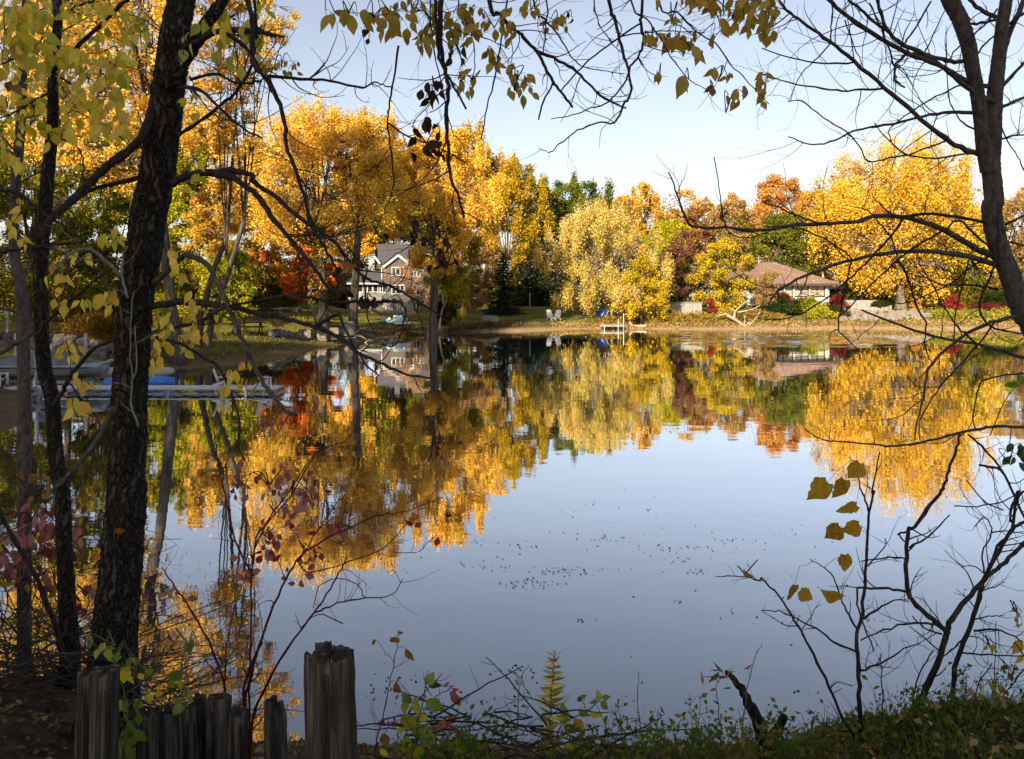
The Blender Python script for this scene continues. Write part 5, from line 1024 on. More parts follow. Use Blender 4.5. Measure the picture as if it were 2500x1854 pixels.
def rough_trunk(near, px, D0, D1, wid, name='trunk', n=56, ridge=.11, mat=None, seed=1, sub=14):
    """thick trunk with furrowed bark in the geometry; wid = widths in photo pixels at each point"""
    m = len(px); pts = [P(x, y, D0 + (D1 - D0) * i / (m - 1)) for i, (x, y) in enumerate(px)]; w = [wd * p.y / FPX / 2 for wd, p in zip(wid, pts)]
    P3 = catmull(pts, sub); W_ = np.interp(np.linspace(0, m - 1, len(P3)), range(m), w); rng = np.random.default_rng(seed); vs = []; th = np.arange(n) / n * 2 * math.pi; L = 0
    ph = rng.uniform(0, 6.28, 8); kk = [7, 11, 16, 23]
    for i, p in enumerate(P3):
        if i: L += (p - P3[i - 1]).length
        t = (P3[min(i + 1, len(P3) - 1)] - P3[max(i - 1, 0)]).normalized(); x = Vector((0, 1, 0)).cross(t).normalized(); y = t.cross(x)
        r = 0
        for q, k in enumerate(kk): r = r + np.abs(np.sin(k * .5 * th + ph[q] + 1.1 * np.sin(L * (5 + 3 * q) + ph[q + 4] + 2 * th))) / (1 + .35 * q)
        r = W_[i] * (1 + ridge * (r / 2.0 - .9) + .03 * rng.normal(size=n) + .05 * np.sin(2 * th + L * 2))
        for k in range(n): vs.append(p + x * (math.cos(th[k]) * r[k]) + y * (math.sin(th[k]) * r[k]))
    mb = MB().add(vs, [[i * n + k, i * n + (k + 1) % n, (i + 1) * n + (k + 1) % n, (i + 1) * n + k] for i in range(len(P3) - 1) for k in range(n)] + [[(len(P3) - 1) * n + k for k in range(n)]], True)
    mb.build(name, mat or near.bmat, near.root); near.samp += [(p, float(r_)) for p, r_ in zip(P3, W_)]; return P3

# ---- furrowed trunk with long bare limbs over the water
D = 4.6
el = Near('elm_tree', 'dark furrowed elm trunk leaning over the water beside the old posts', 'tree', P(270, 1725, D), NBARK)
rough_trunk(el, [(255, 1800)] + [(272, 1700)] + B1((690, 1100), (705, 900), (722, 700), (742, 500), (762, 300), (785, 0)) + A5((820, 1500), (835, 1200), (845, 900), (865, 600), (890, 300)) + A1((930, 1650), (970, 1400), (1010, 1200), (1040, 1000), (1070, 800), (1095, 600), (1120, 400), (1140, 200), (1180, 0), (1230, -300)), D, 4.9,
            [150, 118, 108, 100, 96, 94, 92, 90, 86, 84, 82, 81, 80, 80, 78, 76, 76, 74, 72, 72, 66, 62, 58, 50], seed=4)
T_ = NTWIG
el.branch(A1((1100, 560), (1170, 430), (1230, 330), (1290, 230), (1390, 90), (1470, -40), (1560, -250)), 4.78, 4.5, .055, .03, n=10, mat=NBARK)
el.branch(A1((1250, 290), (1380, 215), (1500, 200), (1705, 212), (1790, 235)), 4.6, 4.2, .022, .010, 5, .3, mat=T_)
el.branch(A1((1010, 650), (960, 820), (860, 960), (700, 1080), (560, 1215), (450, 1320), (330, 1430), (250, 1560)), 4.8, 4.3, .032, .02, 6, .3, mat=T_)
el.branch(A1((930, 1150), (750, 1195), (570, 1245), (470, 1330)), 4.8, 4.5, .018, .010, 3, .3, mat=T_)
el.branch(A1((1120, 1195), (1200, 1150), (1330, 1128), (1500, 1150), (1620, 1230), (1705, 1310)) + A2((120, 1420), (190, 1500), (250, 1580)) + A6((360, 280), (500, 450), (600, 600), (680, 690)), 4.75, 4.1, .026, .008, 9, .45, mat=T_)
el.branch(A1((1330, 1128), (1500, 1110), (1640, 1140)) + A2((0, 1185), (150, 1290), (300, 1420), (430, 1500)) + A6((500, 120), (680, 240), (800, 400), (900, 510), (1000, 580), (1150, 620), (1300, 700), (1450, 790), (1550, 850), (1680, 965)), 4.7, 3.9, .018, .004, 10, .35, mat=T_)
el.branch(A1((1600, -20), (1640, 140), (1640, 300)) + A2((0, 430), (80, 500), (150, 640), (200, 800), (210, 950), (270, 1100), (330, 1290), (380, 1480)) + A6((450, 0), (520, 160), (600, 300), (700, 470), (710, 620), (705, 760)), 4.2, 3.9, .016, .006, 9, .4, mat=T_)
el.branch(A2((60, 495), (300, 515), (500, 530), (700, 575), (780, 535)), 4.2, 4.0, .010, .004, 12, .35, mat=T_, up=.5)
el.branch(A2((20, 180), (60, 210), (110, 225), (200, 240)), 4.2, 4.1, .009, .006, 3, .2, mat=T_)
el.branch(A2((-200, 215), (-60, 300), (60, 500), (120, 600)), 4.3, 4.2, .013, .009, 6, .4, mat=T_)
el.branch(A1((1160, 880), (1300, 790), (1430, 690), (1560, 570), (1640, 410), (1670, 200), (1650, -20)), 4.7, 4.3, .012, .008, 9, .4, mat=T_)
el.branch(A1((1160, 570), (1260, 575), (1350, 620), (1440, 720), (1560, 820), (1705, 900)), 4.7, 4.2, .012, .006, 8, .4, mat=T_)
el.branch(A1((1240, 520), (1400, 480), (1560, 545), (1700, 530)), 4.6, 4.3, .010, .006, 6, .4, mat=T_)
el.branch(A2((940, 300), (910, 520), (880, 700), (870, 800), (890, 950), (910, 1200), (860, 1350), (800, 1480), (750, 1600)), 3.9, 3.8, .006, .003, 8, .35, mat=T_, world=None)
el.branch(A2((780, 535), (860, 560), (905, 570)), 4.0, 3.9, .004, .003, 2, .2, mat=T_)
el.branch(A2((870, 800), (1000, 890), (1120, 930), (1250, 990), (1380, 1060)), 3.88, 3.8, .005, .003, 5, .25, mat=T_)
el.branch(A5((985, 395), (1200, 365), (1400, 385), (1550, 410), (1705, 450)) + A6((200, 880), (380, 930), (500, 970), (620, 1010), (760, 1090), (900, 1190), (1100, 1290), (1300, 1370), (1510, 1405)), 4.7, 3.7, .022, .005, 6, .35, mat=T_)
el.branch(A6((500, 970), (620, 910), (730, 850)), 4.2, 4.15, .012, .007, 2, .2, mat=T_)
el.branch(A6((730, 880), (800, 1040), (880, 1180), (960, 1300), (1060, 1385)), 4.15, 3.9, .007, .004, 5, .3, mat=T_, up=-.3)
el.branch(A6((30, 745), (200, 715), (420, 712), (560, 745), (800, 760), (1000, 755), (1150, 750), (1260, 770)), 4.5, 4.0, .010, .006, 6, .25, mat=T_)
el.branch(A6((1250, 770), (1290, 830), (1265, 960), (1240, 1050), (1190, 1130), (1080, 1120)), 4.0, 3.9, .005, .003, 4, .25, mat=T_, up=-.4)
el.branch(A6((940, 560), (945, 700), (960, 840), (990, 950), (1035, 1025)), 3.95, 3.9, .005, .003, 3, .2, mat=T_, up=-.5)
el.branch(A5((1000, 250), (1080, 170), (1200, 70), (1330, 110), (1400, 210), (1460, 330), (1530, 500), (1590, 650), (1650, 780), (1705, 880)) + crop(500, 780, 5.57)((900, 1020), (1000, 1130), (1120, 1270), (1250, 1300)), 4.75, 3.9, .02, .008, 6, .3, mat=NSMOOTH)
el.branch(A5((975, 575), (1150, 530), (1330, 480), (1480, 400), (1705, 350)), 4.7, 4.3, .013, .006, 4, .3, mat=T_)
el.branch(A5((1020, 600), (1180, 640), (1300, 710), (1420, 790), (1480, 900), (1530, 1040), (1560, 1160), (1550, 1300), (1590, 1400)), 4.65, 4.1, .010, .004, 7, .35, mat=T_, up=-.3)
el.branch(A5((790, 205), (700, 110), (590, 25), (480, 40), (400, 110), (360, 160)), 4.55, 4.3, .012, .007, 5, .25, mat=surf('grey_twig', c(.15, .135, .12), c(.28, .255, .23), 20, .9, .4))
el.branch(A5((830, 340), (800, 220), (790, 100), (830, 0)), 4.45, 4.5, .008, .005, 3, .2, mat=MATS['grey_twig'])
el.branch(A5((860, 880), (850, 700), (850, 500), (870, 300)), 4.42, 4.45, .004, .003, 4, .3, mat=MATS['grey_twig'])
el.branch(A5((900, 1180), (850, 980), (890, 760), (880, 520)), 4.42, 4.45, .006, .004, 4, .3, mat=MATS['grey_twig'])
el.branch(A5((735, 1050), (650, 1230), (550, 1380), (450, 1480), (330, 1600)), 4.5, 4.2, .014, .010, 6, .3, mat=NSMOOTH)
for cr, x0, y0, x1, y1, n_, sz, mt in [
    (A1, 620, 60, 960, 300, 22, 75, L_YG), (A1, 480, 380, 800, 720, 50, 88, L_YG), (A1, 580, 740, 860, 990, 24, 88, L_YEL), (A1, 1280, 20, 1460, 230, 9, 110, L_YG), (A1, 1390, 150, 1705, 480, 30, 85, L_YG), (A1, 1170, 230, 1260, 380, 4, 90, L_YG),
    (A1, 1170, 620, 1300, 760, 7, 60, L_YG), (A1, 1200, 1000, 1420, 1260, 8, 60, L_YG), (A1, 640, 1480, 820, 1610, 10, 70, L_YG), (A2, 0, 0, 100, 130, 8, 70, L_YG), (A2, 60, 400, 290, 500, 14, 45, L_OCH),
    (A5, 610, 310, 770, 480, 13, 85, L_YEL), (A5, 1110, 130, 1200, 230, 4, 95, L_YEL), (A5, 990, 430, 1130, 620, 13, 75, L_YEL), (A5, 1190, 330, 1330, 470, 7, 70, L_YEL), (A5, 1230, 440, 1380, 620, 13, 80, L_YEL), (A5, 1160, 600, 1260, 720, 7, 75, L_YEL),
    (A5, 970, 640, 1100, 830, 14, 75, L_YEL), (A5, 1380, 470, 1480, 600, 6, 70, L_YEL), (A5, 1480, 800, 1610, 960, 7, 80, L_YEL), (A5, 1100, 60, 1200, 130, 3, 70, L_YEL), (A5, 1100, 290, 1170, 320, 1, 90, L_BRN), (A5, 1410, 310, 1460, 360, 1, 75, L_BRN), (A5, 1570, 520, 1590, 560, 1, 65, L_BRN),
    (A5, 1580, 760, 1630, 800, 2, 70, L_YEL), (A6, 140, 930, 200, 990, 1, 110, L_BRN), (A6, 670, 480, 800, 700, 14, 80, L_DEAD), (A6, 880, 730, 1040, 810, 9, 80, L_DEAD), (A6, 880, 380, 930, 450, 3, 80, L_DEAD), (A6, 910, 560, 950, 600, 2, 60, L_BRN), (A2, 1010, 790, 1240, 1030, 14, 80, L_DEAD), (A6, 690, 380, 840, 500, 5, 70, L_BRN)]:
    el.cluster(cr, x0, y0, x1, y1, n_, sz, mt, ('ov', 'ov2', 'el') if mt is not L_DEAD else ('cu', 'ov2'))

# ---- slimmer dark trunk beside it
D = 5.3
bx_ = Near('box_elder_sapling', 'slim dark box elder trunk hung with yellow green leaves', 'tree', P(165, 1740, D), NBARK)
rough_trunk(bx_, [(150, 1800)] + B1((405, 1340), (430, 1050), (425, 900), (410, 600), (395, 300), (385, 0)) + A5((380, 1500), (355, 1250), (340, 1000), (290, 800), (270, 550), (265, 300)) + A1((265, 1650), (290, 1400), (310, 1150), (335, 900), (345, 700), (345, 500), (375, 150), (370, 0), (365, -300)), D, 5.5,
            [66, 50, 46, 42, 38, 36, 36, 35, 35, 34, 33, 32, 31, 31, 30, 28, 26, 25, 24, 22, 22, 18], n=28, ridge=.07, seed=9)
bx_.branch(B1((440, 1100), (390, 1000), (350, 850), (300, 720), (220, 520), (90, 300), (0, 140), (-60, 20)), 5.25, 5.0, .022, .012, 5, .4, mat=NTWIG)
bx_.branch(A5((350, 1040), (400, 960), (440, 880), (500, 790), (600, 680), (690, 635), (760, 610)), 5.3, 5.1, .016, .012, 3, .3, mat=NTWIG)
bx_.branch(A5((285, 520), (400, 400), (500, 320), (640, 210), (760, 130)), 5.3, 5.0, .012, .008, 6, .3, mat=NTWIG)
bx_.branch(A5((230, 510), (150, 450), (60, 420), (-40, 410)), 5.3, 5.2, .010, .008, 3, .3, mat=NSMOOTH)
bx_.branch(A5((230, 560), (100, 640), (0, 700), (-80, 740)), 5.3, 5.1, .018, .014, 3, .3, mat=NSMOOTH)
bx_.branch(A1((0, 1230), (130, 1270), (300, 1400), (450, 1490), (560, 1580)), 5.1, 4.9, .011, .007, 7, .3, mat=NTWIG)
bx_.branch(A1((0, 1640), (200, 1610), (400, 1590), (540, 1580)), 5.2, 5.0, .011, .007, 5, .25, mat=NTWIG)
bx_.branch(A1((300, 1310), (450, 1150), (470, 330), (560, 250), (670, 150), (780, 50), (830, 0)), 5.3, 5.0, .010, .009, 6, .3, mat=NTWIG) if False else bx_.branch(A1((340, 470), (470, 335), (560, 250), (670, 150), (760, 60), (830, 0), (900, -80)), 5.4, 5.0, .016, .012, 7, .35, mat=NTWIG)
bx_.branch(A1((350, 170), (440, 80), (560, 20), (700, -40)), 5.4, 5.1, .009, .007, 5, .3, mat=NTWIG)
bx_.branch(A1((360, 480), (470, 560), (560, 700), (640, 800), (760, 900)), 5.4, 5.0, .009, .004, 6, .3, mat=NTWIG)
bx_.branch(A1((325, 900), (450, 920), (520, 980), (545, 1100), (500, 1250)), 5.4, 5.1, .007, .004, 4, .3, mat=NTWIG)
bx_.branch(A1((345, 600), (230, 650), (120, 720), (0, 770)), 5.4, 5.1, .009, .005, 6, .3, mat=NTWIG)
bx_.branch(A1((350, 480), (250, 420), (130, 380), (0, 420)), 5.4, 5.1, .009, .005, 6, .3, mat=NTWIG)
bx_.branch(A5((440, 880), (500, 960), (600, 1080), (650, 1180), (560, 1300)), 5.2, 5.0, .005, .003, 5, .3, mat=NTWIG)
for cr, x0, y0, x1, y1, n_, sz, mt in [
    (A1, 80, 70, 380, 280, 46, 86, L_YG), (A1, 120, 280, 520, 460, 56, 86, L_YG), (A1, 0, 60, 110, 340, 10, 85, L_YG), (A1, 0, 230, 120, 560, 14, 85, L_YEL), (A1, 380, 500, 560, 760, 12, 65, L_YEL), (A1, 430, 770, 560, 860, 6, 80, L_YEL), (A1, 310, 870, 470, 1000, 6, 95, L_YEL), (A1, 60, 560, 170, 640, 4, 90, L_BRN),
    (A1, 80, 640, 340, 780, 15, 75, L_YG), (A1, 90, 800, 330, 930, 10, 85, L_YG), (A1, 0, 640, 60, 760, 6, 85, L_YEL), (A1, 20, 1010, 150, 1130, 6, 90, L_YEL), (A1, 60, 1310, 170, 1640, 14, 80, L_YEL), (A1, 400, 0, 720, 120, 18, 70, L_YG), (A1, 130, 0, 340, 90, 12, 70, L_YG),
    (A5, 290, 80, 360, 160, 2, 80, L_YEL), (A5, 300, 190, 340, 250, 1, 75, L_YEL), (A5, 360, 180, 480, 300, 5, 80, L_YEL), (A5, 470, 60, 600, 130, 4, 80, L_YG), (A5, 340, 350, 440, 450, 4, 75, L_YEL), (A5, 510, 360, 610, 500, 4, 85, L_YG), (A5, 350, 640, 530, 780, 9, 75, L_YEL), (A5, 460, 840, 600, 970, 8, 75, L_YEL), (A5, 450, 1010, 580, 1110, 6, 80, L_YEL)]:
    bx_.cluster(cr, x0, y0, x1, y1, n_, sz, mt)

# ---- overhanging tree; its trunk stands beside the viewpoint, limbs pass overhead
ov = Near('hackberry_tree', 'overhanging hackberry limbs with ochre leaves dangling against the sky', 'tree', (3.1, -.9, gz(3.1, -.9)), NTWIG)
MB().tube(catmull([(3.1, -.9, 3.0), (3.0, -.6, 5), (2.7, .3, 6.6), (2.2, 1.6, 7.6)], 8), [.16, .09], 14, wob=.04).build('trunk', NBARK, ov.root)
limb = ov.branch(None, 0, 0, .085, .03, n=10, world=[(2.3, 1.4, 7.5), (1.6, 2.8, 7.75), (.6, 3.6, 7.7), (-.5, 4.0, 7.75), (-1.6, 4.2, 7.9)])
LS = [p.copy() for p in limb]
def hang(px, D0, D1, r0, r1, twigs=6, tl=.3, up=-.1):
    e = P(px[0][0], px[0][1], D0); s0 = min(LS, key=lambda q: (q - e).length); pts = [P(x, y, D0 + (D1 - D0) * i / (len(px) - 1)) for i, (x, y) in enumerate(px)]
    ov.branch(None, 0, 0, r0 * 1.1, r1, twigs, tl, up=up, world=[s0, s0.lerp(e, .55) + Vector((0, .05, .12))] + pts, mat=NTWIG)
hang(A2((1530, 0), (1600, 90), (1705, 200)) + A3((100, 240), (190, 340), (240, 440), (290, 530), (350, 600), (420, 700)), 4.0, 3.8, .012, .006, 8)
hang(A3((180, 330), (330, 395), (450, 470), (550, 570), (650, 655), (770, 705)), 3.9, 3.8, .010, .005, 6) if False else ov.branch(A3((185, 335), (330, 395), (450, 470), (550, 570), (650, 655), (770, 705)), 3.92, 3.8, .009, .004, 7, .25)
ov.branch(A3((290, 545), (230, 660), (200, 780)), 3.85, 3.8, .005, .004, 0)
hang(A3((655, -10), (690, 110), (730, 260), (760, 380), (785, 460), (800, 610), (750, 690), (690, 800), (580, 795), (460, 850), (340, 930), (280, 990), (200, 965)), 3.9, 3.8, .010, .002, 9)
hang(A3((875, -20), (865, 150), (880, 260), (850, 370), (800, 430), (750, 550), (650, 660), (540, 705), (420, 750), (280, 775)), 4.0, 3.8, .009, .002, 9)
ov.branch(A3((870, 150), (720, 245), (570, 360), (450, 470), (340, 600)), 3.95, 3.85, .005, .004, 6, .3)
ov.branch(A3((730, 240), (900, 210), (1080, 205), (1280, 215)), 3.9, 3.9, .004, .002, 6, .3)
hang(A3((800, 0), (900, 120), (1000, 260), (1080, 400), (1180, 520), (1330, 600)), 4.0, 3.9, .006, .002, 8)
hang(A3((980, 0), (1100, 80), (1230, 210), (1350, 290), (1450, 420), (1550, 520), (1640, 620), (1700, 680)), 4.0, 3.9, .006, .002, 8)
hang(A3((170, 0), (240, 120), (330, 230), (400, 350), (480, 430), (600, 460), (760, 480)), 4.1, 3.9, .006, .002, 9)
hang(A3((560, 0), (560, 60), (620, 200), (740, 350), (770, 400)), 4.0, 3.9, .004, .002, 8)
hang(A3((255, 0), (250, 130), (240, 260), (230, 340)), 4.0, 3.9, .005, .003, 5)
hang(A2((1220, -20), (1215, 150), (1215, 300), (1240, 450), (1265, 560), (1255, 750), (1260, 950), (1280, 1150), (1320, 1260), (1365, 1420)), 3.7, 3.6, .013, .006, 12, .3)
hang(A2((1180, -20), (1190, 150), (1195, 300), (1230, 440), (1290, 540), (1380, 710)), 3.7, 3.6, .008, .005, 6, .25)
hang(A2((1150, -20), (1160, 200), (1185, 400), (1250, 700), (1290, 850), (1370, 960)), 3.72, 3.65, .004, .002, 8, .25)
hang(A2((1640, 0), (1610, 250), (1570, 480), (1520, 700), (1478, 905)), 3.9, 3.8, .006, .003, 3, .2)
hang(A2((1080, -10), (960, 60), (820, 105), (650, 85), (530, 90)), 3.8, 3.7, .004, .0015, 4, .2)
hang(A2((1020, -20), (1100, 70), (1200, 160), (1340, 210), (1500, 250), (1660, 320)), 3.8, 3.8, .005, .002, 7, .25)
hang(A2((1330, -20), (1360, 100), (1420, 240), (1440, 400), (1420, 520)), 3.8, 3.8, .004, .002, 7, .25)
hang(A3((1400, -20), (1350, 60), (1380, 160), (1420, 240)), 3.9, 3.9, .005, .002, 6, .25)
hang(A3((1560, -20), (1500, 60), (1440, 130), (1340, 250)), 3.9, 3.9, .005, .002, 6, .25)
ov.branch(A2((1240, 500), (1200, 560), (1130, 690), (1060, 760), (1030, 830)), 3.68, 3.65, .003, .002, 5, .2)
ov.branch(A6((1345, 60), (1380, 170), (1300, 300), (1200, 360), (1100, 440)), 3.62, 3.6, .003, .002, 3, .15)
ov.branch(A6((1440, 40), (1560, 180), (1660, 280), (1720, 420), (1760, 520)), 3.62, 3.6, .004, .002, 4, .2)
for cr, x0, y0, x1, y1, n_, sz, mt in [
    (A2, 410, 90, 530, 160, 3, 110, L_OCH), (A2, 580, 80, 690, 160, 6, 100, L_OCH), (A2, 700, 90, 800, 170, 6, 90, L_OCH), (A2, 790, 30, 1000, 260, 24, 95, L_OCH), (A2, 1000, 0, 1200, 290, 24, 80, L_OCH), (A2, 1030, 300, 1140, 350, 3, 95, L_OCH), (A2, 1270, 30, 1450, 300, 24, 85, L_OCH),
    (A2, 1450, 60, 1705, 290, 16, 75, L_OCH), (A2, 1480, 330, 1600, 450, 9, 70, L_OCH), (A2, 1330, 480, 1450, 620, 9, 75, L_OCH), (A2, 690, 210, 810, 280, 3, 60, L_DEAD), (A2, 1130, 540, 1200, 590, 3, 80, L_DEAD), (A2, 1090, 610, 1250, 690, 7, 75, L_DEAD), (A2, 1250, 330, 1370, 420, 6, 65, L_DEAD),
    (A2, 1640, 420, 1705, 660, 8, 65, L_OCH), (A3, 90, 30, 220, 110, 8, 60, L_OCH), (A3, 240, 100, 390, 240, 8, 65, L_OCH), (A3, 0, 160, 40, 280, 4, 75, L_OCH), (A3, 0, 500, 190, 660, 12, 75, L_OCH), (A3, 390, 90, 440, 140, 3, 40, L_DEAD), (A3, 890, 240, 990, 290, 5, 85, L_OCH), (A3, 1010, 270, 1190, 340, 8, 95, L_OCH),
    (A3, 1190, 340, 1290, 390, 4, 100, L_OCH), (A3, 1040, 220, 1380, 320, 14, 55, L_OCH), (A3, 950, 450, 1010, 520, 3, 75, L_OCH), (A3, 1110, 535, 1180, 570, 2, 120, L_OCH), (A3, 1260, 480, 1350, 500, 2, 90, L_OCH), (A3, 1325, 580, 1370, 610, 2, 75, L_BRN), (A3, 1400, 490, 1470, 530, 4, 60, L_OCH), (A3, 1410, 590, 1580, 690, 7, 80, L_OCH),
    (A3, 1640, 500, 1705, 720, 8, 75, L_OCH), (A3, 955, 30, 1000, 70, 3, 55, L_OCH), (A3, 1050, 60, 1100, 180, 6, 55, L_OCH), (A3, 1110, 0, 1705, 80, 44, 80, L_OCH), (A3, 1350, 80, 1705, 250, 30, 75, L_OCH), (A4, 0, 60, 110, 270, 14, 70, L_OCH),
    (A6, 1310, 50, 1400, 300, 8, 75, L_DEAD), (A6, 1420, 190, 1480, 280, 2, 85, L_DEAD), (A6, 1580, 230, 1660, 380, 5, 80, L_DEAD), (A6, 1510, 390, 1790, 580, 9, 85, L_DEAD), (A6, 1050, 200, 1130, 240, 3, 65, L_DEAD)]:
    ov.cluster(cr, x0, y0, x1, y1, n_, sz, mt, ('el', 'ov2', 'ov', 'el') if mt is not L_DEAD else ('cu', 'ov2'), spread=.15)
# ---- a third, paler trunk further along the bank, its leaves mixing into the canopy
D = 7.2; p0_ = P(62, 1330, D); g0_ = Vector((p0_.x, D, gz(p0_.x, D)))
th_ = Near('maple_sapling', 'pale brown maple trunk with bright yellow leaves beyond the slim dark trunk', 'tree', g0_, NSMOOTH)
rough_trunk(th_, [(58, YH - (g0_.z - .3 - CAM_H) / D * FPX), (60, 1150), (58, 900), (50, 700)] + A1((95, 1650), (95, 1300), (120, 1000), (140, 700), (150, 450), (160, 150), (170, -100), (180, -300)), D, 7.6, [34, 30, 28, 26, 24, 23, 22, 20, 18, 16, 14, 10], n=22, ridge=.05, seed=33)
for px, r0, tw in [(A1((130, 900), (240, 760), (420, 560), (620, 400)), .012, 8), (A1((150, 500), (60, 380), (-40, 260)), .010, 6), (A1((150, 450), (320, 260), (560, 120), (800, 40)), .012, 8), (A1((165, 100), (380, 20), (620, -60)), .010, 6), (A1((120, 1000), (20, 900), (-60, 850)), .009, 5), (A1((160, 200), (40, 120), (-60, 60)), .009, 5), (A1((110, 1200), (260, 1120), (420, 1080)), .009, 6)]:
    th_.branch(px, 7.45, 6.8, r0, .003, tw, .5, mat=NTWIG)
for x0, y0, x1, y1, n_, sz in [(0, 0, 330, 160, 26, 58), (300, 0, 640, 170, 26, 56), (600, 0, 1000, 140, 22, 54), (0, 160, 260, 400, 24, 58), (240, 180, 560, 420, 26, 56), (520, 260, 820, 520, 24, 54), (0, 420, 300, 640, 20, 58), (760, 140, 1000, 420, 16, 54), (180, 640, 480, 860, 16, 54), (0, 800, 140, 1000, 12, 56), (380, 980, 520, 1120, 8, 52)]:
    th_.cluster(A1, x0, y0, x1, y1, n_, sz, L_YEL if n_ % 4 else L_YG, D=6.9, spread=.4)
print('leaves', el.nl, bx_.nl, ov.nl, th_.nl)
# ---- forked smooth barked tree with long drooping bare limbs
D = 5.0
fk = Near('ash_tree', 'forked smooth barked ash with bare limbs arching over the lake', 'tree', (3.75, 5.0, gz(3.75, 5.0)), NSMOOTH)
b_ = fk.root.location
def px_of(v): return (v[0] / v[1] * FPX + CX, YH - (v[2] - CAM_H) / v[1] * FPX)
rough_trunk(fk, [px_of((b_[0] + .02, 5, b_[2] - .3)), px_of((b_[0], 5, b_[2] + .4)), (2640, 1150)] + A8((2330, 1180), (2228, 1010), (2150, 800), (2090, 620), (2030, 480), (1980, 300), (1952, 100)) + A4((1510, 1300), (1490, 1080), (1500, 900), (1510, 700), (1522, 550), (1545, 350), (1565, 150), (1590, 0), (1620, -300)), D, 5.0,
            [90, 80, 62, 54, 50, 48, 46, 46, 44, 44, 42, 40, 38, 34, 33, 30, 28, 27, 27, 22], n=30, ridge=.035, seed=21)
rough_trunk(fk, A4((1470, 1120), (1440, 950), (1425, 780), (1400, 600), (1370, 450), (1345, 300), (1290, 130), (1225, 0), (1130, -250)), 4.98, 4.85, [34, 34, 33, 32, 32, 34, 36, 36, 30], name='stem', n=26, ridge=.035, seed=22)
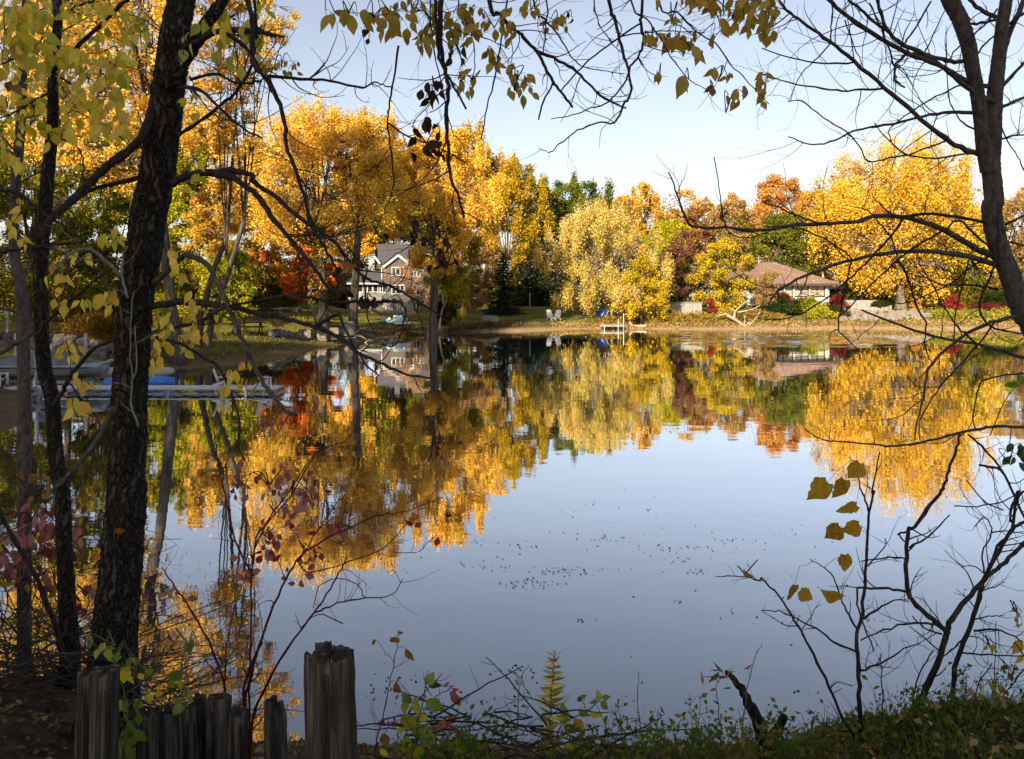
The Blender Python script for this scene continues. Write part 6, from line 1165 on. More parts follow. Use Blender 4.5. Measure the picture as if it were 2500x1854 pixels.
for px, d0, d1, r0, r1, tw, tl in [
    (A4((1555, 690), (1430, 630), (1300, 545), (1190, 445), (1000, 370), (830, 285), (560, 110), (430, 0), (330, -90)), 5, 4.5, .018, .010, 16, .5),
    (A4((1490, 565), (1370, 540), (1230, 470), (1060, 355), (920, 290), (830, 215), (780, 110), (750, 0), (735, -80)), 5, 4.6, .016, .009, 12, .45),
    (A4((1310, 400), (1200, 395), (1100, 365), (1000, 350), (920, 370), (870, 430), (865, 520), (930, 570)), 4.93, 4.7, .014, .006, 14, .4),
    (A4((1440, 1010), (1290, 960), (1150, 870), (1000, 745), (800, 570), (600, 400), (440, 270), (300, 170), (180, 85), (110, 0)), 5, 4.3, .018, .006, 14, .5),
    (A4((1370, 735), (1250, 730), (1100, 745), (900, 795), (700, 830), (560, 870), (440, 930), (300, 938), (170, 890)), 4.95, 4.4, .013, .003, 12, .4),
    (A4((600, 405), (430, 415), (250, 395), (0, 315)), 4.5, 4.2, .006, .003, 6, .35), (A4((800, 575), (600, 590), (450, 585), (230, 550), (0, 480)), 4.6, 4.2, .007, .003, 8, .35),
    (A4((1520, 110), (1420, 60), (1350, 0)), 5, 4.9, .014, .012, 4, .3), (A4((1520, 130), (1400, 155), (1340, 155)), 5, 4.9, .009, .007, 4, .3),
    (A4((1545, 420), (1590, 280), (1640, 150), (1705, 0), (1760, -120)), 5, 5.2, .02, .015, 5, .4), (A4((1570, 555), (1640, 480), (1705, 410), (1800, 330)), 5, 5.3, .012, .008, 4, .3), (A4((1555, 700), (1640, 660), (1720, 630)), 5, 5.2, .012, .009, 4, .3),
    (A4((1600, 160), (1700, 90), (1780, 40)), 5, 5.1, .010, .008, 3, .3), (A4((1550, 910), (1640, 885), (1720, 875)), 5, 5.1, .007, .005, 5, .4), (A4((1550, 800), (1600, 920), (1660, 1020), (1705, 1110)), 5, 5.1, .006, .003, 6, .3),
    (A4((440, 290), (340, 400), (240, 510), (180, 650)), 4.4, 4.3, .005, .002, 4, .25), (A4((1190, 920), (1000, 990), (830, 1030), (690, 1050), (640, 960), (550, 860), (400, 770), (260, 660), (170, 660)), 4.8, 4.3, .006, .003, 8, .3),
    (A4((1400, 1000), (1300, 1005), (1100, 1030), (930, 1000), (810, 900), (730, 800)), 4.95, 4.6, .008, .003, 6, .3), (A4((1100, 10), (980, 210), (920, 290)), 4.7, 4.65, .005, .006, 3, .25), (A4((1190, 70), (1100, 260), (1060, 340)), 4.75, 4.7, .003, .005, 3, .25),
    (A4((1200, 260), (1210, 600), (1250, 720), (1310, 800), (1380, 840)), 4.7, 4.95, .002, .006, 4, .25), (A4((1290, 555), (1130, 630), (980, 720), (830, 840), (850, 940)), 4.9, 4.6, .006, .003, 5, .3), (A4((1530, 60), (1440, 170), (1300, 290), (1200, 400)), 4.98, 4.7, .006, .004, 4, .3),
    (A4((1530, 220), (1440, 300), (1390, 370)), 4.98, 4.9, .006, .005, 2, .2), (A4((540, 130), (600, 300), (660, 440)), 4.5, 4.5, .004, .002, 4, .25), (A4((460, 0), (455, 140), (450, 270)), 4.5, 4.4, .004, .004, 2, .2), (A4((180, 90), (90, 160), (0, 210)), 4.3, 4.2, .004, .003, 2, .2),
    (A4((560, 0), (640, 60), (740, 150), (830, 215)), 4.6, 4.6, .007, .009, 8, .35), (A4((700, 20), (760, 150), (820, 300), (860, 430)), 4.6, 4.68, .004, .006, 12, .3),
    (A8((1960, 505), (1800, 430), (1560, 290), (1400, 230), (1200, 175), (950, 170), (800, 215), (500, 235), (250, 245), (0, 290)) + A7((1850, 268), (1580, 255), (1520, 200), (1470, 90), (1440, -10)) + A3((1045, 1120),), 5, 4.2, .020, .004, 12, .35),
    (A7((1850, 270), (1840, 220), (1815, 100), (1805, 0)) + A3((1340, 1020),), 4.3, 4.25, .005, .003, 2, .15), (A7((1850, 275), (1900, 320), (2000, 350), (2100, 340), (2228, 290)), 4.3, 4.4, .004, .003, 3, .2),
    (A8((1975, 575), (1800, 520), (1500, 470), (1150, 475), (900, 510), (700, 560), (450, 640), (250, 730), (120, 820), (60, 930), (65, 980)), 5, 4.2, .019, .003, 14, .4), (A8((1915, 225), (1700, 180), (1450, 150), (1200, 170)), 5, 4.7, .010, .010, 5, .3),
    (A8((2000, 790), (1900, 770), (1750, 750), (1560, 750), (1400, 700), (1330, 640)), 5, 4.6, .009, .003, 6, .3), (A8((2190, 1015), (2050, 1040), (1850, 1110), (1700, 1200), (1540, 1320), (1420, 1460)) + B8((1400, 170), (1370, 400), (1320, 600), (1300, 750)), 5, 4.4, .013, .004, 7, .35),
    (A8((2330, 1400), (2228, 1370), (2000, 1300), (1800, 1250), (1530, 1205), (1300, 1140), (1060, 1050), (850, 965)), 5, 4.4, .014, .005, 8, .35), (A8((1150, 540), (1220, 640), (1280, 830), (1340, 990), (1395, 1070), (1390, 1200), (1400, 1320), (1450, 1430)), 4.7, 4.5, .008, .003, 6, .3),
    (A8((760, 530), (740, 640), (680, 900), (650, 1130), (700, 1190), (860, 1340)), 4.55, 4.45, .006, .003, 4, .25), (A8((650, 1130), (590, 1150), (570, 1230)), 4.45, 4.4, .003, .002, 1, .1), (A8((1210, 180), (1100, 330), (960, 480), (850, 600), (700, 740), (500, 900), (330, 1000), (150, 1045), (20, 1040)), 4.7, 4.3, .008, .003, 8, .3),
    (A8((1990, 480), (1750, 620), (1600, 740), (1350, 860), (1200, 910), (1080, 890)), 5, 4.7, .007, .003, 5, .3), (A8((1560, 290), (1380, 380), (1150, 540), (960, 720), (800, 890), (650, 1030)), 4.85, 4.5, .008, .003, 6, .3), (A8((1755, 540), (1700, 760), (1640, 1040), (1630, 1280), (1660, 1330), (1730, 1310)), 4.95, 4.8, .006, .002, 4, .25),
    (A8((0, 40), (180, 110), (400, 205), (500, 235)), 4.4, 4.45, .003, .006, 4, .25), (A8((0, 250), (250, 260), (450, 320), (700, 470), (760, 530)), 4.4, 4.5, .003, .005, 5, .25), (A8((1370, 610), (1500, 850), (1610, 1040), (1720, 1160), (1820, 1250)), 4.75, 4.7, .003, .006, 5, .3), (A8((1980, 1060), (1850, 1250), (1650, 1460)) + B8((1520, 290), (1400, 470), (1340, 600), (1340, 740)), 4.9, 4.5, .006, .003, 5, .3),
    (A8((1570, 290), (1620, 220), (1700, 215), (1780, 290), (1900, 400), (1980, 460)), 4.85, 4.98, .006, .008, 3, .25), (A8((940, 0), (1050, 110), (1130, 165)), 4.65, 4.7, .003, .005, 2, .2), (A8((780, 90), (900, 120), (1000, 230), (1100, 350), (1150, 500)), 4.6, 4.7, .003, .005, 4, .25), (A8((2070, 240), (2150, 200), (2240, 160)), 5, 5.1, .008, .006, 4, .3), (A8((2040, 440), (2120, 390), (2240, 420)), 5, 5.1, .008, .005, 4, .3),
    (A8((2000, 480), (2010, 330), (2000, 200), (2010, 60)), 4.93, 4.9, .007, .003, 3, .2), (A8((1985, 480), (1960, 640), (1870, 840), (1850, 960), (1900, 1070), (2020, 1130), (2228, 1165)), 4.93, 4.8, .009, .005, 5, .3),
    (B8((2300, 640), (2228, 640), (2000, 635), (1800, 660), (1500, 735), (1300, 775), (1100, 800), (900, 780), (650, 760), (500, 740), (360, 650)), 5, 4.4, .012, .003, 8, .3), (B8((2300, 170), (2228, 180), (1900, 230), (1830, 350), (1795, 540), (1810, 660)), 5, 4.8, .006, .004, 4, .25), (B8((1520, 295), (1330, 295), (1230, 200)), 4.6, 4.55, .004, .002, 2, .15)]:
    fk.branch(px, d0, d1, r0 * 1.0, r1, max(1, int(tw * .8)), tl, mat=NTWIG if r0 < .012 else None)

# ---- saplings and shrubs on the lip of the bank
def base_at(px, D):
    p = P(px[0], px[1], D); return Vector((p.x, p.y, gz(p.x, p.y)))
def stem(near, px, D0, D1, r0, r1, tw=4, tl=.3, **k):
    """a stem that starts in the ground under its first point"""
    p = P(px[0][0], px[0][1], D0); g = gz(p.x, p.y) - .05
    w = [P(x, y, D0 + (D1 - D0) * i / (len(px) - 1)) for i, (x, y) in enumerate(px)]
    if p.z > g: w = [Vector((p.x, p.y, g))] + w
    return near.branch(None, 0, 0, r0, r1, tw, tl, world=w, **k)
q = B4((615, 1545))[0]; sap = Near('linden_sapling', 'thin sapling holding a few big tattered ochre leaves', 'sapling', base_at(q, 3.7), NTWIG)
stem(sap, B4((615, 1545), (600, 1250), (595, 1050), (585, 880), (620, 740), (640, 500), (655, 250), (660, 130), (690, 0)) + B8((940, 1200), (980, 940), (1000, 850)), 3.7, 3.6, .013, .003, 3, .15)
for px, r0, r1, tw in [(B8((910, 1370), (870, 1230), (830, 1130), (815, 980), (740, 890)), .005, .002, 2), (B4((600, 1000), (450, 930), (340, 850), (200, 780), (100, 740), (0, 735)), .006, .002, 6), (B4((605, 1105), (740, 1060), (880, 970), (980, 937)), .006, .002, 6),
                       (B4((615, 790), (720, 730), (820, 670), (910, 680)), .006, .002, 5), (B4((580, 840), (520, 740), (480, 640), (440, 530), (380, 470), (300, 420)), .005, .002, 4), (B4((655, 460), (700, 410), (760, 340), (760, 290)), .004, .002, 4)]:
    sap.branch(px, 3.68, 3.55, r0, r1, tw, .14)
def big(near, cr, x, y, size, tx, ty, mat=L_OCH, var='he', D=3.55, tilt=.3):
    (a, b), (a2, b2) = cr((x, y), (x + tx, y + ty)); p0, p1 = P(a, b, D), P(a2, b2, D); d = (p1 - p0).normalized(); sz = size * D / FPX * (cr((1, 0))[0][0] - cr((0, 0))[0][0])
    s0 = p0 - d * sz * .5; put_leaf(near.root, s0, sz, mat, var, d, Vector((RN.gauss(0, tilt), -1, RN.gauss(0, tilt))))
    S = min(near.samp, key=lambda q: (q[0] - s0).length)[0]; MB().tube([S, S.lerp(s0, .5) + Vector((0, 0, .01)), s0], [.0014, .001, .001], 3, cap=False).build('petiole', near.bmat, near.root)
for cr, x, y, s_, tx, ty in [(B8, 470, 1180, 230, -1, 1), (B8, 660, 1170, 190, -.7, 1), (B8, 730, 1340, 170, -1, .8), (B8, 790, 1020, 170, -.5, 1), (B4, 438, 260, 120, -1, .4), (B4, 550, 235, 115, -1, .4), (B4, 513, 450, 115, -.3, 1), (B4, 190, 630, 105, -.5, 1), (B4, 280, 645, 110, 1, .9), (B4, 425, 645, 140, -1, .3)]:
    big(sap, cr, x, y, s_, tx + RN.gauss(0, .25), ty + RN.gauss(0, .25), L_BIG, RN.choice(('bg0', 'bg1', 'bg2', 'bg3')), tilt=.38)
q = B4((600, 1560))[0]; sl = Near('willow_switch', 'slender bare switch leaning out over the water beside the ochre leaved sapling', 'sapling', base_at(q, 3.75), NTWIG)
stem(sl, B4((600, 1560), (500, 1400), (410, 1200), (320, 1010), (240, 860), (170, 740), (100, 640), (0, 540)) + B3((1560, 550), (1480, 520), (1415, 460)), 3.75, 3.9, .009, .003, 9, .2)
sl.branch(B3((1490, 530), (1380, 520), (1280, 525)), 3.85, 3.85, .003, .002, 1, .1); sl.branch(B4((410, 1215), (470, 1180), (560, 1205)), 3.77, 3.75, .003, .002, 2, .1)
sl.cluster(B3, 1455, 490, 1470, 520, 1, 75, L_BRN, ('cu',))
q = B4((880, 1490))[0]; sb = Near('dogwood_shrub', 'dark bare shrub stems arching up from the mossy bank edge', 'shrub', base_at(q, 3.8), NTWIG)
stem(sb, B4((875, 1500), (960, 1330), (1030, 1180), (1100, 1020), (1140, 870), (1190, 760), (1290, 640), (1400, 520), (1500, 440), (1617, 320), (1720, 220)), 3.8, 4.0, .020, .009, 6, .3)
for px, d0, d1, r0, r1, tw in [(B4((1150, 880), (1060, 790), (960, 710), (905, 630), (890, 520), (895, 380), (905, 240), (940, 220), (1020, 110), (1110, 0)) + B8((1540, 1150), (1590, 1010), (1650, 840), (1690, 700)), 3.85, 4.0, .013, .006, 5), (B4((895, 620), (780, 600), (640, 598), (595, 605), (590, 700), (620, 800), (660, 900), (690, 990)), 3.85, 3.75, .007, .003, 5),
                               (B4((880, 415), (780, 410), (610, 432)), 3.85, 3.8, .005, .003, 2), (B4((910, 350), (1040, 270), (1160, 145)), 3.87, 3.9, .005, .003, 1), (B4((1080, 820), (950, 810), (800, 840), (610, 920)), 3.84, 3.7, .006, .003, 4), (B4((890, 250), (840, 265), (880, 310)), 3.87, 3.87, .005, .004, 0),
                               (B4((1090, 980), (1000, 900), (910, 830)), 3.83, 3.75, .004, .002, 3), (B4((1110, 880), (1000, 840), (930, 770)), 3.84, 3.8, .005, .003, 3), (B4((1010, 1270), (1080, 1330), (1170, 1370)), 3.8, 3.8, .004, .003, 3), (B4((890, 1400), (930, 1300), (970, 1130), (1060, 980)), 3.78, 3.8, .004, .003, 8), (B4((750, 1440), (740, 1200), (730, 1000)), 3.75, 3.7, .004, .002, 6)]:
    sb.branch(px, d0, d1, r0, r1, tw, .2)
q = B4((1175, 1430))[0]; sb2 = Near('dogwood_shrub', 'second dark shrub stem crossing behind the arching one on the bank', 'shrub', base_at(q, 4.15), NTWIG)
stem(sb2, B4((1175, 1440), (1185, 1200), (1195, 1060), (1250, 930), (1310, 770), (1350, 620), (1390, 500), (1480, 340), (1560, 220), (1640, 180), (1740, 120)), 4.15, 4.3, .014, .008, 8, .3)
for px, r0, r1, tw in [(B4((1400, 490), (1460, 340), (1540, 240), (1560, 60), (1590, 0)) + B8((2120, 1450), (2130, 1300), (2228, 1180)), .009, .006, 6), (B4((1310, 860), (1440, 850), (1520, 880), (1610, 930)), .006, .004, 5), (B4((1210, 990), (1400, 1010), (1617, 1015)), .005, .003, 7), (B4((1310, 790), (1420, 770), (1500, 770)), .004, .002, 5), (B4((1350, 620), (1430, 590), (1500, 560)), .004, .002, 4),
                       (B4((1390, 510), (1300, 460), (1230, 470)), .004, .002, 3), (B4((1370, 500), (1360, 380), (1420, 260), (1380, 160), (1310, 220)), .005, .003, 5), (B4((1420, 255), (1500, 245), (1617, 260)), .004, .003, 5), (B4((1190, 90), (1330, 92), (1480, 60), (1617, 0)), .004, .003, 4), (B8((1850, 960), (2040, 1010), (2150, 1230), (2260, 1480)), .007, .006, 6), (B8((1750, 700), (1900, 830), (2040, 1010)), .005, .006, 4), (B8((1740, 1090), (1900, 1280), (2050, 1340)), .003, .004, 3),
                       (B4((1260, 900), (1190, 960), (1100, 1040)), .005, .003, 4), (B4((1300, 1400), (1330, 1200), (1420, 1060)), .004, .003, 5), (B4((1400, 1440), (1500, 1250), (1617, 1100)), .004, .003, 6), (B4((1440, 1380), (1440, 1100), (1445, 800)), .003, .002, 3)]:
    sb2.branch(px, 4.2, 4.25, r0, r1, tw, .22)
sb2.cluster(B4, 1340, 1190, 1490, 1300, 7, 60, L_YEL); sb2.cluster(B4, 1540, 690, 1617, 850, 6, 45, L_OCH); sb2.cluster(B4, 1590, 940, 1617, 1060, 3, 80, L_YEL); sb2.cluster(B4, 1370, 950, 1440, 990, 4, 35, L_OCH); sb2.cluster(B8, 2080, 800, 2228, 990, 8, 100, L_DGRN); sb2.cluster(B8, 2150, 200, 2228, 340, 4, 90, L_GRN); sb2.cluster(B4, 1490, 1090, 1600, 1140, 5, 40, L_BRN)
# ---- red stemmed dogwood with maroon leaves
q = B2((0, 1330))[0]; rd_ = Near('red_dogwood', 'red stemmed dogwood with maroon leaves fanning out behind the old posts', 'shrub', base_at(q, 4.0), REDSTEM)
for px, d0, d1, r0, r1, tw in [(B2((-5, 1330), (20, 1180), (80, 960), (150, 760), (250, 540), (340, 400), (500, 290), (650, 220), (800, 155), (950, 130), (1200, 50)), 4.0, 3.9, .009, .002, 8), (B2((30, 1480), (60, 1350), (150, 1150), (270, 950), (420, 750), (520, 600), (590, 480), (620, 400)), 3.9, 3.9, .008, .003, 6),
                               (B2((20, 1330), (30, 1000), (35, 700), (45, 400), (110, 230), (280, 20)) + BD((1150, 420), (1400, 330), (1640, 90)), 4.1, 4.1, .007, .002, 8), (B2((420, 750), (560, 690), (740, 660), (900, 640), (970, 540)), 3.9, 3.85, .005, .002, 8), (B2((330, 440), (360, 490), (500, 480), (700, 410), (850, 350), (1000, 200), (1060, 160)), 3.95, 3.9, .004, .002, 6),
                               (B2((900, 375), (1050, 380), (1130, 310), (1160, 290)), 3.9, 3.85, .002, .002, 3), (B1((1385, 1300), (1380, 1180), (1290, 930), (1150, 690), (1060, 560), (1000, 470)), 4.0, 4.1, .008, .003, 5), (B1((1390, 1280), (1395, 1000), (1430, 800), (1500, 560), (1600, 300)), 4.0, 4.2, .006, .002, 5), (BD((480, 1650), (340, 1400), (260, 1150), (210, 880), (150, 640), (100, 300), (95, 230)), 4.2, 4.3, .006, .002, 5),
                               (B1((1500, 1300), (1540, 1100), (1617, 930)), 3.95, 3.95, .008, .006, 3), (BD((490, 1560), (520, 1300), (640, 1100), (800, 900), (950, 680), (1080, 470), (1200, 400)), 4.1, 4.1, .005, .002, 6), (BD((930, 1540), (1020, 1430), (1150, 1200), (1340, 940), (1430, 850)), 3.95, 4.0, .004, .002, 4), (B2((740, 660), (680, 570), (560, 540), (450, 590), (415, 720)), 3.88, 3.9, .003, .002, 3), (B2((600, 815), (440, 760), (330, 850)), 3.9, 3.95, .003, .002, 2)]:
    stem(rd_, px, d0, d1, r0, r1, tw, .18) if px[0][1] > 1700 else rd_.branch(px, d0, d1, r0, r1, tw, .18)
for x, y, s_ in [(930, 1000, 130), (895, 1070, 95), (660, 1290, 105), (630, 1340, 90), (715, 1380, 105), (545, 1520, 120), (665, 1480, 160), (730, 1500, 115), (590, 1400, 80), (740, 780, 110), (700, 620, 70), (770, 580, 90), (1060, 650, 95), (550, 690, 100), (350, 560, 120), (270, 460, 95), (370, 750, 110), (430, 780, 80), (310, 885, 70), (170, 950, 80), (1080, 1250, 100), (1265, 1215, 100), (1410, 1260, 80), (1090, 970, 75), (800, 1080, 80), (980, 850, 95), (580, 1140, 90), (970, 1540, 80), (1110, 1440, 80), (1090, 1520, 80), (1020, 1550, 70), (280, 1500, 90), (400, 1520, 90), (520, 1630, 90), (830, 1620, 60), (820, 830, 70), (1020, 720, 80), (1245, 830, 80), (640, 1200, 60), (930, 600, 60)]:
    big(rd_, BD, x, y, s_, RN.gauss(0, .7), RN.uniform(.2, 1.2) * RN.choice((1, 1, -.5)), L_RED if RN.random() < .8 else L_BRN, RN.choice(('ov', 'ov2', 'el')), 4.05)
for x, y, s_ in [(1060, 210, 55), (1005, 195, 65), (845, 200, 45), (1180, 315, 60), (1050, 150, 45), (345, 580, 70), (390, 520, 70), (230, 540, 50), (280, 570, 50), (1200, 60, 0)][:9]: big(rd_, B2, x, y, s_, RN.gauss(0, 1), RN.gauss(0, .6), L_RED, RN.choice(('ov', 'cu')), 3.92)
for x, y, s_ in [(740, 245, 65), (1190, 660, 60), (1470, 640, 70), (1090, 630, 45), (1000, 640, 55), (1010, 690, 60), (930, 700, 50), (940, 530, 60), (1480, 530, 70), (1530, 540, 60), (1440, 415, 60), (1580, 500, 60), (900, 660, 50)]: big(rd_, B1, x, y, s_, RN.gauss(0, .8), RN.uniform(-.2, 1), L_RED if RN.random() < .7 else L_BRN, RN.choice(('ov', 'ov2')), 4.1)
for x0, y0, x1, y1, n_, sz in [(560, 1250, 760, 1560, 9, 95), (480, 640, 860, 880, 9, 90), (860, 780, 1120, 1020, 9, 95), (240, 680, 440, 900, 6, 85), (980, 1400, 1180, 1600, 6, 80), (1000, 1180, 1480, 1300, 6, 85), (700, 1000, 900, 1200, 6, 80)]:
    rd_.cluster(BD, x0, y0, x1, y1, n_, sz, L_RED, ('ov', 'ov2', 'el'), D=4.05, spread=.12)
# ---- crimson viburnum tangled behind the slim trunk
q = B1((250, 1250))[0]; vb = Near('viburnum_bush', 'crimson leaved viburnum tangled with brown twigs beside the slim trunk', 'bush', base_at(q, 6.0), NTWIG)
rn = random.Random(31)
for k in range(26):
    x0 = rn.uniform(-60, 560); pts = [(x0, 1150), (x0 + rn.gauss(0, 60), 900), (x0 + rn.gauss(0, 150), 620), (x0 + rn.gauss(0, 240), 330), (x0 + rn.gauss(0, 300), 60 + rn.gauss(0, 140))]
    stem(vb, B1(*pts), 5.9 + rn.uniform(-.5, .6), 6 + rn.uniform(-.5, .5), .006, .002, 7, .4)
for x0, y0, x1, y1, n_, sz, mt in [(60, 100, 340, 300, 26, 75, L_RED), (0, 250, 320, 480, 30, 75, L_RED), (0, 380, 300, 600, 24, 70, L_RED), (420, 230, 520, 480, 10, 70, L_RED), (150, 560, 380, 820, 14, 60, L_BRN), (460, 560, 600, 760, 10, 60, L_RED), (0, -120, 340, 90, 14, 60, L_BRN), (430, -60, 620, 180, 8, 55, L_BRN), (280, 480, 360, 640, 6, 60, L_BRN), (440, 860, 520, 1060, 5, 60, L_RED), (560, 450, 640, 640, 6, 60, L_YG)]:
    vb.cluster(B1, x0, y0, x1, y1, n_, sz, mt, D=5.9, spread=.3)
# brush pile
bp_ = Near('brush_pile', 'tangled pile of dead brown twigs on the bank below the crimson viburnum', 'brush pile', base_at(B1((150, 1150))[0], 5.2), surf('dead_twig', c(.03, .024, .018), c(.10, .078, .055), 30, .9, .3))
for k in range(4):
    mb = MB()
    for _ in range(75):
        x, y = rn.uniform(-2.75, -3.9) + rn.uniform(-.3, .7), rn.uniform(4.5, 6.4); z = gz(x, y) + abs(rn.gauss(0, .16)); a = rn.uniform(-.7, .7) + rn.choice((0, math.pi)); L_ = rn.uniform(.25, .9)
        mb.tube(catmull([(x, y, z), (x + math.cos(a) * L_ * .5, y + math.sin(a) * L_ * .5, z + rn.uniform(0, .18)), (x + math.cos(a) * L_, y + math.sin(a) * L_, z + rn.uniform(-.02, .3))], 3), [.005, .002], 4, cap=False)
    mb.build('twigs', bp_.bmat, bp_.root)['kind'] = 'stuff'

# ------------------------------------------------------------------ old timber posts
POSTM = surf('post_timber', c(.012, .010, .008), c(.27, .235, .195), 30, .95, 1.0, (1, 1, .07), detail=10, dist=.02, mid=c(.075, .062, .05))
def old_post(label, x0, x1, ytop, D, seed, jag=.05):
    rng = np.random.default_rng(seed); r = (x1 - x0) / 2 * D / FPX; p = P((x0 + x1) / 2, ytop, D); g = gz(p.x, D) - .25; n_, m_ = 88, 16; th = np.arange(n_) / n_ * 2 * math.pi; root = thing('timber_post', label, 'post', (p.x, D, g + .2), 'old timber posts of the bank wall')
    gr = np.zeros(n_)
    for k in (5, 9, 17, 29, 43): gr += np.abs(np.sin(k * .5 * th + rng.uniform(0, 6.3))) ** .6 / 4
    gr += .35 * rng.random(n_); gr /= gr.max(); jt = jag * (rng.random(n_) * .12 + np.roll(np.repeat(rng.random(6), [18, 10, 16, 12, 20, 12]), 6)); vs = []
    sq = 1 / np.maximum(np.abs(np.cos(th)), np.abs(np.sin(th))); sq = 1 + .12 * (sq - 1)
    for i in range(m_ + 1):
        t = i / m_; rad = r * sq * (.74 + .25 * gr) * (1.03 - .06 * t) + rng.normal(size=n_) * .0015
        for k in range(n_): vs.append((p.x + math.cos(th[k]) * rad[k] + .01 * math.sin(t * 3 + seed), D + math.sin(th[k]) * rad[k] * .95, g + (p.z - g - jt[k] * (t ** 3)) * t))
    o_ = len(vs)
    for s_ in (.62, .25):
        for k in range(n_): vs.append((p.x + math.cos(th[k]) * r * s_ + .01 * math.sin(3 + seed), D + math.sin(th[k]) * r * s_ * .95, p.z - jag * (.25 + .35 * rng.random())))
    vs.append((p.x, D, p.z - jag * .5))
    fs = [[i * n_ + k, i * n_ + (k + 1) % n_, (i + 1) * n_ + (k + 1) % n_, (i + 1) * n_ + k] for i in range(m_ + 2) for k in range(n_)] + [[(m_ + 2) * n_ + k, (m_ + 2) * n_ + (k + 1) % n_, (m_ + 3) * n_] for k in range(n_)]
    MB().add(vs, fs, False).build('weathered_timber', POSTM, root)
    cr = MB(); k = 0
    for a in rng.uniform(3.5, 5.9, 4):
        q = Vector((p.x + math.cos(a) * r * .97, D + math.sin(a) * r * .93, 0)); cr.tube([q + Vector((0, 0, g + .25)), q + Vector((.004, 0, p.z - .15)), q + Vector((0, 0, p.z - .06))], [.004, .005, .002], 4)
    cr.build('split', DARKW, root); return root
for lab, x0, x1, yt, D_, sd_, jg in [('tallest broad timber post with ragged split top at the water side', 743, 874, 1578, 2.9, 1, .07), ('short leaning remnant post next to the tallest one', 651, 707, 1699, 3.3, 2, .09), ('flat topped post paired at the foot of the furrowed elm', 226, 293, 1632, 3.0, 3, .02), ('darker narrow post paired behind the flat topped one', 186, 240, 1637, 3.15, 4, .02),
                                     ('first low black post in the rotting row', 334, 384, 1730, 3.35, 5, .05), ('second low black post in the rotting row', 384, 440, 1727, 3.42, 6, .05), ('third low post in the rotting row, streaked grey', 439, 482, 1718, 3.4, 7, .05), ('narrow raised post midway along the rotting row', 471, 508, 1693, 3.5, 8, .05), ('broad raised post with mossy top in the rotting row', 508, 570, 1693, 3.45, 9, .03), ('last post of the rotting row, low with a rusty top', 556, 606, 1727, 3.35, 10, .04)]:
    old_post(lab, x0, x1, yt, D_, sd_, jg)
sg = Near('broken_snag', 'blackened broken branch stub sticking up at the bank edge', 'snag', base_at(B3((1560, 1480))[0], 3.3), bark('bark_rotten', c(.006, .005, .004), c(.022, .018, .015), c(.06, .05, .042), vs=30, bump=1, dist=.02))
stem(sg, B3((1600, 1620), (1560, 1470), (1500, 1330), (1440, 1220), (1380, 1150), (1345, 1105)), 3.3, 3.3, .042, .006, 0, n=12, jit=.003, name='trunk', sub=4)
sg.branch(B4((0, 1640), (60, 1530), (100, 1460), (140, 1385)), 3.3, 3.25, .03, .016, 0, n=10)

# ------------------------------------------------------------------ weeds on the lip of the bank
GCW = leafmat('bank_weed_leaf', [(.15, c(.06, .11, .02)), (.45, c(.13, .20, .03)), (.7, c(.26, .31, .05)), (.95, c(.46, .38, .08))], trans=.45, noise_scale=4)
GCB = leafmat('bank_weed_brown', [(.15, c(.10, .10, .02)), (.45, c(.22, .20, .04)), (.7, c(.36, .27, .07)), (.95, c(.42, .20, .08))], trans=.45, noise_scale=4)
def weed(name, label, cr, pts, D, r, leaves, mat, var, bmat=None, group=None, tw=2):
    nr = Near(name, label, 'plant', base_at(cr(pts[0])[0], D), bmat or NTWIG, group); stem(nr, cr(*pts), D, D, r, r * .35, tw, .1)
    for x, y, s_, tx, ty, *mm in leaves: big(nr, cr, x, y, s_, tx, ty, mm[0] if mm else mat, var if isinstance(var, str) else RN.choice(var), D + RN.gauss(0, .03))
    return nr
GS = surf('green_stem', c(.06, .08, .02), c(.14, .13, .04), 20, .8, .1)
gr_ = []
for k in range(64):
    t = k / 64; y = 360 + 900 * t ** 1.1; s = 1 if k % 2 else -1; w = 60 + 110 * min(1, t * 2.2)
    if t > .55 and RN.random() < .45: continue
    gr_.append((1665 + (10 if t < .3 else 0) + s * w * .42 * RN.uniform(.6, 1.1), y + RN.uniform(-15, 15), w * RN.uniform(.75, 1.15), s * 1.0, RN.uniform(-.5, .35), RN.choice((L_DGRN, L_GRN, L_GRN, L_YEL, L_OCH) if t < .35 else (L_GRN, L_OCH, L_BRN, L_YEL))))
weed('goldenrod', 'upright goldenrod spike with tiered narrow green and gold leaves', B9, [(1690, 1400), (1660, 1150), (1645, 950), (1655, 760), (1665, 560), (1690, 330)], 3.2, .005, gr_, L_GRN, 'na', GS)
weed('buckthorn_seedling', 'seedling with large rounded bright green leaves beside the tallest post', B9, [(400, 1420), (420, 1100), (470, 900), (510, 660), (538, 510)], 3.0, .004,
     [(560, 580, 110, .5, -1), (600, 640, 140, 1, .4, L_DGRN), (530, 610, 80, -.2, 1, L_DGRN), (605, 830, 200, .9, .5), (430, 830, 170, -.3, -1), (340, 760, 110, -.5, -1, L_DGRN), (325, 850, 120, -.2, .9), (360, 1000, 180, -.3, .9), (470, 1070, 150, .2, 1), (555, 1130, 170, .9, .5), (330, 1190, 180, -.2, 1), (440, 1270, 160, .3, 1), (280, 1050, 90, -1, .1, L_YG), (500, 940, 110, .8, .4, L_YG), (620, 1260, 130, .2, 1), (790, 1190, 140, -.4, 1), (850, 1220, 110, .9, .3), (140, 1255, 100, .6, .6, L_YG), (930, 1280, 80, 1, 0, L_YG)], L_GRN, ('ov', 'he'), GS)
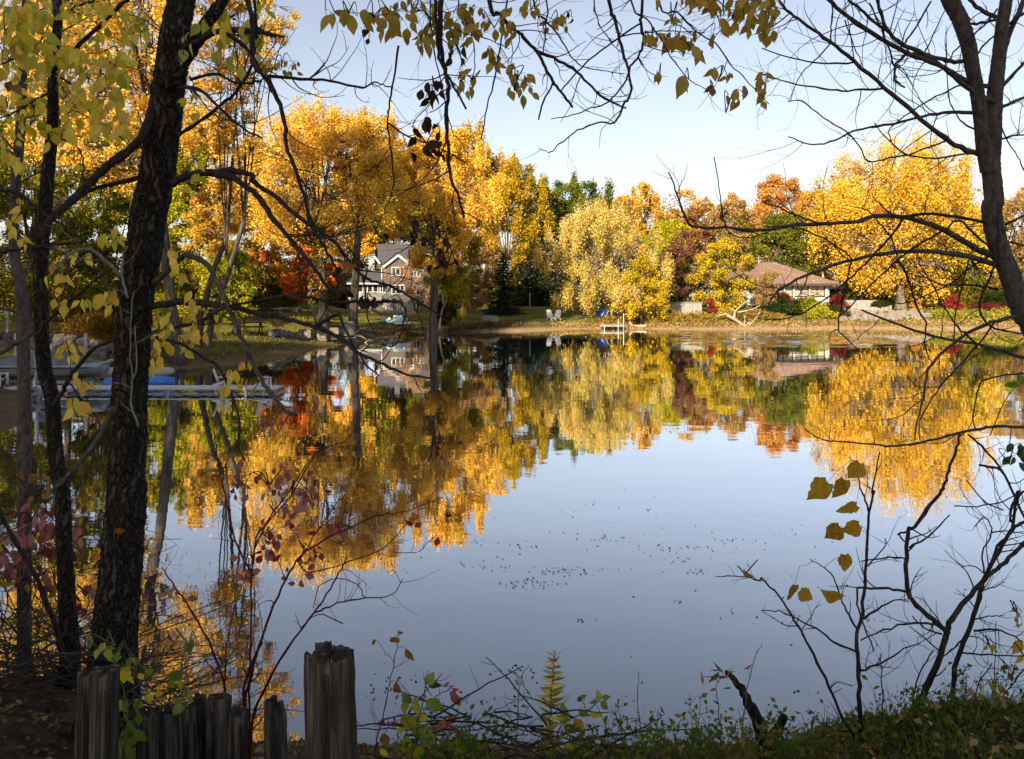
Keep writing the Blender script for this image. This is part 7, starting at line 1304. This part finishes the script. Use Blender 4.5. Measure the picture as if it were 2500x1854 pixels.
weed('honeysuckle_shoot', 'leafy honeysuckle shoot with paired oval leaves beside the goldenrod', B9, [(1700, 1300), (1710, 1100), (1770, 990), (1900, 920), (2000, 850), (2090, 790)], 3.25, .004,
     [(2085, 740, 100, -.1, -1), (2155, 755, 90, 1, -.1), (2140, 830, 110, .7, .7), (2030, 800, 80, -.6, .7), (2065, 920, 130, .6, .4, L_YG), (1960, 910, 150, .8, .8), (1910, 1000, 150, .6, .6, L_OCH), (1770, 870, 130, -.3, -1), (1770, 950, 140, .9, .5), (1690, 1000, 90, .7, .1), (1800, 1040, 110, .3, 1), (1850, 1040, 120, .6, 1), (1910, 780, 70, .3, 1), (1945, 750, 80, .9, 0), (1870, 1160, 110, .9, -.3), (1830, 1200, 100, .9, .4, L_YG), (1630, 1130, 130, -.1, -1), (1570, 1195, 90, -.6, -.7), (1890, 1270, 140, .9, .4), (1950, 1250, 100, 1, .2)], L_GRN, ('ov', 'ov2'))
weed('dogwood_seedling', 'dogwood seedling with drooping wine red leaves', B9, [(620, 1250), (590, 1050), (560, 900), (600, 760), (700, 700), (740, 670)], 3.05, .003,
     [(705, 640, 70, 1, -.5), (755, 655, 50, 1, -.2), (790, 685, 70, 1, .2), (790, 780, 180, .3, 1), (755, 730, 70, .4, 1), (750, 930, 90, 1, 0, L_BRN), (660, 1010, 130, -.3, .6), (700, 1000, 120, .4, 1), (770, 1040, 110, .7, .8), (600, 1040, 100, -.9, .4), (240, 1000, 90, .5, .3), (880, 1090, 90, .6, .6), (690, 1170, 120, .8, .3, L_BRN), (150, 1150, 150, .3, 1, L_BRN), (130, 990, 90, .2, 1)], L_RED, ('ov', 'el', 'ov2'))
weed('oak_shoot', 'thin shoot with withered rust leaves rising beside the tallest post', B9, [(60, 1250), (140, 900), (200, 560), (255, 320), (280, 160)], 3.1, .003,
     [(290, 170, 60, 1, .1), (235, 230, 100, -.8, -.3), (210, 240, 80, -.6, .4), (370, 380, 150, .5, 1), (260, 690, 160, .15, 1), (45, 260, 70, -.2, 1)], L_BRN, ('cu', 'el'))
fol = []
for lab, cr, pts, D_, nm in [('wiry vetch stem with tiny paired leaflets beside the goldenrod', B9, [(1340, 1300), (1345, 1000), (1360, 760), (1390, 560), (1460, 460)], 3.3, 'vetch'), ('arching vetch stem trailing small leaflets over the twigs', B9, [(900, 1100), (1050, 930), (1200, 850), (1340, 770)], 3.2, 'vetch'), ('small dark leaved weed sprig below the broken snag', B3, [(830, 1680), (820, 1500), (800, 1300), (806, 1110)], 3.2, 'weed'),
                             ('thin weed with red lance leaves beside the broken snag', B3, [(1310, 1680), (1310, 1450), (1290, 1280), (1290, 1150)], 3.2, 'smartweed'), ('bare forked weed stalk rising past the broken snag', B3, [(1450, 1450), (1480, 1200), (1530, 1010), (1568, 940)], 3.25, 'weed')]:
    w_ = Near(nm, lab, 'plant', base_at(cr(pts[0])[0], D_), GS if nm != 'smartweed' else REDSTEM); stem(w_, cr(*pts), D_, D_, .003, .0012, 3, .12)
    if 'bare' in lab: continue
    for k in range(26):
        p = RN.choice(w_.samp)[0] + Vector((RN.gauss(0, .03), RN.gauss(0, .02), RN.gauss(0, .02))); put_leaf(w_.root, p, RN.uniform(.012, .022) if nm != 'smartweed' else RN.uniform(.03, .06), RN.choice((L_DGRN, L_GRN)) if nm != 'smartweed' else RN.choice((L_RED, L_DGRN, L_BRN)), 'ov' if nm != 'smartweed' else 'na', Vector((RN.gauss(0, 1), RN.gauss(0, .4), RN.gauss(-.2, .5))))
for k, (x, h_, D_) in enumerate([(1010, 150, 3.0), (1075, 120, 3.1), (1130, 175, 3.2), (1190, 110, 3.0), (1400, 110, 3.1), (1470, 170, 3.2), (1535, 250, 3.2), (1590, 190, 3.05), (1650, 130, 3.2), (1700, 240, 3.1), (1775, 200, 3.15), (1830, 190, 3.1), (1895, 200, 3.2), (1950, 140, 3.25), (2010, 170, 3.3), (2190, 230, 3.5), (2270, 280, 3.6), (2340, 240, 3.6), (2400, 320, 3.7), (2455, 260, 3.6)]):
    w_ = Near('bank_weed', 'leafy weed clump with wiry stems and tiny leaves on the lip of the bank', 'plant', base_at((x, 1840), D_), GS, 'small weeds along the bank lip'); mb = None
    for j in range(5):
        h_ = h_ * (.62 if x < 1900 else .8) if j == 0 else h_; dx = RN.gauss(0, 55); stem(w_, [(x + dx * .2, 1870), (x + dx * .5, 1854 - h_ * .35), (x + dx, 1854 - h_ * RN.uniform(.6, 1.1))], D_, D_ + RN.uniform(-.12, .12), .0028, .001, 5, .11)
    pts = np.array([w_.samp[RN.randrange(len(w_.samp))][0][:] for _ in range(230)]); r_ = np.random.default_rng(k); pts += r_.normal(size=pts.shape) * .02; pts = pts[pts[:, 2] > w_.root.location[2]]
    link('foliage', leaf_cloud('foliage', pts - np.array(w_.root.location), .027 * r_.uniform(.5, 1.3, len(pts)), [GCW, GCW, GCB][k % 3], r_, aspect=.55), None, w_.root)
tw_ = Near('fallen_twigs', 'tangle of fallen dark twigs and dry stalks below the goldenrod', 'twigs', base_at((1130, 1850), 3.1), NTWIG)
for k in range(46):
    x, y = RN.uniform(900, 1480), RN.uniform(1735, 1860); a = RN.gauss(0, .35); L_ = RN.uniform(60, 260) * RN.choice((1, -1)); D_ = RN.uniform(2.95, 3.4)
    tw_.branch([(x, y), (x + L_ * .5 * math.cos(a), y - abs(L_) * .5 * math.sin(a) - 6), (x + L_ * math.cos(a), y - abs(L_) * math.sin(a))], D_, D_ + RN.uniform(-.2, .2), .0042, .0018, 3, .1)
# vine leaves at the foot of the elm and between the posts
vn = Near('ivy_vine', 'trailing vine with lime green leaves between the paired and low posts', 'vine', base_at((310, 1760), 3.3), GS)
vn.branch([(300, 1840), (310, 1760), (300, 1680), (270, 1600), (240, 1580)], 3.2, 3.4, .004, .002, 6, .12); vn.branch([(310, 1760), (350, 1700), (400, 1690), (450, 1700), (500, 1650)], 3.3, 3.4, .003, .002, 6, .12); vn.branch([(300, 1700), (380, 1640), (440, 1600), (480, 1570)], 3.3, 3.4, .003, .002, 5, .12)
for x0, y0, x1, y1, n_, s_ in [(510, 920, 740, 1010, 7, 60), (650, 1010, 830, 1100, 6, 70), (740, 1080, 860, 1180, 7, 60), (740, 1300, 860, 1400, 9, 70), (700, 1430, 850, 1520, 7, 75), (710, 1550, 840, 1640, 6, 70), (860, 1240, 1010, 1300, 8, 50), (1000, 1290, 1170, 1360, 8, 50), (1020, 1110, 1140, 1200, 6, 60), (1130, 910, 1230, 980, 5, 60), (880, 1110, 940, 1160, 3, 60), (1090, 1240, 1200, 1260, 3, 50)]:
    vn.cluster(B1, x0, y0, x1, y1, n_, s_, RN.choice((L_GRN, L_YG, L_GRN)), ('ov', 'he'), D=3.3, spread=.06)

# ------------------------------------------------------------------ ground cover, litter, floating leaves
def scatter(name, label, cat, n, fx, fy, size, mat, seed, up=True, zoff=.01, keep=None, aspect=.62, tilt=.35):
    rng = np.random.default_rng(seed); x = rng.uniform(*fx, n); y = rng.uniform(*fy, n)
    if keep is not None: k = keep(x, y, rng); x, y = x[k], y[k]
    n = len(x); z = ground(x, y) + zoff * (1 + rng.random(n)); pos = np.stack([x, y, z], 1); s = size * rng.uniform(.6, 1.3, n)
    t = np.stack([rng.normal(size=n), rng.normal(size=n), rng.normal(size=n) * tilt + (0 if not up else .0)], 1); t /= np.linalg.norm(t, axis=1)[:, None]
    w = np.stack([rng.normal(size=n) * tilt, rng.normal(size=n) * tilt, np.ones(n)], 1); u = np.cross(t, w); u /= np.linalg.norm(u, axis=1)[:, None]; S = s[:, None]
    pos[:, 2] += np.abs(t[:, 2]) * s * .5
    v = np.stack([pos - t * S * .5, pos + u * S * aspect * .5 + np.array([0, 0, 1]) * S * .08, pos + t * S * .5, pos - u * S * aspect * .5 + np.array([0, 0, 1]) * S * .08], 1).reshape(-1, 3)
    me = bpy.data.meshes.new(name); me.from_pydata(v.tolist(), [], np.arange(4 * n).reshape(-1, 4).tolist()); a = me.attributes.new('tint', 'FLOAT', 'FACE'); a.data.foreach_set('value', rng.random(n).astype(np.float32)); me.materials.append(mat); me.update()
    o = link(name, me); tag(o, label, cat, kind='stuff'); return o
LIT = leafmat('litter_leaf', [(.15, c(.05, .034, .022)), (.42, c(.15, .095, .05)), (.66, c(.30, .19, .095)), (.9, c(.50, .38, .22))], trans=.1, noise_scale=2)
LITY = leafmat('litter_yellow', [(.2, c(.30, .20, .03)), (.6, c(.52, .38, .06)), (.9, c(.6, .45, .12))], trans=.15, noise_scale=2)
GC = leafmat('ground_cover_leaf', [(.15, c(.02, .035, .009)), (.42, c(.08, .115, .022)), (.66, c(.19, .22, .04)), (.9, c(.36, .27, .08))], trans=.35, noise_scale=1.6)
scatter('leaf_litter', 'brown fallen leaves covering the near bank', 'leaf litter', 20000, (-6, 4), (1.8, 8.4), .048, LIT, 201, keep=lambda x, y, r: lake_sd(x, y) > 0.05)
scatter('leaf_litter', 'yellow fallen leaves flecking the cove lawn', 'leaf litter', 9000, (-40, -8), (36, 96), .13, LITY, 202, keep=lambda x, y, r: (lake_sd(x, y) > .4))
scatter('leaf_litter', 'pale leaves along the far shore', 'leaf litter', 7000, (-8, 62), (80, 100), .14, leafmat('litter_far', [(.2, c(.24, .15, .05)), (.6, c(.45, .31, .12)), (.9, c(.55, .42, .2))], trans=.1), 203, keep=lambda x, y, r: (lake_sd(x, y) > .1) & (lake_sd(x, y) < 8))
scatter('ground_cover', 'low green clover and grass on the bank by the bare shrubs', 'ground cover', 26000, (.9, 4.2), (2.6, 5.4), .024, GC, 204, zoff=.03, tilt=1.0, keep=lambda x, y, r: (lake_sd(x, y) > 2.6) & (r.random(len(x)) < np.clip((x - .8) * 1.3, 0, 1)))
scatter('ground_cover', 'low green weeds at the feet of the old posts', 'ground cover', 6000, (-2.2, -.6), (2.5, 3.5), .026, GC, 205, zoff=.02, tilt=1.0, keep=lambda x, y, r: r.random(len(x)) < .25 + .75 * (np.sin(x * 5) > -.2))
scatter('shore_pebbles', 'pale leaf scraps and pebbles at the near waterline', 'pebbles', 2600, (-4, 3), (7.0, 8.5), .05, LIT, 206, zoff=.005)
rng = np.random.default_rng(5); px = []
for (cx_, cy_, w_, h_, n_) in [(1390, 1395, 90, 14, 60), (1300, 1425, 80, 10, 45), (1480, 1315, 60, 12, 30), (1270, 1335, 40, 10, 14), (1660, 1340, 70, 10, 30), (1700, 1395, 60, 8, 26), (1650, 1370, 40, 8, 14), (1770, 1320, 40, 8, 14), (1580, 1245, 8, 3, 5), (1655, 1470, 20, 5, 8), (1150, 1325, 60, 8, 20), (1190, 1385, 60, 14, 22), (980, 1395, 40, 6, 8), (1060, 1265, 60, 10, 14), (1900, 1315, 80, 30, 14), (1420, 1515, 10, 3, 3), (1240, 1640, 60, 8, 8), (1790, 1495, 20, 4, 4), (2130, 1520, 40, 6, 6), (2190, 1700, 40, 8, 8), (1970, 1690, 40, 6, 5), (960, 1680, 90, 40, 40), (1060, 1740, 110, 40, 50), (1250, 1790, 140, 40, 40), (1500, 1230, 300, 60, 26), (1500, 1350, 500, 120, 40), (1900, 1450, 400, 150, 26)]:
    px.append(np.stack([rng.normal(cx_, w_ * .55, n_), rng.normal(cy_, h_ * .55, n_)], 1))
px = np.concatenate(px); px = px[px[:, 1] > 1180]; dd = CAM_H * FPX / (px[:, 1] - YH); xx = (px[:, 0] - CX) / FPX * dd; k = lake_sd(xx, dd) < -.15; xx, dd = xx[k], dd[k]; n_ = len(xx)
t = rng.uniform(0, 6.3, n_); s = rng.uniform(.018, .06, n_); z = np.full(n_, .006)
v = []
for i in range(n_):
    ca, sa = math.cos(t[i]), math.sin(t[i]); cu = s[i] * rng.uniform(.02, .3)
    for a_, b_, zz in ((-.5, 0, cu * .6), (0, .32, 0), (.5, 0, cu), (0, -.32, 0)): v.append((xx[i] + s[i] * (a_ * ca - b_ * sa), dd[i] + s[i] * (a_ * sa + b_ * ca), .005 + zz))
me = bpy.data.meshes.new('floating_leaves'); me.from_pydata(v, [], np.arange(4 * n_).reshape(-1, 4).tolist()); a = me.attributes.new('tint', 'FLOAT', 'FACE'); a.data.foreach_set('value', rng.random(n_).astype(np.float32)); me.materials.append(LIT); me.update()
tag(link('floating_leaves', me), 'small brown leaves drifting in patches on the open water', 'floating leaves', kind='stuff')

gv, gf = [], []; rng = np.random.default_rng(11); n_ = 15000; x = np.concatenate([rng.uniform(-30, -9, n_), rng.uniform(-6, 60, n_)]); y = np.concatenate([rng.uniform(36, 80, n_), rng.uniform(80, 98, n_)]); d = lake_sd(x, y); k = (d > .25) & (d < 9) & (rng.random(len(x)) < .25 + .75 * (np.sin(x * 1.3 + y) * np.sin(y * .9) > 0)); x, y = x[k], y[k]; z = ground(x, y); n_ = len(x)
hh = rng.uniform(.08, .24, n_); a = rng.uniform(0, 6.3, n_); lx, ly = rng.normal(size=n_) * .06, rng.normal(size=n_) * .06; w = .035
v = np.stack([np.stack([x - np.cos(a) * w, y - np.sin(a) * w, z - .01], 1), np.stack([x + np.cos(a) * w, y + np.sin(a) * w, z - .01], 1), np.stack([x + lx, y + ly, z + hh], 1)], 1).reshape(-1, 3)
me = bpy.data.meshes.new('grass'); me.from_pydata(v.tolist(), [], np.arange(3 * n_).reshape(-1, 3).tolist()); at_ = me.attributes.new('tint', 'FLOAT', 'FACE'); at_.data.foreach_set('value', rng.random(n_).astype(np.float32))
me.materials.append(leafmat('grass_blade', [(.2, c(.07, .09, .015)), (.45, c(.18, .18, .03)), (.7, c(.34, .28, .06)), (.95, c(.48, .36, .1))], trans=.3, noise_scale=.3)); me.update()
tag(link('grass', me), 'rough grass blades along the lake banks', 'grass', kind='stuff')

scatter('leaf_litter', 'tan dead leaves caught in the ground cover by the bare shrubs', 'leaf litter', 420, (1.0, 3.6), (2.7, 4.6), .042, leafmat('litter_tan', [(.2, c(.22, .12, .05)), (.6, c(.42, .26, .12)), (.9, c(.55, .40, .22))], trans=.2, noise_scale=3), 207, zoff=.05, tilt=.6)
rng = np.random.default_rng(17); n_ = 7000; x = rng.uniform(.9, 4.2, n_); y = rng.uniform(2.6, 5.2, n_); k = (np.sin(x * 7 + 2 * np.sin(y * 5)) * np.sin(y * 6.3 + x * 2) > -.15) & (rng.random(n_) < np.clip((x - .8) * 1.3, 0, 1)); x, y = x[k], y[k]; z = ground(x, y); n_ = len(x)
hh = rng.uniform(.04, .15, n_) * (1 + .5 * rng.random(n_)); a = rng.uniform(0, 6.3, n_); b_ = rng.uniform(0, 6.3, n_); ln = hh * rng.uniform(.3, 1.1, n_); w = .0028
q0 = np.stack([x, y, z - .01], 1); dx_ = np.stack([np.cos(a) * w, np.sin(a) * w, 0 * a], 1); md = q0 + np.stack([np.cos(b_) * ln * .35, np.sin(b_) * ln * .35, hh * .65], 1); tp_ = q0 + np.stack([np.cos(b_) * ln, np.sin(b_) * ln, hh], 1)
v = np.stack([q0 - dx_, q0 + dx_, md + dx_ * .7, md - dx_ * .7, tp_], 1).reshape(-1, 3); ix = np.arange(n_) * 5
me = bpy.data.meshes.new('grass'); me.from_pydata(v.tolist(), [], np.stack([ix, ix + 1, ix + 2, ix + 3], 1).tolist() + np.stack([ix + 3, ix + 2, ix + 4], 1).tolist()); at_ = me.attributes.new('tint', 'FLOAT', 'FACE'); tt = rng.random(n_).astype(np.float32); at_.data.foreach_set('value', np.concatenate([tt, tt]))
me.materials.append(leafmat('near_grass_blade', [(.2, c(.05, .08, .015)), (.45, c(.13, .18, .03)), (.7, c(.26, .28, .06)), (.95, c(.46, .38, .14))], trans=.35, noise_scale=2)); me.update()
tag(link('grass', me), 'fine grass blades among the ground cover by the bare shrubs', 'grass', kind='stuff')
